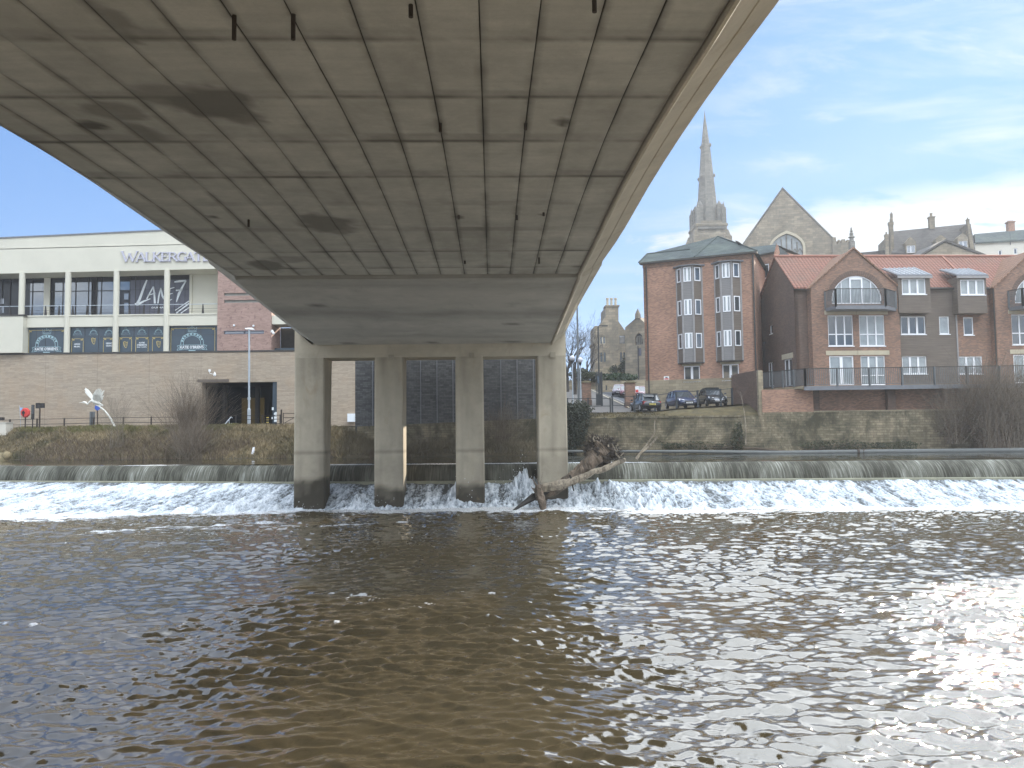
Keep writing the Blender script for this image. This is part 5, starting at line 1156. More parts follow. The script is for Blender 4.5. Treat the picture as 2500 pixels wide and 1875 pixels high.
# stone house with triple chimney up the road, and chapel gable
Y1 = 125.; F1 = Facade(aty(1450, 850, Y1).xy, aty(1535, 850, Y1).xy)
sh = thing('stone_house', 'tall old stone house with three chimney pots beside the climbing road', 'house', F1.pt(3, 14, -4))
wr = [FR(F1, E2, 497, 478, 586, 592), FR(F1, E2, 506, 705, 541, 850), FR(F1, E2, 553, 705, 588, 850)]
out = UZ(F1, E2, [(425, 1000), (425, 590), (405, 580), (425, 530), (425, 330), (500, 330), (585, 190), (585, 50), (770, 50), (770, 1000)])
def lanc(r): h = (r[3]-r[2])*.12; return [(r[0], r[2]), (r[1], r[2]), (r[1], r[3]-h), ((r[0]+r[1])/2, r[3]), (r[0], r[3]-h)]
m = MB(); m.wall(F1, out, [RL(wr[0]), lanc(wr[1]), lanc(wr[2])], thick=7, rev=.3); m.build('gable_wall', 'church_stone', sh)
m = MB()
for r in wr: m.fbox(F1, *r, -.35, -.3)
m.build('pane', 'glass_blue', sh); window(F1, sh, wr[0], 2, sill=False, rev=.2, frame='lintel', fw=.1, mw=.2)
r2 = [FR(F1, E2, 783, 468, 866, 586), FR(F1, E2, 790, 700, 826, 850), FR(F1, E2, 838, 700, 868, 850)]
F1b = Facade(F1.pt(0, 0, -1.5).xy, F1.pt(10, 0, -1.5).xy)
r2 = [FR(F1b, E2, 783, 468, 866, 586), FR(F1b, E2, 790, 700, 826, 850), FR(F1b, E2, 838, 700, 868, 850)]
m = MB(); m.wall(F1b, UZ(F1b, E2, [(760, 1000), (760, 250), (860, 388), (882, 400), (885, 1000)]), [RL(r2[0]), lanc(r2[1]), lanc(r2[2])], thick=5, rev=.3); m.build('wall', 'church_stone', sh)
m = MB()
for r in r2: m.fbox(F1b, *r, -.35, -.3)
m.build('pane', 'glass_blue', sh)
r = FR(F1, E2, 583, 30, 774, 52); m = MB(); m.fbox(F1, r[0]-.1, r[1]+.1, r[2], r[3], -2.5, .15); cap = m.build('chimney_cap', 'church_stone', sh)
for x in (622, 680, 740):
    u, z_ = F1.uz(*E2(x, 30)); MB().lathe(F1.pt(u, z_, -1.), [(.33, 0), (.2, .2), (.19, 1.1), (.28, 1.15), (.26, 1.35)], 10).build('chimney_pot', 'lintel', cap)
cp = thing('stone_chapel', 'stone chapel gable with a traceried pointed window beside the apartment block', 'chapel', aty(1555, 850, 112))
F3 = Facade(aty(1526, 850, 115).xy, aty(1590, 850, 112).xy)
uu0, _ = F3.uz(*E2(1008, 550)); uu1, _ = F3.uz(*E2(1120, 550)); zt3 = F3.uz(*E2(1060, 430))[1]; zs3 = F3.uz(*E2(1060, 520))[1]; zb3 = F3.uz(*E2(1060, 600))[1]
pw = pointed((uu0+uu1)/2, (uu1-uu0)/2, zb3, zs3, zt3)
m = MB(); m.wall(F3, UZ(F3, E2, [(868, 1160), (866, 350), (1045, 195), (1230, 350), (1230, 1160)]), [pw], thick=8, rev=.4); m.build('gable_wall', 'church_stone', cp)
m = MB(); m.prism([F3.pt(u, z, -.35) for u, z in pw], -F3.n*.05); wq = m.build('window', 'glass_dark', cp)
m = MB(); 
for k in (1, 2, 3): u = uu0+(uu1-uu0)*k/4; m.fbox(F3, u-.07, u+.07, zb3, zt3-.5, -.3, -.1)
c_ = ((uu0+uu1)/2, zt3-1.0)
for i in range(10):
    a0, a1 = i*.628, (i+1)*.628; m.beam(F3.pt(c_[0]+.55*math.cos(a0), c_[1]+.55*math.sin(a0), -.2), F3.pt(c_[0]+.55*math.cos(a1), c_[1]+.55*math.sin(a1), -.2), .1)
m.build('tracery', 'spire_stone', wq)
m = MB(); P = F3.pt(*F3.uz(*E2(1050, 195)), 0); m.lathe((P.x, P.y, P.z-.3), [(.45, 0), (.4, .7), (.02, 1.5)], 4); m.build('finial', 'church_stone', cp)
rr_ = FR(F3, E2, 1062, 650, 1100, 760); m = MB(); m.fbox(F3, *rr_, -.0, .06); m.build('notice_board', 'vinyl', cp)
m = MB(); u = F3.uz(*E2(1060, 800))[0]; m.tube([F3.pt(u, F3.uz(*E2(1060, 620))[1], .12), F3.pt(u, F3.uz(*E2(1060, 1160))[1], .12)], .08, 6); m.build('drainpipe', 'dark_trim', cp)
# terrace wall and hedge below the stone house
tw = thing('garden_wall', 'pale stone garden wall beside the climbing road', 'wall', aty(1485, 950, 104))
f = Facade(aty(1415, 940, 104).xy, aty(1540, 940, 106).xy)
m = MB(); m.wall(f, UZ(f, E2, [(-600, 1300), (1200, 1280), (1200, 1100), (900, 1120), (550, 1120), (-600, 1110)]), thick=.5); m.build('wall_face', 'sandstone', tw)
tr = thing('terrace_wall', 'ivy-hung stone terrace wall under the old stone house', 'wall', aty(1490, 910, 118))
f = Facade(aty(1452, 900, 118).xy, aty(1545, 900, 118).xy)
m = MB(); m.wall(f, UZ(f, E2, [(430, 1150), (1040, 1150), (1030, 850), (780, 885), (520, 950), (430, 960)]), thick=1.); m.build('wall_face', 'sandstone', tr)
m = MB(); m.prism([f.pt(u, z, .6) for u, z in UZ(f, E2, [(905, 860), (1035, 860), (1045, 1150), (1000, 1150)], .6)], -f.n*.3); m.build('stair_flank', 'dark_brick', tr)
# gate pillars
for (x0, x1, y0, y1, Z_, lb) in ((245, 378, 1135, 1400, 73.5, 'square brick gate pillar with grassy top left of the road, behind the globe lamps'), (872, 1020, 1135, 1480, 69.5, 'broad brick gate pillar with domed stone cap right of the road, beside the black hatchback')):
    pa, pb = aty(*E2(x0, y0), Z_), aty(*E2(x1, y1), Z_); pc_ = (pa.x+pb.x)/2; w = (pb.x-pa.x)/2
    t_ = thing('gate_pillar', lb, 'gate pillar', (pc_, Z_+w, Gz(pc_, Z_)), group='gate pillars at the foot of the road')
    m = MB(); m.box(pc_-w, pc_+w, Z_, Z_+2*w, Gz(pc_, Z_)-.3, pa.z-.1); m.build('shaft', 'brown_brick', t_)
    m = MB(); m.box(pc_-w*1.1, pc_+w*1.1, Z_-.1*w, Z_+2.1*w, Gz(pc_, Z_)-.3, Gz(pc_, Z_)+.5); m.build('base', 'dark_brick', t_)
    m = MB(); m.hexa([(pc_-w-.12, Z_-.12, pa.z-.1), (pc_+w+.12, Z_-.12, pa.z-.1), (pc_+w+.12, Z_+2*w+.12, pa.z-.1), (pc_-w-.12, Z_+2*w+.12, pa.z-.1), (pc_-w*.6, Z_+.4*w, pa.z+.1), (pc_+w*.6, Z_+.4*w, pa.z+.1), (pc_+w*.6, Z_+1.6*w, pa.z+.1), (pc_-w*.6, Z_+1.6*w, pa.z+.1)]); m.build('cap', 'verge', t_)

# ================================================================== LEISURE CENTRE ON THE LEFT BANK
A1 = K(0, 520, .2441); B2 = K(400, 640, .2653); C3 = K(0, 850, .3255); C7 = K(0, 920, .1537)
YW = 75.5
FB = Facade((-60, YW), (-5, YW))       # stone base plane
lc_ = thing('leisure_centre', 'long cream and stone riverside leisure building with round columns, dark windows and raised name lettering', 'leisure building', (-35, YW+3, 5))
zTop = FB.uz(300, 863)[1]; zBase = 4.9
ent = FB.rect(492, 933, 676, 1046); uE = FB.uz(868, 950)[0]
m = MB(); m.wall(FB, [(-45, zBase-1.2), (uE, zBase-1.2), (uE, zTop), (-45, zTop)], [[(ent[0], zBase-.2), (ent[1], zBase-.2), (ent[1], ent[3]), (ent[0], ent[3])]], thick=1., rev=1.); m.build('stone_wall', 'stone_strip', lc_)
m = MB(); m.fbox(FB, -45, uE, zTop, zTop+.16, -1.2, .06); m.build('parapet_capping', 'dark_trim', lc_)
# entrance recess
m = MB(); m.fbox(FB, ent[0]-3, ent[1]+3, zBase-.2, ent[3]+.4, -9.2, -9.); m.fbox(FB, ent[0]-3.1, ent[0]-3, zBase-.2, ent[3]+.4, -9, -1); m.fbox(FB, ent[1]+3, ent[1]+3.1, zBase-.2, ent[3]+.4, -9, -1); m.fbox(FB, ent[0]-3, ent[1]+3, ent[3]+.01, ent[3]+.4, -9, -1.); rc = m.build('entrance_recess', 'pitch', lc_)
q = FB.rect(*B2(555, 1240), *B2(845, 1500), -6); 
m = MB(); m.fbox(FB, q[0]+.9, q[1], q[2], q[3], -8.9, -8.7); m.build('lift_lobby', 'dim_lamp', rc)
q = FB.rect(*B2(540, 1130), *B2(575, 1520), -4); m = MB(); m.fbox(FB, q[0], q[1], zBase, ent[3], -4.4, -4); m.build('column', 'steel_dark', rc)
q = FB.rect(*B2(840, 1130), *B2(875, 1520), -5); m = MB(); m.fbox(FB, q[0], q[1], zBase, ent[3], -5.4, -5); m.build('column', 'steel_dark', rc)
q = FB.rect(*B2(995, 1104), *B2(1040, 1525)); m = MB(); m.fbox(FB, q[0], q[1], zBase, ent[3], -.7, -.2); pn_ = m.build('door_leaf', 'navy', lc_)
m = MB()
for x0, y0, x1, y1 in ((995, 1335, 1010, 1362), (1015, 1420, 1040, 1442), (1015, 1448, 1040, 1470), (992, 1425, 1002, 1447)): m.fbox(FB, *FB.rect(*B2(x0, y0), *B2(x1, y1), -.19), -.2, -.17)
c_ = FB.uz(*B2(1027, 1397)); m.lathe(FB.pt(c_[0], c_[1], -.18), [(.2, -.03), (.2, .01)], 14, 'y'); m.build('notice', 'poster_white', pn_)
q = FB.rect(*B2(310, 1078), *B2(600, 1102)); m = MB(); m.fbox(FB, q[0], q[1], q[2], q[3], 0, .05); m.build('lintel_stain', 'timber', lc_)
# cream block above
FU = FB
def fp(off, *pts): return [FU.uz(*p, off) for p in pts]
zf0, zf1 = FU.uz(0, 668)[1], FU.uz(531, 656)[1]
uR_ = FU.uz(531, 700)[0]; uL_ = -45
rt0, rt1 = FU.uz(0, 582), FU.uz(402, 563); sl_ = (rt1[1]-rt0[1])/(rt1[0]-rt0[0]); zt_ = lambda u: rt0[1]+sl_*(u-rt0[0])
zb2 = lambda u: zf0+(zf1-zf0)*(u-rt0[0])/(uR_-rt0[0])
j0, j1 = FU.uz(*A1(0, 360)), FU.uz(*A1(1840, 314)); zj = lambda u: j0[1]+(j1[1]-j0[1])*(u-j0[0])/(j1[0]-j0[0])
uX = uR_+14
m = MB(); m.wall(FU, [(uL_, zb2(uL_)), (uR_, zb2(uR_)), (uR_, zj(uR_)-.05), (uL_, zj(uL_)-.05)], off=0, thick=3.0); m.build('fascia_band', 'cream', lc_)
m = MB(); m.wall(FU, [(uL_, zj(uL_)+.05), (uX, zj(uX)+.05), (uX, zt_(uX)), (uL_, zt_(uL_))], off=-.12, thick=3.); m.build('parapet_band', 'cream', lc_)
m = MB(); m.wall(FU, [(uL_, zj(uL_)-.05), (uR_, zj(uR_)-.05), (uR_, zj(uR_)+.05), (uL_, zj(uL_)+.05)], off=-.2, thick=2.5); m.build('shadow_gap', 'cream_line', lc_)
m = MB(); m.wall(FU, [(uL_, zt_(uL_)), (uX, zt_(uX)), (uX, zt_(uX)+.14), (uL_, zt_(uL_)+.14)], off=-.05, thick=16.); m.build('roof', 'blue_sign' if False else 'lead', lc_)
# floor slab / spandrel of the balcony
zs1 = FU.uz(*A1(1400, 1024))[1]; zs0 = FU.uz(*A1(1400, 1130))[1]; uB = FU.uz(64, 800)[0]
m = MB(); m.fbox(FU, uB, uR_, zs0, zs1, -2.7, -.05); m.fbox(FU, uB, uR_, zs1, zs1+.12, -.4, .03); m.build('balcony_slab', 'cream', lc_)
m = MB(); m.fbox(FU, uL_, uB, zTop+.16, FU.uz(30, 774)[1], -2.7, .5); m.build('projecting_block', 'cream', lc_)
m = MB(); m.fbox(FU, uL_, uB+.1, FU.uz(30, 774)[1], FU.uz(30, 770)[1], -2.6, .55); m.build('block_capping', 'dark_trim', lc_)
# columns
for cxp, y1 in ((54, 769), (166.5, 860), (284.6, 859), (408, 858)):
    u = FU.uz(cxp, 720, -.15)[0]; z0 = FU.uz(cxp, y1, -.1)[1]; zt2_ = zb2(u)+.02
    o = MB().lathe(FU.pt(u, 0, -.12), [(.275, z0 if y1 < 800 else zTop+.16), (.275, zt2_)], 24).build('column', 'cream', lc_, smooth=False)
# lower dark shop windows between columns, with printed film
GB = -.35
def shopwin(x0, x1, y0):
    a = FU.rect(x0, y0, x1, 864, GB); r = (a[0], a[1], zTop+.16, a[3])
    m = MB(); m.fbox(FU, r[0]-.3, r[1]+.3, r[2], zs0+.01, GB-.1, GB); w = m.build('shop_window', 'navy', lc_)
    return r, w
def text_on(F, s, cu, cz, h, material, parent, off, bold=.0, width=None, name='lettering', align='CENTER'):
    c = bpy.data.curves.new('lettering', 'FONT'); c.body = s; c.size = 1.0; c.align_x = 'CENTER'; c.offset = bold; c.resolution_u = 2; c.extrude = 0
    t = bpy.data.objects.new('tmp_text', c); me = bpy.data.meshes.new_from_object(t)
    V = np.zeros(len(me.vertices)*3); me.vertices.foreach_get('co', V); V = V.reshape(-1, 3)
    if not len(V): return None
    Fs = [tuple(p.vertices) for p in me.polygons]
    mn, mx_ = V.min(0), V.max(0); sy = h/(mx_[1]-mn[1]); sx = sy if width is None else width/(mx_[0]-mn[0])
    W = [tuple(F.pt(cu+(x-(mn[0]+mx_[0])/2)*sx, cz+(y-(mn[1]+mx_[1])/2)*sy, off)) for x, y, _ in V]
    bpy.data.objects.remove(t); bpy.data.curves.remove(c); bpy.data.meshes.remove(me)
    return link_mesh(name, W, Fs, material, parent)
def stroke(m, F, pts, w, off, th=.02, closed=False):
    P = [F.pt(u, z, off) for u, z in pts]
    if closed: P.append(P[0])
    for i, (a, b) in enumerate(zip(P[:-1], P[1:])):
        wa = w if isinstance(w, (int, float)) else w[i]; wb = w if isinstance(w, (int, float)) else w[i+1]
        d = (b-a).normalized(); s = d.cross(F.n)
        m.prism([a-s*wa/2, a+s*wa/2, b+s*wb/2, b-s*wb/2], F.n*th)
def crest(cxp, cyp, s, parent, big=True):
    """crown over a horseshoe arch with a ribbon; s = metres per sketch unit (half width of ribbon = 140)"""
    cu, cz = FU.uz(cxp, cyp, GB); q = lambda x, y: (cu+x*s, cz-y*s)
    m = MB(); w = 4*s
    stroke(m, FU, [q(-115+0, 60), q(-112, 10), q(-90, -35), q(-40, -62), q(0, -68), q(40, -62), q(90, -35), q(112, 10), q(115, 60)], w, GB, closed=False)
    stroke(m, FU, [q(-88, 60), q(-86, 20), q(-68, -14), q(-30, -36), q(0, -40), q(30, -36), q(68, -14), q(86, 20), q(88, 60)], w, GB)
    for sx in (-1, 1):
        stroke(m, FU, [q(sx*128, 58), q(sx*150, 62), q(sx*138, 84), q(sx*152, 108), q(sx*100, 102)], 3*s, GB)
    stroke(m, FU, [q(-128, 55), q(128, 55), q(128, 98), q(-128, 98)], 3*s, GB, closed=True)
    stroke(m, FU, [q(-44, -80), q(44, -80)], w*.9, GB)
    stroke(m, FU, [q(-40, -90), q(40, -90), q(46, -124), q(24, -104), q(16, -128), q(0, -108), q(-2, -140), q(-10, -108), q(-24, -128), q(-26, -104), q(-46, -124), q(-40, -90)], 2.6*s, GB)
    m.build('crest', 'poster_line', parent)
    m = MB()
    for i in range(9):
        a = math.pi*(i+.5)/9; a2 = a+.22; stroke(m, FU, [q(100*math.cos(a), 18-72*math.sin(a)), q(100*math.cos(a2), 18-72*math.sin(a2))], 18*s, GB, .012)
    m.build('crest_band', 'poster_line', parent)
    if big:
        text_on(FU, "KATIE O'BRIEN'S", cu, cz-77*s, 30*s, 'poster_white', parent, GB+.03, .03, 236*s)
        m = MB(); stroke(m, FU, [q(-34, 112), q(34, 112)], 8*s, GB); m.build('crest_tail', 'poster_line', parent)
def border(r, parent, mt='gold'):
    m = MB(); i = .18; stroke(m, FU, [(r[0]+i, r[2]), (r[0]+i, r[3]-i*2.2), (r[0]+i*2.2, r[3]-i), (r[1]-i*2.2, r[3]-i), (r[1]-i, r[3]-i*2.2), (r[1]-i, r[2])], .045, GB)
    stroke(m, FU, [(r[0]+i, r[3]-i), (r[0]+i*2.4, r[3]-i*1.8)], .12, GB); stroke(m, FU, [(r[1]-i, r[3]-i), (r[1]-i*2.4, r[3]-i*1.8)], .12, GB); m.build('gilt_border', mt, parent)
def vbars(r, n, parent, hz=()):
    m = MB()
    for i in range(1, n): u = r[0]+(r[1]-r[0])*i/n; m.fbox(FU, u-.02, u+.02, r[2], r[3], GB, GB+.015)
    for k in hz: z = r[2]+(r[3]-r[2])*k; m.fbox(FU, r[0], r[1], z-.015, z+.015, GB, GB+.014)
    m.build('glazing_bar', 'steel_dark', parent)
K1 = .2441*YW/CF
r, w = shopwin(66, 156, 802); crest(*A1(468, 1285), K1*.98, w); vbars(r, 4, w); border((r[0], r[1]+.2, r[2], r[3]), w)
r, w = shopwin(413, 529, 797); crest(*A1(1922, 1265), K1*1.0, w); vbars(r, 3, w, (.66,)); border(r, w)
r2_, w2 = shopwin(173, 275, 799); r3_, w3 = shopwin(291, 399, 798); vbars(r2_, 3, w2, (.62,)); vbars(r3_, 3, w3, (.6,))
def smallcrest(x, y, w): crest(*A1(x, y), K1*.30, w, False)
for x in (777, 935, 1090): smallcrest(x, 1190, w2)
for x in (1258, 1420, 1585): smallcrest(x, 1183, w3)
def panel(x0, x1, y0, y1, w):
    a = FU.rect(*A1(x0, y0), *A1(x1, y1), GB); border((a[0]-.15, a[1]+.15, a[2], a[3]+.15), w)
panel(715, 836, 1255, 1392, w2); panel(1032, 1128, 1248, 1390, w2); panel(1193, 1320, 1243, 1385, w3); panel(1355, 1486, 1243, 1385, w3); panel(1522, 1640, 1240, 1383, w3)
def txt(s, x, y, h, wpx, w): u, z = FU.uz(*A1(x, y), GB); text_on(FU, s, u, z, h*K1, 'poster_white', w, GB+.02, .03, wpx*K1)
txt('GOOD', 773, 1312, 17, 60, w2); txt('MUSIC', 773, 1336, 15, 62, w2); txt('GREAT', 1092, 1304, 17, 64, w2); txt('CRAIC', 1092, 1328, 15, 62, w2)
txt('KATIE', 1420, 1298, 15, 56, w3); txt("O'BRIEN'S", 1420, 1320, 17, 100, w3); txt('IRISH TAVERN', 1420, 1341, 10, 96, w3)
def harp(x, y, w):
    u, z = FU.uz(*A1(x, y), GB); s = K1; q = lambda a, b: (u+a*s, z-b*s); m = MB()
    stroke(m, FU, [q(-20, -26), q(-14, 10), q(2, 32), q(12, 30), q(20, -22)], [8*s, 5*s, 6*s, 4*s, 4*s], GB); stroke(m, FU, [q(-20, -26), q(-6, -32), q(6, -22), q(22, -26)], 6*s, GB)
    for k in range(4): stroke(m, FU, [q(-12+k*8, -24), q(-8+k*6, 14-k*2)], 1.5*s, GB)
    m.build('harp', 'gold', w)
harp(935, 1280, w2); harp(1255, 1316, w3); harp(1586, 1312, w3)
# upper recess: ceiling, back wall, glazing
GO = -2.55
zg0 = zs1; zgt = lambda u: zb2(u)
uG1 = FU.uz(*A1(1898, 800), GO)[0]
m = MB(); m.fbox(FU, uL_, uG1, zg0-.5, zgt(0)+.6, GO-.4, GO-.1); gl = m.build('glass_wall', 'glass_dark', lc_)
m = MB(); m.fbox(FU, uG1, uR_+.2, zg0-.5, zgt(uR_)+.6, GO-.4, GO+.02); m.fbox(FU, uR_-.0, uR_+.25, zg0-.2, zgt(uR_)+.5, GO, -.05); m.fbox(FU, uG1+.02, uG1+.28, zg0, zgt(uG1), GO, GO+.16); m.build('end_wall', 'cream', lc_)
a = FU.rect(*A1(440, 800), *A1(500, 900), GO); m = MB(); m.fbox(FU, a[0], a[1], zg0, zgt(a[0])+.3, GO-.05, GO+.06); m.build('pilaster', 'cream', lc_)
zpt = FU.uz(*A1(1000, 688), GO)[1]; zmid = FU.uz(*A1(1000, 778), GO)[1]
panes = [(297, 320), (328, 440), (545, 625), (632, 750), (762, 880), (888, 917), (967, 1010), (1018, 1195), (1200, 1300)]
m = MB()
for x0, x1 in panes:
    a = FU.rect(*A1(x0, 800), *A1(x1, 900), GO); zlo = zg0 if x0 < 1150 else FU.uz(*A1(1250, 775), GO)[1]
    m.fbox(FU, a[0], a[1], zmid+.04, zpt, GO-.1, GO-.05); 
    if x0 < 1150: m.fbox(FU, a[0], a[1], zg0, zmid-.04, GO-.1, GO-.05)
m.build('reflecting_pane', 'glass_blue', gl)
m = MB()
for x in (325, 628, 756, 884, 917, 965, 1014, 1300, 1355, 190, 100, 20): a = FU.uz(*A1(x, 800), GO)[0]; m.fbox(FU, a-.035, a+.035, zg0, zgt(a), GO-.08, GO+.0)
a0 = FU.uz(*A1(290, 800), GO)[0]; a1 = FU.uz(*A1(1300, 800), GO)[0]; m.fbox(FU, a0, a1, zmid-.04, zmid+.04, GO-.08, GO+.005)
m.build('mullion', 'steel_dark', gl)
m = MB()
for x, y0, y1 in ((1262, 805, 865), (1262, 898, 1010)): m.fbox(FU, *FU.rect(*A1(x-22, y0), *A1(x+22, y1), GO), GO-.1, GO-.02)
for x, y0, y1 in ((22, 855, 910), (22, 935, 1000)): m.fbox(FU, *FU.rect(*A1(x-16, y0), *A1(x+16, y1), GO), GO-.1, GO-.02)
m.build('door_pane', 'glass_blue', gl)
# printed banner film
a = FU.rect(*A1(1302, 668), *A1(1896, 1008), GO); m = MB(); m.fbox(FU, a[0], a[1], zg0, a[3], GO-.05, GO-.01); bn = m.build('banner', 'vinyl', gl)
m = MB()
for x in (1355, 1400, 1450, 1500, 1545, 1598, 1650, 1700, 1748, 1800, 1850): u = FU.uz(*A1(x, 800), GO)[0]; m.fbox(FU, u-.02, u+.02, zg0, a[3], GO-.01, GO+.005)
m.fbox(FU, a[0], a[1], FU.uz(*A1(1600, 766), GO)[1]-.02, FU.uz(*A1(1600, 766), GO)[1]+.02, GO-.01, GO+.005); m.build('banner_joint', 'steel_dark', bn)
m = MB(); K2 = K1*1.03
for pts, w in (([(1470, 670), (1440, 745), (1395, 870), (1372, 905)], [14, 22, 26, 22]), ([(1350, 905), (1372, 918), (1440, 882), (1505, 858)], [10, 26, 16, 8]),
               ([(1468, 862), (1500, 800), (1535, 735)], [10, 14, 12]), ([(1535, 735), (1545, 820), (1550, 905)], [14, 18, 20]), ([(1478, 825), (1556, 800)], [10, 8]),
               ([(1580, 905), (1590, 830), (1610, 750)], [12, 16, 12]), ([(1610, 750), (1625, 830), (1640, 862)], [10, 18, 12]), ([(1640, 862), (1655, 770), (1675, 740)], [12, 14, 10]),
               ([(1700, 755), (1690, 820), (1685, 882)], [10, 16, 10]), ([(1700, 757), (1745, 745)], [10, 6]), ([(1695, 812), (1728, 804)], [9, 6]), ([(1685, 880), (1722, 862)], [10, 6]),
               ([(1745, 690), (1800, 682), (1862, 676)], [14, 22, 14]), ([(1862, 676), (1825, 740), (1790, 810), (1765, 890)], [12, 20, 26, 8]), ([(1760, 775), (1825, 768)], [14, 10]),
               ([(1752, 975), (1892, 880)], [7, 9]), ([(1765, 1000), (1892, 905)], [12, 14]), ([(1810, 1002), (1892, 945)], [9, 10])):
    P = [FU.uz(*A1(x, y), GO) for x, y in pts]; stroke(m, FU, P, [k*K2 for k in w], GO+.01)
m.build('brush_lettering', 'poster_white', bn)
u, z = FU.uz(*A1(1590, 946), GO); text_on(FU, 'DURHAM', u, z, 17*K1, 'poster_white', bn, GO+.02, .02, 150*K1)
# balcony railing: top rail, fins, glass
FRl = -.12
zr_ = zs1+.12+.95
m = MB(); m.tube([FU.pt(uL_, zr_, FRl), FU.pt(uR_+.1, zr_, FRl)], .035, 8); rl_ = m.build('handrail', 'galv', lc_)
for x in (98, 322, 457, 592, 729, 871, 1010, 1295, 1440, 1587, 2030):
    u = FU.uz(*A1(x, 1000), FRl)[0]; m = MB(); m.prism([FU.pt(u-.12, zs1+.12, FRl), FU.pt(u+.12, zs1+.12, FRl), FU.pt(u+.04, zr_, FRl), FU.pt(u-.04, zr_, FRl)], FU.n*.05)
    m.build('rail_fin', 'steel_dark', rl_)
m = MB(); 
for k in (.25, .5): m.tube([FU.pt(uB, zs1+.12+k, FRl), FU.pt(uR_, zs1+.12+k, FRl)], .012, 5)
m.build('rail_wire', 'steel_dark', rl_)
# raised serif lettering on the fascia
GL = {'W': [((0, 1), (.28, 0), 2), ((.28, 0), (.5, .78), 1), ((.5, .78), (.72, 0), 2), ((.72, 0), (1, 1), 1)], 'A': [((.05, 0), (.5, 1), 1), ((.5, 1), (.95, 0), 2), ((.25, .36), (.75, .36), 1)],
      'L': [((.2, 0), (.2, 1), 2), ((.2, .04), (.9, .04), 1), ((.9, .0), (.9, .25), 1)], 'K': [((.2, 0), (.2, 1), 2), ((.25, .45), (.85, 1), 1), ((.38, .55), (.95, 0), 2)],
      'E': [((.2, 0), (.2, 1), 2), ((.2, .04), (.85, .04), 1), ((.2, .96), (.85, .96), 1), ((.2, .52), (.7, .52), 1), ((.86, 0), (.86, .22), 1), ((.86, .78), (.86, 1), 1)],
      'R': [((.2, 0), (.2, 1), 2), ((.2, .96), (.6, .96), 1), ((.6, .96), (.8, .75), 1.5), ((.8, .75), (.6, .5), 1.5), ((.6, .5), (.2, .5), 1), ((.5, .5), (.95, 0), 2)],
      'G': [((.9, .85), (.6, .98), 1), ((.6, .98), (.3, .9), 1.3), ((.3, .9), (.12, .5), 2), ((.12, .5), (.3, .1), 2), ((.3, .1), (.6, .02), 1.3), ((.6, .02), (.88, .12), 1), ((.88, .08), (.88, .45), 2), ((.9, .8), (.9, .98), 1)],
      'T': [((.5, 0), (.5, 1), 2), ((.08, .96), (.92, .96), 1), ((.08, .8), (.08, 1), 1), ((.92, .8), (.92, 1), 1)]}
SER = {'W': [(0, 1), (1, 1), (.5, .8)], 'A': [(.05, 0), (.95, 0)], 'L': [(.2, 0), (.2, 1)], 'K': [(.2, 0), (.2, 1), (.85, 1), (.95, 0)], 'E': [(.2, 0), (.2, 1)], 'R': [(.2, 0), (.2, 1), (.95, 0)], 'G': [(.88, .45)], 'T': [(.5, 0)]}
for ch_, x0, x1, yb_, yt in (('W', 1225, 1375, 490, 388), ('A', 1368, 1462, 489, 398), ('L', 1455, 1535, 488, 398), ('K', 1525, 1620, 487, 397), ('E', 1612, 1690, 486, 397), ('R', 1680, 1785, 485, 396), ('G', 1770, 1870, 485, 394), ('A', 1858, 1950, 484, 396), ('T', 1945, 2035, 484, 396), ('E', 2030, 2110, 483, 395)):
    u0, z0 = FU.uz(*A1(x0, yb_)); u1, _ = FU.uz(*A1(x1, yb_)); z1 = FU.uz(*A1(x0, yt))[1]; w = u1-u0; h = z1-z0; m = MB(); tk = .085
    for k, (a, b, t) in enumerate(GL[ch_]): stroke(m, FU, [(u0+a[0]*w, z0+a[1]*h), (u0+b[0]*w, z0+b[1]*h)], tk*t*.95, .03+.002*k, .12)
    for a in SER[ch_]: stroke(m, FU, [(u0+a[0]*w-.14, z0+a[1]*h), (u0+a[0]*w+.14, z0+a[1]*h)], .06, .027, .12)
    m.build('raised_letter', 'letters', lc_)
# pink brick stair tower with slit windows
a0 = FU.uz(531, 760)[0]; a1 = FU.uz(663, 780)[0]
sl = [FR(FU, B2, 555, 283, 1000, 308), FR(FU, B2, 555, 347, 1000, 373), FR(FU, B2, 553, 630, 922, 662)]; sl = [(r[0], min(r[1], a1-.4), r[2], r[3]) for r in sl]
m = MB(); m.wall(FU, [(a0, zTop+.1), (a1, zTop+.1), (a1, zt_(a1)-.2), (a0, zt_(a0)-.2)], [RL(r) for r in sl], off=.03, thick=3.0, rev=.2); bt_ = m.build('brick_tower', 'pink_brick', lc_)
m = MB(); 
for r in sl[:2]: m.fbox(FU, *r, -.19, -.12)
m.build('slit_louvre', 'cream_line', bt_)
r = sl[2]; m = MB(); m.fbox(FU, *r, -.19, -.14); m.build('slit_window', 'glass_blue', bt_); m = MB(); m.fbox(FU, r[0], r[1], r[2], r[2]+.07, -.14, .04); m.fbox(FU, r[0], r[1], r[3]-.07, r[3], -.14, .04); u = r[0]+(r[1]-r[0])*.5; m.fbox(FU, u-.05, u+.05, r[2]+.07, r[3]-.07, -.14, .0); m.build('slit_frame', 'vinyl', bt_)
m = MB(); zz0, zz1 = FU.uz(*B2(1050, 570))[1], FU.uz(*B2(1050, 488))[1]; m.fbox(FU, a1+.003, a1+16, zz0, zz1, -2.6, -.1); m.build('canopy_beam', 'cream', lc_)
m = MB(); m.fbox(FU, a1, a1+16, zTop+.1, zz0, -3.2, -3.); m.build('dark_recess', 'dark_trim', lc_)
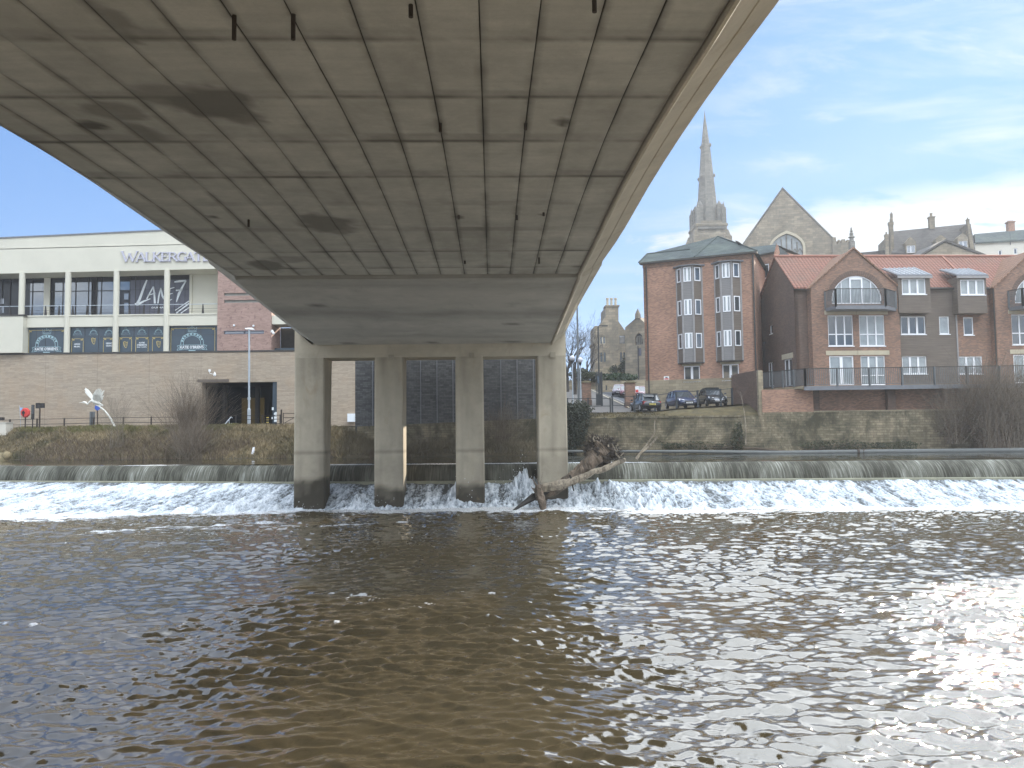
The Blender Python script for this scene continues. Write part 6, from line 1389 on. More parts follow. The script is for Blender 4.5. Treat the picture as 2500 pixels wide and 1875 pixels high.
m = MB(); m.fbox(FU, a1+.003, a1+16, zTop+.17, FU.uz(*B2(1100, 780))[1], -1.1, -1.); m.build('glass_balustrade', 'navy', lc_)
for (bx0, by0, sx) in ((424, 998, 1),):
    p_, q_ = FU.uz(*B2(424, 998)), FU.uz(*B2(486, 1040)); m = MB(); m.fbox(FU, p_[0]-.1, p_[0]+.1, p_[1]-.1, p_[1]+.12, 0, .12); m.tube([FU.pt(p_[0], p_[1]-.1, .1), FU.pt(p_[0]+.12, p_[1]-.3, .3), FU.pt(q_[0]-.1, q_[1]+.05, .45), FU.pt(q_[0], q_[1]+.3, .5)], .025, 6); m.lathe(FU.pt(q_[0], q_[1], .5), [(.03, .3), (.06, .2), (.12, .12), (.13, -.05), (.09, -.13), (.01, -.15)], 12)
    m.build('security_camera', 'white_paint', lc_)
p_ = FU.uz(*B2(1012, 648)); m = MB(); m.beam(FU.pt(p_[0]-.3, p_[1]+.05, .1), FU.pt(p_[0], p_[1]+.05, .4), .06); m.beam(FU.pt(p_[0]-.08, p_[1]+.18, .4), FU.pt(p_[0]+.18, p_[1]-.2, .5), .16); m.build('security_camera', 'white_paint', lc_)
for x, y in ((650, 583), (828, 587)): p_ = FU.uz(*B2(x, y)); MB().lathe(FU.pt(p_[0], p_[1], .12), [(.02, -.12), (.1, -.08), (.1, .06), (.02, .1)], 8).build('wall_light', 'poster_white', bt_)
for px in (470, 1090): 
    pass
q = FB.rect(827, 1011, 840, 1025); m = MB(); m.fbox(FB, uE-.02-.7, uE-.02, zBase+.6, zBase+1.4, .02, .4); m.build('meter_box', 'poster_white', lc_)

# ------------------------------------------------ street lamp in front of the entrance
def gp(px, py, Y): p = aty(px, py, Y); return p
YL = 72.3; b0 = gp(608, 1037, YL); t0 = gp(608.5, 803, YL)
sl_o = thing('street_lamp', 'tall galvanised street lamp standing in front of the dark entrance', 'street lamp', b0)
m = MB(); m.tube([b0-Vector((0, 0, .3)), gp(608, 1000, YL), gp(608, 996, YL)], [.16, .16, .10], 12); m.build('base_column', 'galv', sl_o)
m = MB(); m.tube([gp(608, 996, YL), t0], [.10, .085], 12); m.tube([gp(608, 976, YL), gp(608, 970, YL)], .14, 10); m.build('pole', 'galv', sl_o)
m = MB(); m.hexa([t0+Vector(q) for q in ((-.35, -.15, -.02), (.5, -.15, -.1), (.5, .15, -.1), (-.35, .15, -.02), (-.35, -.12, .08), (.3, -.12, .1), (.3, .12, .1), (-.35, .12, .08))]); m.build('lamp_head', 'white_paint', sl_o)
# ------------------------------------------------ riverside fence on the left bank
def railfence(pts, label, material, ztops=(1.05, .58), grp=None, post=.05, parentname='fence', base=-.05):
    o = thing(parentname, label, 'fence', pts[0], group=grp)
    for p in pts: MB().box(p.x-post, p.x+post, p.y-post, p.y+post, p.z+base, p.z+ztops[0]+.06).build('post', material, o)
    for h in ztops:
        m = MB()
        for a, b in zip(pts[:-1], pts[1:]): m.beam(a+Vector((0, 0, h)), b+Vector((0, 0, h)), .045, .05)
        m.build('rail', material, o)
    return o
YF = 71.5
pts = [gp(x, y, YF) for x, y in ((-90, 1056), (23.5, 1053), (90, 1051), (156.5, 1050), (228, 1048), (301, 1047), (369, 1046.5), (440, 1046))]
railfence(pts, 'dark metal rail fence along the top of the left river bank', 'rust')
pts = [gp(x, y, YF-.2) for x, y in ((506, 1046), (575, 1045), (641, 1044), (684, 1043))]
railfence(pts, 'thin dark rail fence in front of the wide dark entrance', 'steel_dark', (1.12, .75, .35))
g0, g1 = gp(689, 1042, YF-.3), gp(770, 1042, YF-.3); gt = thing('field_gate', 'dark tubular gate with a diagonal brace beside the bridge leg', 'gate', g0)
m = MB(); 
for h in (1.25, .85, .35): m.tube([g0+Vector((.1, 0, h)), g1+Vector((0, 0, h))], .035, 6)
m.tube([g0+Vector((.1, 0, .3)), g0+Vector((1.9, 0, 1.25))], .03, 6); m.tube([g0+Vector((.1, 0, .3)), g0+Vector((.1, 0, 1.3))], .04, 6); m.build('gate_frame', 'rust', gt)
m = MB(); m.box(g0.x-.14, g0.x-.02, g0.y-.06, g0.y+.06, g0.z-.1, g0.z+1.6); m.build('gate_post', 'rust', gt)
bb = gp(653, 1044, 72.0); bo = thing('striped_bollard', 'short black bollard with yellow bands in the dark entrance', 'bollard', bb)
MB().tube([bb, bb+Vector((0, 0, .95))], .11, 12).build('bollard_body', 'steel_dark', bo)
for k in (.2, .45, .7, .9): MB().tube([bb+Vector((0, 0, k)), bb+Vector((0, 0, k+.08))], .118, 12).build('band', 'yellow', bo)
# stair handrails on the bank
for (xa, ya, xb, yb_2, lb) in ((515, 1076, 564, 1018, 'long pale metal handrail slanting down the bank, outer of the pair'), (538, 1061, 565, 1034, 'short pale metal handrail slanting down the bank, inner of the pair')):
    a, b = gp(xa, ya, 66.5), gp(xb, yb_2, 70.5); ho = thing('handrail', lb, 'handrail', a, group='handrails of the bank steps')
    m = MB(); m.tube([a, b, b+Vector((.1, .1, -.1))], .045, 8); m.build('rail', 'galv', ho)
    for k in (.12, .9): p = a+(b-a)*k; MB().tube([p, p-Vector((0, 0, 1.))], .035, 6).build('post', 'galv', ho)
# ------------------------------------------------ signs and heron
YS2 = 71.0
c = gp(*C7(405, 570), YS2); pb = gp(*C7(388, 850), YS2); lo = thing('lifebuoy_station', 'red octagonal lifebuoy housing on a dark post', 'lifebuoy station', pb)
m = MB(); m.tube([Vector((pb.x, YS2+.1, pb.z-.4)), Vector((pb.x, YS2+.1, c.z))], .055, 8); m.build('post', 'rust', lo)
f = Facade((c.x-1, YS2), (c.x+1, YS2)); m = MB(); R8 = .47; P = [f.pt(1+R8*math.cos(math.pi/8+i*math.pi/4), c.z+R8*math.sin(math.pi/8+i*math.pi/4), .0) for i in range(8)]; P2 = [f.pt(1+R8*.8*math.cos(math.pi/8+i*math.pi/4), c.z+R8*.8*math.sin(math.pi/8+i*math.pi/4), .14) for i in range(8)]
m.add(P+P2, [tuple(range(8, 16))]+[(i, (i+1) % 8, (i+1) % 8+8, i+8) for i in range(8)]+[tuple(range(7, -1, -1))]); hs_ = m.build('housing', 'red_sign', lo)
m = MB(); m.lathe(Vector((c.x-.1, YS2-.15, c.z)), [(.06, -.06), (.15, -.04), (.15, .0), (.06, .02)], 10, 'y'); m.box(c.x-.13, c.x-.05, YS2-.2, YS2-.14, c.z-.35, c.z+.2); m.build('rope_holder', 'steel_dark', hs_)
a = gp(*C7(525, 445), YS2); b = gp(*C7(525, 675), YS2); pb = gp(*C7(515, 850), YS2); po = thing('totem_sign', 'narrow dark upright sign panel on a post between the lifebuoy and the information board', 'sign', pb)
m = MB(); m.box(a.x-.13, a.x+.13, YS2-.04, YS2+.04, b.z, a.z); tp = m.build('panel', 'steel_dark', po)
m = MB(); [m.box(a.x-.09, a.x+.09, YS2-.05, YS2-.041, a.z-.12-.1*k, a.z-.07-.1*k) for k in range(8)]; m.build('lettering_lines', 'rail_grey', tp)
MB().tube([Vector((pb.x, YS2, pb.z-.3)), Vector((pb.x, YS2, b.z))], .05, 8).build('post', 'rust', po)
a = gp(*C7(572, 415), YS2); b = gp(*C7(708, 500), YS2); pb = gp(*C7(625, 845), YS2); io = thing('information_board', 'dark square information board on a post left of the heron', 'sign', pb)
m = MB(); m.box(a.x, (a.x+b.x)/2-.01, YS2-.05, YS2+.03, b.z, a.z); m.box((a.x+b.x)/2+.01, b.x, YS2-.05, YS2+.03, b.z+.03, a.z-.03); m.build('board', 'steel_dark', io)
MB().tube([Vector((pb.x, YS2, pb.z-.3)), Vector((pb.x, YS2, b.z))], .07, 8).build('post', 'rust', io)
pb = gp(51, 1049, YS2+.6); t_ = gp(*C7(312, 455), YS2+.6); fo = thing('flag', 'small pale blue pennant on a thin leaning pole behind the lifebuoy', 'flag', pb)
m = MB(); m.tube([pb, t_], .022, 6); m.build('pole', 'galv', fo)
P = [gp(*C7(x, y), YS2+.55) for x, y in ((316, 488), (360, 490), (345, 520), (322, 545))]; m = MB(); m.prism(P, (0, .015, 0)); mk('pale_blue', (.3, .42, .7), .8, .1); m.build('cloth', 'pale_blue', fo)
pb = gp(238.5, 1048, 72.5); t_ = gp(238, 988, 72.5); bo2 = thing('blue_sign', 'round blue path sign on a dark post behind the heron', 'sign', pb)
MB().tube([pb, t_], .05, 8).build('post', 'rust', bo2); c = gp(238, 995, 72.4); MB().lathe(c, [(.26, -.02), (.26, .02)], 18, 'y').build('disc', 'blue_sign', bo2)
for px, lb in ((221, 'left of two short dark posts on the bank under the heron'), (227.5, 'right of two short dark posts on the bank under the heron')):
    a, b = gp(px, 1048, 72), gp(px, 1005, 72); o = MB().box(a.x-.09, a.x+.09, 71.95, 72.1, a.z-.2, b.z).build('marker_post', 'rail_grey'); tag(o, lb, 'post', 'short posts under the heron')
a, b = gp(-40, 1033, 70), gp(14, 1058, 70); o = MB(); o.box(a.x, b.x, 70, 71, b.z-.4, a.z); o.box(a.x, b.x+.05, 69.95, 71.05, a.z, a.z+.06); o = o.build('utility_cabinet', 'render_white'); tag(o, 'pale low cabinet at the left end of the fence', 'cabinet')
a, b = gp(-30, 1019, 70.5), gp(6, 1026, 70.5); o = MB(); o.box(a.x, b.x, 70.4, 70.8, b.z, a.z); o.box(a.x+.6, a.x+.7, 70.55, 70.65, a.z-1.2, b.z); o = o.build('dark_box_sign', 'steel_dark'); tag(o, 'small black sign box above the pale cabinet', 'sign')
# heron
YHn = 70.2; h = lambda x, y, d=0: gp(*C7(x, y), YHn+d)
pb = h(1832, 812); ho = thing('heron_sculpture', 'white metal sculpture of a heron taking off from a curved stalk', 'sculpture', pb)
m = MB(); P = [(1500, 430), (1575, 470), (1650, 525), (1710, 590), (1760, 670), (1800, 745), (1832, 812), (1840, 860)]; m.tube([h(*p) for p in P], [.05, .06, .07, .075, .08, .08, .08, .08], 10); m.build('stalk', 'bronze_white', ho, smooth=True)
m = MB(); m.tube([h(1252, 416), h(1300, 408), h(1330, 402), h(1362, 410), h(1380, 425), h(1383, 440), (h(1400, 425)), h(1430, 395), h(1465, 378), h(1500, 392), h(1545, 410), h(1590, 430), h(1640, 455)], [.008, .03, .09, .10, .07, .06, .06, .08, .15, .20, .17, .10, .03], 10); m.build('body', 'bronze_white', ho, smooth=True)
def wing(root, tips, d0, d1, th=.03):
    m = MB(); n = len(tips)
    for i, (tx, ty, w) in enumerate(tips):
        k = i/(n-1); r0_ = h(root[0][0]+(root[1][0]-root[0][0])*k, root[0][1]+(root[1][1]-root[0][1])*k, d0); t1 = h(tx, ty, d1)
        mid = (r0_+t1)/2+Vector((0, -.12, .06)); d = (t1-r0_).normalized(); s = d.cross(Vector((0, 1, 0))).normalized()*w
        yoff = Vector((0, .012*i, 0)); m.add([q+yoff for q in (r0_-s*.8, r0_+s*.8, mid+s, t1+s*.35, t1-s*.35, mid-s)]+[q+yoff+Vector((0, th, 0)) for q in (r0_-s*.8, r0_+s*.8, mid+s, t1+s*.35, t1-s*.35, mid-s)], [(0, 5, 2, 1), (5, 4, 3, 2), (6, 7, 8, 11), (11, 8, 9, 10), (0, 1, 7, 6), (1, 2, 8, 7), (2, 3, 9, 8), (3, 4, 10, 9), (4, 5, 11, 10), (5, 0, 6, 11)])
    m.build('wing', 'bronze_white', ho)
wing(((1468, 350), (1490, 345)), [(1348, 235, .09), (1345, 195, .1), (1355, 175, .1), (1385, 195, .1), (1410, 225, .09), (1425, 262, .08)], .25, .8)
wing(((1482, 372), (1600, 395)), [(1535, 205, .12), (1562, 190, .12), (1590, 188, .12), (1612, 205, .12), (1648, 216, .11), (1632, 255, .1), (1640, 300, .1), (1628, 345, .1)], -.15, -.7)
m = MB(); m.tube([h(1540, 430), h(1590, 455), h(1635, 462)], [.06, .05, .03], 6); m.tube([h(1545, 440, .1), h(1600, 470, .1)], [.05, .02], 6); m.build('leg', 'bronze_white', ho)
# litter on the bank
for (px, py, Y, s, lb) in ((621, 1104, 62.6, .28, 'crumpled white plastic bag at the water edge under the far bank'), (341, 1076, 66.5, .07, 'scrap of white litter in the grass below the heron'), (615, 1068, 67.2, .09, 'scrap of white litter on the bank below the street lamp'), (690, 1068, 67, .07, 'scrap of white litter on the bank near the outer bridge leg')):
    c = gp(px, py, Y); P = [c+Vector((random.uniform(-1, 1)*s, random.uniform(-1, 1)*s, random.uniform(-1, 1.1)*s*1.4)) for _ in range(9)]
    bmh = bmesh.new(); [bmh.verts.new(p) for p in P]; bmesh.ops.convex_hull(bmh, input=bmh.verts); V = [tuple(v.co) for v in bmh.verts]; bmh.verts.index_update(); F = [tuple(v.index for v in f.verts) for f in bmh.faces]; bmh.free()
    o = link_mesh('litter', V, F, 'litter'); tag(o, lb, 'litter', 'litter on the far bank')

# ================================================================== CARS
def car(name, label, px, py, Y, heading, paint, plate, L=3.9, W=1.68, H=1.45, group='cars parked behind the river fence', rear=False, scale=1.0, gz=None, plate_txt=None):
    g = aty(px, py, Y); x, y = g.x, Y; z = Gz(x, y) if gz is None else gz
    o = thing(name, label, 'car', (x, y, z), group=group)
    X = Matrix.Translation((x, y, z)) @ Matrix.Rotation(heading, 4, 'Z') @ Matrix.Scale(scale, 4)   # local +x = nose
    h = L/2; hb = .60*H+.04; w = W/2
    st = [(-h, .45, .62, .86), (-h+.06, .30, hb-.12, .93), (-h+.35, .24, hb+.0, .985), (-h+1.0, .22, hb+.03, 1.), (0, .22, hb, 1.), (h-1.15, .22, hb-.03, 1.), (h-.7, .24, hb-.09, .97), (h-.25, .27, hb-.2, .90), (h-.05, .33, .60, .80), (h, .42, .54, .72)]
    V = []; F = []; n = 12
    for (sx, zl, zt, k) in st:
        a = w*k; ring = [(0, zl), (a*.85, zl), (a*.98, zl+.08), (a, zl+(zt-zl)*.5), (a*.97, zt-.10), (a*.86, zt), (0, zt+.035)]
        ring = ring+[(-p, q) for p, q in reversed(ring[1:-1])]
        for p, q in ring: V.append((sx, p, q))
    n = len(ring)
    for i in range(len(st)-1):
        for j in range(n): F.append((i*n+j, i*n+(j+1) % n, (i+1)*n+(j+1) % n, (i+1)*n+j))
    F += [tuple(range(n-1, -1, -1)), tuple(range(len(V)-n, len(V)))]
    b = MB(X); b.add(V, F); body = b.build('body', paint, o, smooth=True)
    # greenhouse
    gw_ = [(-h+.18, hb-.02, .80), (-h+.62, H-.05, .66), (-.1, H, .70), (h-1.75, H-.06, .66), (h-1.02, hb-.03, .82)]
    def gh(sx, zt, k, zb=None): return (sx, w*k, zt)
    lo = [(-h+.18, hb-.03), (h-.98, hb-.06)]; up = [(-h+.60, H-.07), (-h+1.0, H-.01), (.1, H), (h-1.8, H-.08)]
    V = []; 
    for s in (1, -1):
        V += [(lo[0][0], s*w*.80, lo[0][1])]+[(u_, s*w*.68, z_) for u_, z_ in up]+[(lo[1][0], s*w*.84, lo[1][1])]
    q = 6; F = [(0, 1, 2, 3, 4, 5), (11, 10, 9, 8, 7, 6)]+[(i, i+q, i+1+q, i+1) for i in range(5)]
    g_ = MB(X); g_.add(V, F); gl_ = g_.build('windows', 'glass', o)
    r_ = MB(X); t = .035; rf = [(-h+.57, H-.065), (-h+1.0, H), (.1, H+.01), (h-1.83, H-.07)]; V = [(u_, s*w*.70, z_) for s in (1, -1) for u_, z_ in rf]+[(u_, s*w*.66, z_+t) for s in (1, -1) for u_, z_ in rf]
    F = []
    for i in range(3): F += [(i, i+1, i+5, i+4), (8+i, 12+i, 13+i, 9+i), (i, 8+i, 9+i, i+1), (4+i, 5+i, 13+i, 12+i)]
    F += [(0, 4, 12, 8), (3, 11, 15, 7)]; r_.add(V, F)
    for s in (1, -1):
        for a, c in (((up[0][0], s*w*.70, up[0][1]), (lo[0][0], s*w*.82, lo[0][1])), ((up[3][0], s*w*.70, up[3][1]), (lo[1][0], s*w*.85, lo[1][1])), ((-.15, s*w*.71, H-.02), (-.15, s*w*.86, hb)), ((-h+1.15, s*w*.70, H-.02), (-h+.95, s*w*.84, hb))): r_.beam(a, c, .07, .06)
    r_.build('roof', paint, o)
    for sx in (-h+.68, h-.72):
        for s in (1, -1):
            c = Vector((sx, s*(w-.07), .31)); t = MB(X); t.lathe(c+Vector((0, -.1, 0)), [(.22, 0), (.31, .03), (.31, .18), (.22, .21)], 18, 'y'); wh_ = t.build('wheel', 'rubber', o)
            t = MB(X); t.lathe(c+Vector((0, -.112 if s < 0 else .10, 0)), [(.03, 0), (.2, .003), (.2, .01), (.05, .012)], 12, 'y'); t.build('rim', 'chrome', wh_)
            t = MB(X); 
            for k in range(10):
                a0, a1 = math.pi*k/10, math.pi*(k+1)/10; t.beam((sx+.36*math.cos(a0), s*(w+.0), .31+.36*math.sin(a0)), (sx+.36*math.cos(a1), s*w, .31+.36*math.sin(a1)), .03, .05)
            t.build('wheel_arch', 'car_plastic', o)
    for s in (1, -1):
        t = MB(X); t.hexa([(h-.30, s*w*.84, .60), (h-.12, s*w*.45, .58), (h-.06, s*w*.45, .58), (h-.22, s*w*.88, .60), (h-.42, s*w*.84, .78), (h-.20, s*w*.45, .70), (h-.12, s*w*.45, .70), (h-.33, s*w*.90, .78)]); t.build('headlight', 'lamp_glass', o)
        t = MB(X); t.hexa([(-h+.02, s*w*.90, hb-.36), (-h+.02, s*w*.58, hb-.36), (-h+.12, s*w*.58, hb-.36), (-h+.22, s*w*.97, hb-.36), (-h+.05, s*w*.88, hb-.12), (-h+.05, s*w*.60, hb-.12), (-h+.15, s*w*.60, hb-.1), (-h+.28, s*w*.93, hb-.1)]); t.build('tail_light', 'tail_red', o)
        t = MB(X); t.hexa([(h-1.25, s*(w+.02), hb+.0), (h-1.12, s*(w+.02), hb+.0), (h-1.12, s*(w+.17), hb+.02), (h-1.25, s*(w+.17), hb+.02), (h-1.27, s*(w+.02), hb+.13), (h-1.14, s*(w+.02), hb+.13), (h-1.14, s*(w+.17), hb+.14), (h-1.27, s*(w+.17), hb+.14)]); t.build('mirror', paint, o)
    t = MB(X); t.box(h-.03, h+.015, -w*.42, w*.42, .47, .60); t.build('grille', 'chrome' if group and 'black' in paint and not rear else 'car_plastic', o)
    t = MB(X); t.box(h-.06, h+.01, -w*.6, w*.6, .30, .42); t.build('air_intake', 'car_plastic', o)
    t = MB(X)
    if rear: t.box(-h-.015, -h+.02, -.26, .26, .50, .62)
    else: t.box(h+.0, h+.03, -.26, .26, .38, .49)
    pl_ = t.build('number_plate', plate, o)
    t = MB(X); xx = (-h-.022) if rear else (h+.031)
    for k in range(7):
        yy = -.21+.06*k+(.03 if k > 3 else 0); t.box(min(xx, xx+.005), max(xx, xx+.005), yy, yy+.038, .525 if rear else .40, .60 if rear else .475)
    t.build('plate_characters', 'steel_dark', pl_)
    if rear: t = MB(X); t.lathe(Vector((-h+.05, 0, hb-.16)), [(.08, -.08), (.08, -.03)], 12, 'x'); t.build('emblem', 'chrome', o)
    if rear: t = MB(X); t.beam((-h+.28, -w*.6, H-.03), (-h+.28, w*.6, H-.03), .3, .04); t.build('rear_spoiler', paint, o)
    return o
car('hatchback', 'black hatchback seen from behind, with a yellow number plate, near the domed gate pillar', 1575, 1000, 64.8, R_(99), 'car_black', 'plate_yellow', L=3.8, rear=True)
car('hatchback', 'dark blue hatchback facing the river between two black cars', 1664, 1000, 64.8, R_(-84), 'car_blue', 'plate_white', L=4.1, W=1.74, H=1.48)
car('hatchback', 'black city car facing the river beside the dark brick screen wall', 1739, 990, 64.6, R_(-88), 'car_black', 'plate_white', L=3.6, W=1.66, H=1.54)
car('parked_car', 'silver-bonneted dark red car half hidden, left of two parked up the climbing road', 1511, 952, 101, R_(-100), 'car_silver', 'plate_white', group='cars parked up the road', L=4.1, H=1.5)
car('parked_car', 'dark red car parked up the climbing road, partly behind the gate pillar', 1528, 954, 97, R_(-98), 'car_red', 'plate_white', group='cars parked up the road', L=4.2, H=1.55)
car('parked_car', 'dark maroon car glimpsed between the domed gate pillar and the apartment block', 1562, 962, 92, R_(-100), 'car_red', 'plate_white', group='cars parked up the road', L=4.2, H=1.5)
# ------------------------------------------------ car park fence
pts = []
for px in (1386, 1436, 1490): x = aty(px, 1000, 64.2).x; pts.append(Vector((x, 64.2, Gz(x, 64.2)-.1)))
railfence(pts, 'dark rail fence behind the ivy beside the bridge leg', 'iron', (1.3, .65), parentname='fence')
pts = []
for px, Y in ((1495, 63.6), (1549, 63.3), (1599, 63.1), (1652, 63.0), (1704, 62.9), (1760, 62.8), (1788, 62.8)): x = aty(px, 1000, Y).x; pts.append(Vector((x, Y, Gz(x, Y)-.1)))
railfence(pts, 'black rail fence in front of the three parked cars', 'iron', (1.42, .70), parentname='fence', post=.07)
# ------------------------------------------------ lamps and poles near the road
for x, y, yb_3, lb in ((100, 795, 1375, 'white globe lamp on a thin post, left of the pair by the bridge'), (216, 822, 1400, 'white globe lamp on a thin post, right of the pair by the bridge')):
    c = aty(*E2(x, y), 67.5); x0 = aty(*E2(x+12, yb_3), 67.5).x; gl_o = thing('globe_lamp', lb, 'street lamp', (c.x, 67.5, Gz(c.x, 67.5)), group='globe lamps beside the bridge')
    MB().lathe(c, [(.02, -.24), (.12, -.21), (.21, -.12), (.245, 0), (.21, .12), (.12, .21), (.02, .24)], 18).build('globe', 'globe', gl_o, smooth=True)
    MB().lathe(c, [(.05, -.5), (.09, -.4), (.13, -.24), (.10, -.2)], 10).build('lamp_collar', 'iron', gl_o)
    MB().tube([Vector((c.x, 67.5, Gz(c.x, 67.5)-.1)), c-Vector((0, 0, .45))], [.06, .045], 8).build('post', 'galv', gl_o)
a = aty(*E2(172, 60), 70); z0 = Gz(a.x, 70); o = thing('tall_pole', 'tall plain grey pole beside the bridge parapet', 'pole', (a.x, 70, z0)); MB().tube([Vector((a.x, 70, z0-.1)), a], [.12, .075], 10).build('shaft', 'rail_grey', o)
a = aty(*E2(468, 345), 80); b = aty(*E2(487, 1000), 80); o = thing('black_lamp_post', 'slim black lamp post with a small arm at the top by the iron gate', 'street lamp', (b.x, 80, Gz(b.x, 80)))
MB().tube([Vector((b.x, 80, Gz(b.x, 80))), Vector((b.x, 80, a.z))], [.09, .06], 8).build('post', 'iron', o)
m = MB(); m.tube([Vector((b.x, 80, a.z-.1)), Vector((b.x+.1, 80, a.z+.15)), Vector((b.x+.6, 80, a.z+.15))], .04, 6); m.box(b.x+.4, b.x+1., 79.9, 80.1, a.z+.05, a.z+.16); m.build('lamp_arm', 'iron', o)
# iron gate leaf and notice between the pillars
a, b = aty(*E2(440, 1000), 72.5), aty(*E2(535, 1475), 72.5); o = thing('iron_gate', 'tall black iron gate leaf standing open beside the left gate pillar', 'gate', ((a.x+b.x)/2, 72.5, b.z))
m = MB()
for k in range(9): x = a.x+(b.x-a.x)*k/8; m.box(x-.02, x+.02, 72.48, 72.52, b.z, a.z+.1*math.sin(k))
for z in (b.z+.15, b.z+1.0, a.z-.2): m.box(a.x, b.x, 72.46, 72.54, z-.03, z+.03)
m.box(b.x-.12, b.x+.05, 72.4, 72.6, b.z-.2, a.z); m.box(a.x, b.x-.1, 72.45, 72.5, b.z, b.z+1.0); m.build('bars', 'iron', o)
m = MB(); m.box(a.x+.12, b.x-.25, 72.38, 72.44, a.z-1.05, a.z-.35); m.build('notice_board', 'navy', o)
a = aty(*E2(200, 1000), 84); b = aty(*E2(440, 1150), 84)
# steel guard wall at top of road, small sign posts
a = aty(*E2(1035, 1255), 69.0); o = thing('parking_sign', 'small red and white sign on a post right of the domed gate pillar', 'sign', (a.x, 69, Gz(a.x, 69)))
MB().box(a.x-.15, a.x+.15, 68.95, 68.99, a.z-.25, a.z+.3).build('plate', 'poster_white', o); MB().box(a.x-.13, a.x+.13, 68.93, 68.949, a.z-.22, a.z+.02).build('lettering_block', 'red_sign', o); MB().tube([Vector((a.x, 69.02, Gz(a.x, 69))), Vector((a.x, 69.02, a.z+.3))], .03, 6).build('post', 'iron', o)
a = aty(*E2(595, 1190), 98); o = thing('bollard', 'thin dark bollard on the pavement before the garden wall', 'bollard', (a.x, 98, aty(*E2(595, 1255), 98).z)); MB().tube([aty(*E2(595, 1258), 98), a], .08, 8).build('shaft', 'iron', o)
# bird on the slate roof
a = on(FAp, *G8(1092, 150), -1.5); o = MB(); o.tube([a+Vector((-.28, 0, .32)), a+Vector((-.15, 0, .22)), a+Vector((0, 0, .12)), a+Vector((.3, 0, -.02))], [.02, .09, .11, .03], 8); o.tube([a+Vector((-.02, 0, .1)), a+Vector((-.02, 0, -.12))], .02, 4); o = o.build('bird', 'steel_dark'); tag(o, 'small dark bird perched on the slate roof of the apartment block', 'bird')

# ================================================================== PLANTS
def branch(m, p, d, L, r, depth, spread=.5, up=.15, kids=(2, 3), twist=.34, rmin=.006, seg=4):
    pts = [p]; rad = [r]; q = p.copy(); dd = d.normalized()
    for i in range(seg):
        dd = (dd+Vector((random.gauss(0, twist), random.gauss(0, twist), random.gauss(0, twist)+up))*.3).normalized(); q = q+dd*L/seg; pts.append(q.copy()); rad.append(max(rmin, r*(1-.45*(i+1)/seg)))
    m.tube(pts, rad, 5 if r > .03 else 3, cap=False)
    if depth > 0:
        for k in range(random.randint(*kids)):
            i = random.randint(2, seg); a = random.uniform(0, 6.28); ax = dd.orthogonal().normalized(); ax.rotate(Matrix.Rotation(a, 3, dd)); nd = (dd+ax*random.uniform(spread*.6, spread*1.4)).normalized()
            branch(m, pts[i], nd, L*random.uniform(.6, .85), rad[i]*.75, depth-1, spread, up, kids, twist, rmin, max(3, seg-1))
def bare_tree(px, pyb, pyt, Y, label, cat='tree', depth=6, r=.16, group=None, mat_='bark', kids=(2, 3), z0=None, spread=.55):
    b = aty(px, pyb, Y); t = aty(px, pyt, Y); H_ = t.z-b.z; o = thing('bare_tree', label, cat, b, group=group)
    m = MB(); tp = b+Vector((0, 0, H_*.3)); m.tube([b-Vector((0, 0, .3)), b+Vector((.02, 0, H_*.15)), tp], [r*1.25, r, r*.85], 8); m.build('trunk', mat_, o)
    m = MB()
    for k in range(4): a = k*1.57+random.random(); branch(m, tp-Vector((0, 0, H_*.05*k*.6)), Vector((math.cos(a)*.5, math.sin(a)*.5, 1)), H_*.30, r*.6, depth, spread, .2, kids)
    m.build('crown', mat_, o)
bare_tree(1403, 960, 800, 92, 'tall bare dark tree behind the grey pole right of the bridge', depth=6, r=.22, group='bare trees right of the bridge')
bare_tree(1437, 955, 822, 105, 'smaller bare tree against the bright sky beside the stone house', depth=5, r=.16, group='bare trees right of the bridge')
bare_tree(1385, 960, 790, 98, 'bare dark tree half hidden by the outer bridge leg', depth=5, r=.22, group='bare trees right of the bridge')
def bush(px, pyb, pyt, wpx, Y, n, label, mat_='twig', r=.012, dep=2, lean=0., name='bare_bush'):
    b = aty(px, pyb, Y); H_ = aty(px, pyt, Y).z-b.z; W_ = wpx*Y/CF; o = thing(name, label, 'bush', b)
    for q in range(2):
        m = MB()
        for k in range(n//2):
            a = random.uniform(0, 6.28); s = abs(random.gauss(0, .5)); p = b+Vector((random.gauss(0, .12)*W_, random.gauss(0, .12)*W_, -.1))
            d = Vector((math.cos(a)*s*W_/H_*.8+lean, math.sin(a)*s*W_/H_*.5, 1)); branch(m, p, d, H_*random.uniform(.45, .7), r*random.uniform(.7, 1.6), dep, .38, .06, (2, 4), .2, .004, 4)
        m.build('stems', mat_ if q else 'twig_pale', o)
bush(462, 1108, 968, 110, 65.5, 170, 'large dense bare bush on the left bank in front of the entrance', 'twig', r=.016)
bush(470, 1120, 1040, 130, 62.6, 130, 'low bare thicket at the water edge under the large bush', 'twig', dep=2, r=.012)
bush(283, 1090, 985, 70, 65, 30, 'sparse thin bare shrub on the bank below the heron', 'twig_pale', r=.009)
bush(2420, 1092, 925, 160, 57.5, 240, 'large tangle of bare brambles climbing the river wall at the far right', 'twig', dep=2, r=.012)
bush(2330, 1080, 965, 110, 58.0, 90, 'bare creeper stems against the stone wall left of the large bramble', 'twig', dep=2, r=.011)
bush(2500, 1092, 935, 120, 57.0, 130, 'bare bramble thicket at the right edge of the river wall', 'twig_pale', dep=2, r=.012)
bush(1230, 1112, 1010, 80, 62.8, 60, 'thin bare shrubs growing between the right-hand bridge legs', 'twig', r=.008)
bush(1040, 1110, 1060, 80, 62.6, 30, 'low dry stems on the bank between the middle bridge legs', 'twig_pale', r=.01)
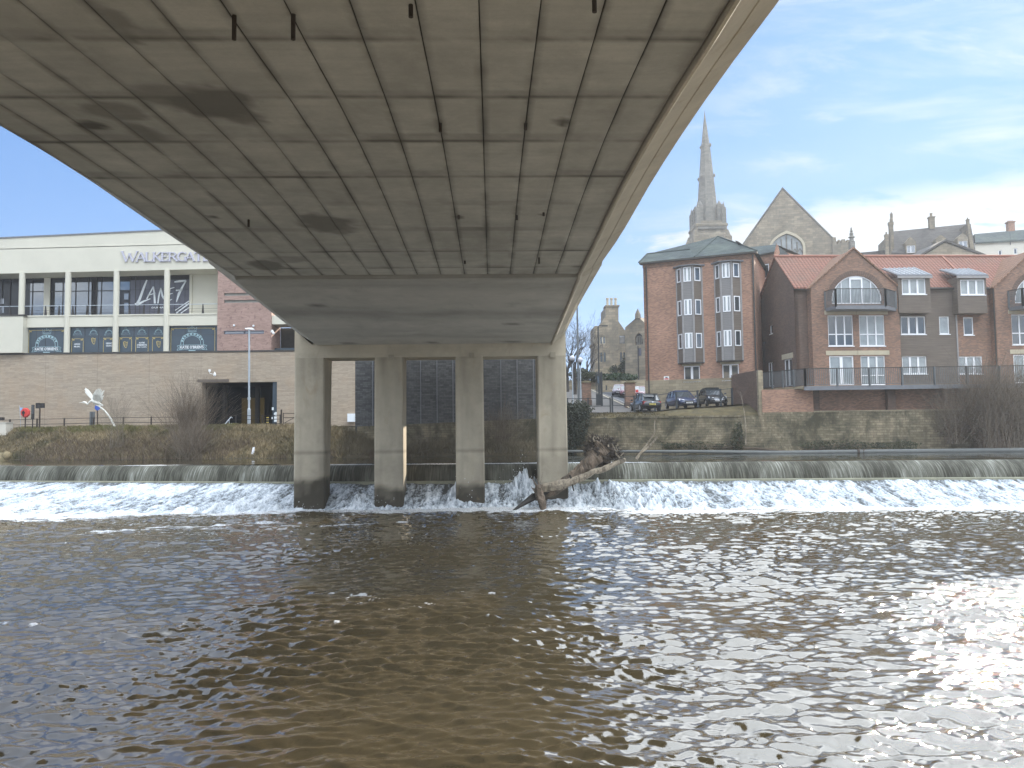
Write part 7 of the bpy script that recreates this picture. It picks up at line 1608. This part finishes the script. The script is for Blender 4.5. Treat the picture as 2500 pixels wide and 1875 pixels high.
def leafy(name, label, cat, boxes, n, material, size=.08, stem=None, stuff=False):
    P = []
    for (px, py, rx, rz, ry, Y) in boxes:
        c = np.array(aty(px, py, Y)); k = max(10, int(n*rx*rz)); u = RNG.normal(size=(k, 3)); u /= np.linalg.norm(u, axis=1)[:, None]; rr = RNG.uniform(.45, 1.05, (k, 1)); q = u*rr; q *= (1+.25*samp(CLD, q[:, 0]*3+px, q[:, 2]*3))[:, None]
        P.append(c+q*np.array([rx, ry, rz]))
    P = np.concatenate(P); k = len(P); a = RNG.normal(size=(k, 3)); a /= np.linalg.norm(a, axis=1)[:, None]; b = np.cross(a, RNG.normal(size=(k, 3))); b /= np.linalg.norm(b, axis=1)[:, None]; s = size*RNG.uniform(.5, 1.4, (k, 1))
    V = np.stack([P-a*s, P+b*s*.6, P+a*s, P-b*s*.6], 1).reshape(-1, 3); F = np.arange(4*k).reshape(-1, 4).astype(np.int32)
    c = P.mean(0); c[2] = P[:, 2].min(); o = thing(name, label, cat, tuple(c)); link_mesh('foliage', V, F, material, o, uvs=False)
    m = MB()
    for _ in range(14): j = P[RNG.integers(k)]; m.tube([Vector(c), (Vector(c)+Vector(j))/2+Vector((0, 0, .1)), Vector(j)], [.03, .02, .008], 4)
    m.build('stems', 'twig', o); return o
mk('ivy', (.06, .068, .048), .6, .35, 1.2)
leafy('ivy_bush', 'dark grey-green ivy mass hanging over the river wall beside the bridge leg', 'ivy', [(1400, 1000, 1.1, .7, .8, 62.6), (1418, 1003, .9, .7, .7, 62.4), (1395, 1030, .9, 1.2, .6, 62.5), (1412, 1050, .7, 1.1, .5, 62.3), (1392, 1075, .7, 1.0, .5, 62.4)], 3300, 'ivy', .075)
leafy('hedge', 'dark clipped hedge on the embankment behind the globe lamps', 'hedge', [(1422, 914, 2.2, .8, 1.2, 104), (1446, 920, 1.6, .6, 1.2, 104)], 900, 'leaf_dark', .16)
leafy('hedge', 'green shrubs along the top of the garden wall by the road', 'hedge', [(1478, 922, 1.6, .7, 1., 106), (1500, 924, 1.6, .8, 1., 106), (1520, 920, 1.3, .7, 1., 107), (1540, 926, 1.2, .7, 1, 107)], 600, 'leaf_green', .16)
leafy('ivy_clump', 'ivy growing up the terrace wall below the stone house', 'ivy', [(1500, 903, .8, .9, .4, 117), (1522, 893, .8, 1.2, .4, 117), (1537, 893, .9, 1.3, .5, 117)], 420, 'leaf_dark', .16)
leafy('weeds', 'green weeds at the foot of the old stone river wall', 'weeds', [(px, 1088, 1.1, .32, .3, Y) for px, Y in ((1640, 60.2), (1700, 60), (1760, 60), (1990, 59.2), (2040, 59), (2090, 58.8), (2150, 58.6), (2210, 58.4))], 1500, 'leaf_dark', .06)
leafy('dark_shrub', 'small dark upright shrub growing from the foot of the river wall', 'shrub', [(1805, 1055, .35, .8, .3, 59.6), (1800, 1085, .4, .6, .3, 59.6)], 2500, 'leaf_dark', .06)
leafy('bramble_mass', 'dark brown-green bramble mass low on the river wall at the far right', 'brambles', [(px, py, rx, rz, .5, Y) for px, py, rx, rz, Y in ((2330, 1050, .8, .9, 57.9), (2380, 1020, 1.0, 1.3, 57.6), (2430, 1000, 1.2, 1.6, 57.4), (2490, 1000, 1.3, 1.7, 57.2), (2420, 1060, 1.5, 1.0, 57.4), (2500, 1060, 1.5, 1.0, 57.2))], 700, 'twig', .07)
o = thing('birch_sapling', 'pale slender bare sapling growing up the river wall', 'sapling', aty(*E5(1818, 1520), 59.4))
m = MB(); m.tube([aty(*E5(x, y), 59.4) for x, y in ((1818, 1525), (1820, 1400), (1812, 1260), (1800, 1180), (1785, 1100), (1768, 1010))], [.05, .045, .035, .028, .02, .01], 6); m.build('stem', 'barewood', o)
m = MB()
for k in range(16): t = random.uniform(.2, .95); x, y = 1822-54*t**2, 1525-515*t; p = aty(*E5(x, y), 59.4); branch(m, p, Vector((random.choice((-1, 1))*.7, random.uniform(-.3, .3), .8)), random.uniform(.3, .8), .008, 1, .5, .1, (1, 3), .2, .004, 3)
m.build('twigs', 'twig', o)
# stones of foam / debris under the bridge
o = thing('debris_heap', 'pale heap of branches and rubble at the water edge behind the middle bridge legs', 'debris', aty(1080, 1110, 62))
m = MB()
for k in range(45):
    p = aty(random.uniform(1000, 1118), random.uniform(1098, 1113), random.uniform(61.3, 62.5)); a = random.uniform(-.6, .6); L_ = random.uniform(.4, 1.3); m.tube([p, p+Vector((L_*math.cos(a), random.uniform(-.2, .2), L_*.35*math.sin(a)+.05))], [random.uniform(.02, .05), .015], 5)
m.build('branches', 'twig_pale', o)

# ================================================================== DRIFTWOOD TREE LODGED ON THE WEIR
W4 = K(1240, 1000, .217)
dw = lambda x, y, Y: aty(*W4(x, y), Y)
o = thing('fallen_tree', 'big fallen tree trunk with upturned root ball lodged against the bridge leg on the weir', 'fallen tree', dw(1000, 900, 45))
def gnarl(pts, rad, n=14, amp=.18, seed=0, sub=6):
    """trunk as a resampled tube with bark-like ridges"""
    P = []; R2 = []
    for i in range(len(pts)-1):
        for k in range(sub):
            t = k/sub; a, b = pts[i], pts[i+1]; P.append(a+(b-a)*t); R2.append(rad[i]+(rad[i+1]-rad[i])*t)
    P.append(pts[-1]); R2.append(rad[-1])
    m = MB(); m.tube(P, R2, n)
    for i, v in enumerate(m.V[:len(P)*n]):
        c = P[i//n]; d = v-c; r_ = R2[i//n]; k = i % n
        f = 1+amp*(noise.noise((k*1.3+seed, (i//n)*.28, seed*1.7))*1.4+.5*noise.noise((k*3.1, (i//n)*.8, seed))); m.V[i] = c+d*f
    return m
g1 = gnarl([dw(330, 905, 44.3), dw(420, 880, 44.3), dw(560, 850, 44.3), dw(720, 810, 44.4), dw(860, 755, 44.5), dw(960, 700, 44.5), dw(1080, 672, 44.7), dw(1200, 610, 44.9), dw(1320, 565, 45.1)], [.20, .26, .27, .22, .19, .17, .17, .15, .12], seed=3); g1.build('trunk', 'barewood', o)
g2_ = gnarl([dw(420, 960, 44.6), dw(540, 900, 44.7), dw(640, 820, 44.8), dw(740, 740, 44.9), dw(830, 670, 45.0), dw(920, 590, 45.1), dw(1000, 500, 45.3), dw(1060, 430, 45.4)], [.16, .27, .30, .31, .34, .42, .58, .70], seed=7, amp=.25); g2_.build('trunk', 'driftwood', o)
g3 = gnarl([dw(345, 850, 44.1), dw(350, 930, 44.0), dw(375, 1020, 43.9), dw(400, 1120, 43.8), dw(418, 1190, 43.7)], [.2, .27, .24, .17, .10], seed=11, amp=.3); g3.build('stump', 'driftwood', o)
m = MB()
for pts, r in (([(330, 870), (290, 800), (250, 740)], .07), ([(350, 860), (335, 800), (318, 740)], .05), ([(300, 900), (270, 880), (262, 860)], .06), ([(330, 950), (295, 920), (265, 880)], .05), ([(420, 1045), (495, 1046)], .012), ([(430, 1060), (500, 1075)], .012), ([(360, 850), (380, 760), (395, 700)], .02)):
    m.tube([dw(x, y, 44.0) for x, y in pts], [r]+[r*.4]*(len(pts)-2)+[r*.15], 6)
m.build('broken_branch', 'driftwood', o)
rb = MB(); base = dw(1060, 470, 45.4)
bmh = bmesh.new(); bmesh.ops.create_icosphere(bmh, subdivisions=5, radius=1)
V = []
for v in bmh.verts:
    c = v.co; f = 1+.45*noise.noise(c*1.8)+.30*noise.noise(c*4.5)+.16*noise.noise(c*11); V.append(base+Vector((c.x*.86*f+.08*c.z, c.y*.55*f, c.z*.72*f-.02)))
F = [tuple(v.index for v in f.verts) for f in bmh.faces]; bmh.free(); rb.add(V, F); rb.build('root_ball', 'root', o)
m = MB()
for k in range(150):
    a = random.uniform(-.6, 3.5); q = Vector((math.cos(a)*.85, random.uniform(-.5, .3), math.sin(a)*.72)); p = base+q*.85; d = (q.normalized()+Vector((random.gauss(0, .5), random.gauss(0, .3), random.gauss(.1, .4)))).normalized()
    branch(m, p, d, random.uniform(.15, .5), random.uniform(.015, .05), 1, .6, .0, (1, 2), .5, .006, 3)
m.build('roots', 'root', o)
for pts, r in (([(970, 360), (960, 320), (975, 295)], .05), ([(930, 365), (918, 345)], .05), ([(1020, 380), (1045, 350), (1005, 305)], .03), ([(995, 380), (990, 350)], .05), ([(1225, 510), (1195, 440), (1165, 382)], .065), ([(1225, 510), (1260, 545)], .05), ([(1240, 470), (1215, 420), (1240, 385)], .03), ([(1270, 520), (1305, 485)], .03), ([(1130, 420), (1128, 395)], .05)):
    m = MB(); m.tube([dw(x, y, 44.9) for x, y in pts], [r]+[r*.8]*(len(pts)-1), 7)
    m.build('bleached_root', 'barewood', o)
m = MB(); m.tube([dw(60, 1135, 43.6), dw(300, 975, 44.4)], [.05, .22], 6); m.tube([dw(300, 985, 44.5), dw(520, 900, 44.7)], [.25, .2], 6); m.build('sunken_limb', 'wetwood', o)
m = MB(); m.tube([dw(700, 740, 44.4), dw(720, 830, 44.3), dw(742, 915, 44.2)], [.05, .06, .04], 6); m.tube([dw(690, 735, 44.4), dw(725, 775, 44.4)], [.06, .03], 6); m.build('broken_branch', 'wetwood', o)
o = thing('driftwood_branch', 'pale forked driftwood branch sticking up from the weir crest', 'branch', dw(1450, 552, 47))
m = MB(); m.tube([dw(x, y, 47.2) for x, y in ((1445, 555), (1480, 505), (1510, 465), (1560, 400), (1600, 340), (1640, 275), (1652, 240), (1648, 180), (1655, 120), (1698, 52))], [.09, .085, .075, .05, .045, .045, .04, .035, .03, .01], 8)
m.tube([dw(x, y, 47.2) for x, y in ((1505, 475), (1560, 440), (1610, 395), (1650, 345), (1680, 308))], [.07, .07, .06, .06, .05], 8); m.build('limb', 'barewood', o, smooth=True)
# left edge stones at the waterline
for k, (x, y, s, lb) in enumerate(((8, 832, .55, 'tan rounded boulder at the waterline at the far left'), (50, 805, .38, 'smaller round tan stone above the waterline at the far left'), (-30, 812, .7, 'boulder beyond the left edge'))[:2]):
    c = aty(*C3(x, y), 63.5); bmh = bmesh.new(); bmesh.ops.create_icosphere(bmh, subdivisions=3, radius=s); V = [c+v.co*(1+.25*noise.noise(v.co*2+Vector((k, 0, 0)))) for v in bmh.verts]; F = [tuple(v.index for v in f.verts) for f in bmh.faces]; bmh.free()
    q = MB(); q.add(V, F); tag(q.build('boulder', 'grass_dead', smooth=True), lb, 'boulder', 'boulders at the left waterline')

# ================================================================== .0006
mh = bpy.data.materials.new('haze'); mh.use_nodes = True; N = mh.node_tree.nodes; N.remove(N['Principled BSDF'])
pv = N.new('ShaderNodeVolumePrincipled'); pv.inputs['Color'].default_value = (.86, .92, 1, 1); pv.inputs['Density'].default_value = .0006; pv.inputs['Anisotropy'].default_value = .2
mh.node_tree.links.new(pv.outputs[0], N['Material Output'].inputs['Volume']); M['haze'] = mh
hz = MB(); hz.box(-450, 450, -150, 560, -2.7, 75); hz = hz.build('haze', 'haze', uvs=False); tag(hz, 'thin pale winter haze over the whole river scene', 'haze', kind='stuff')
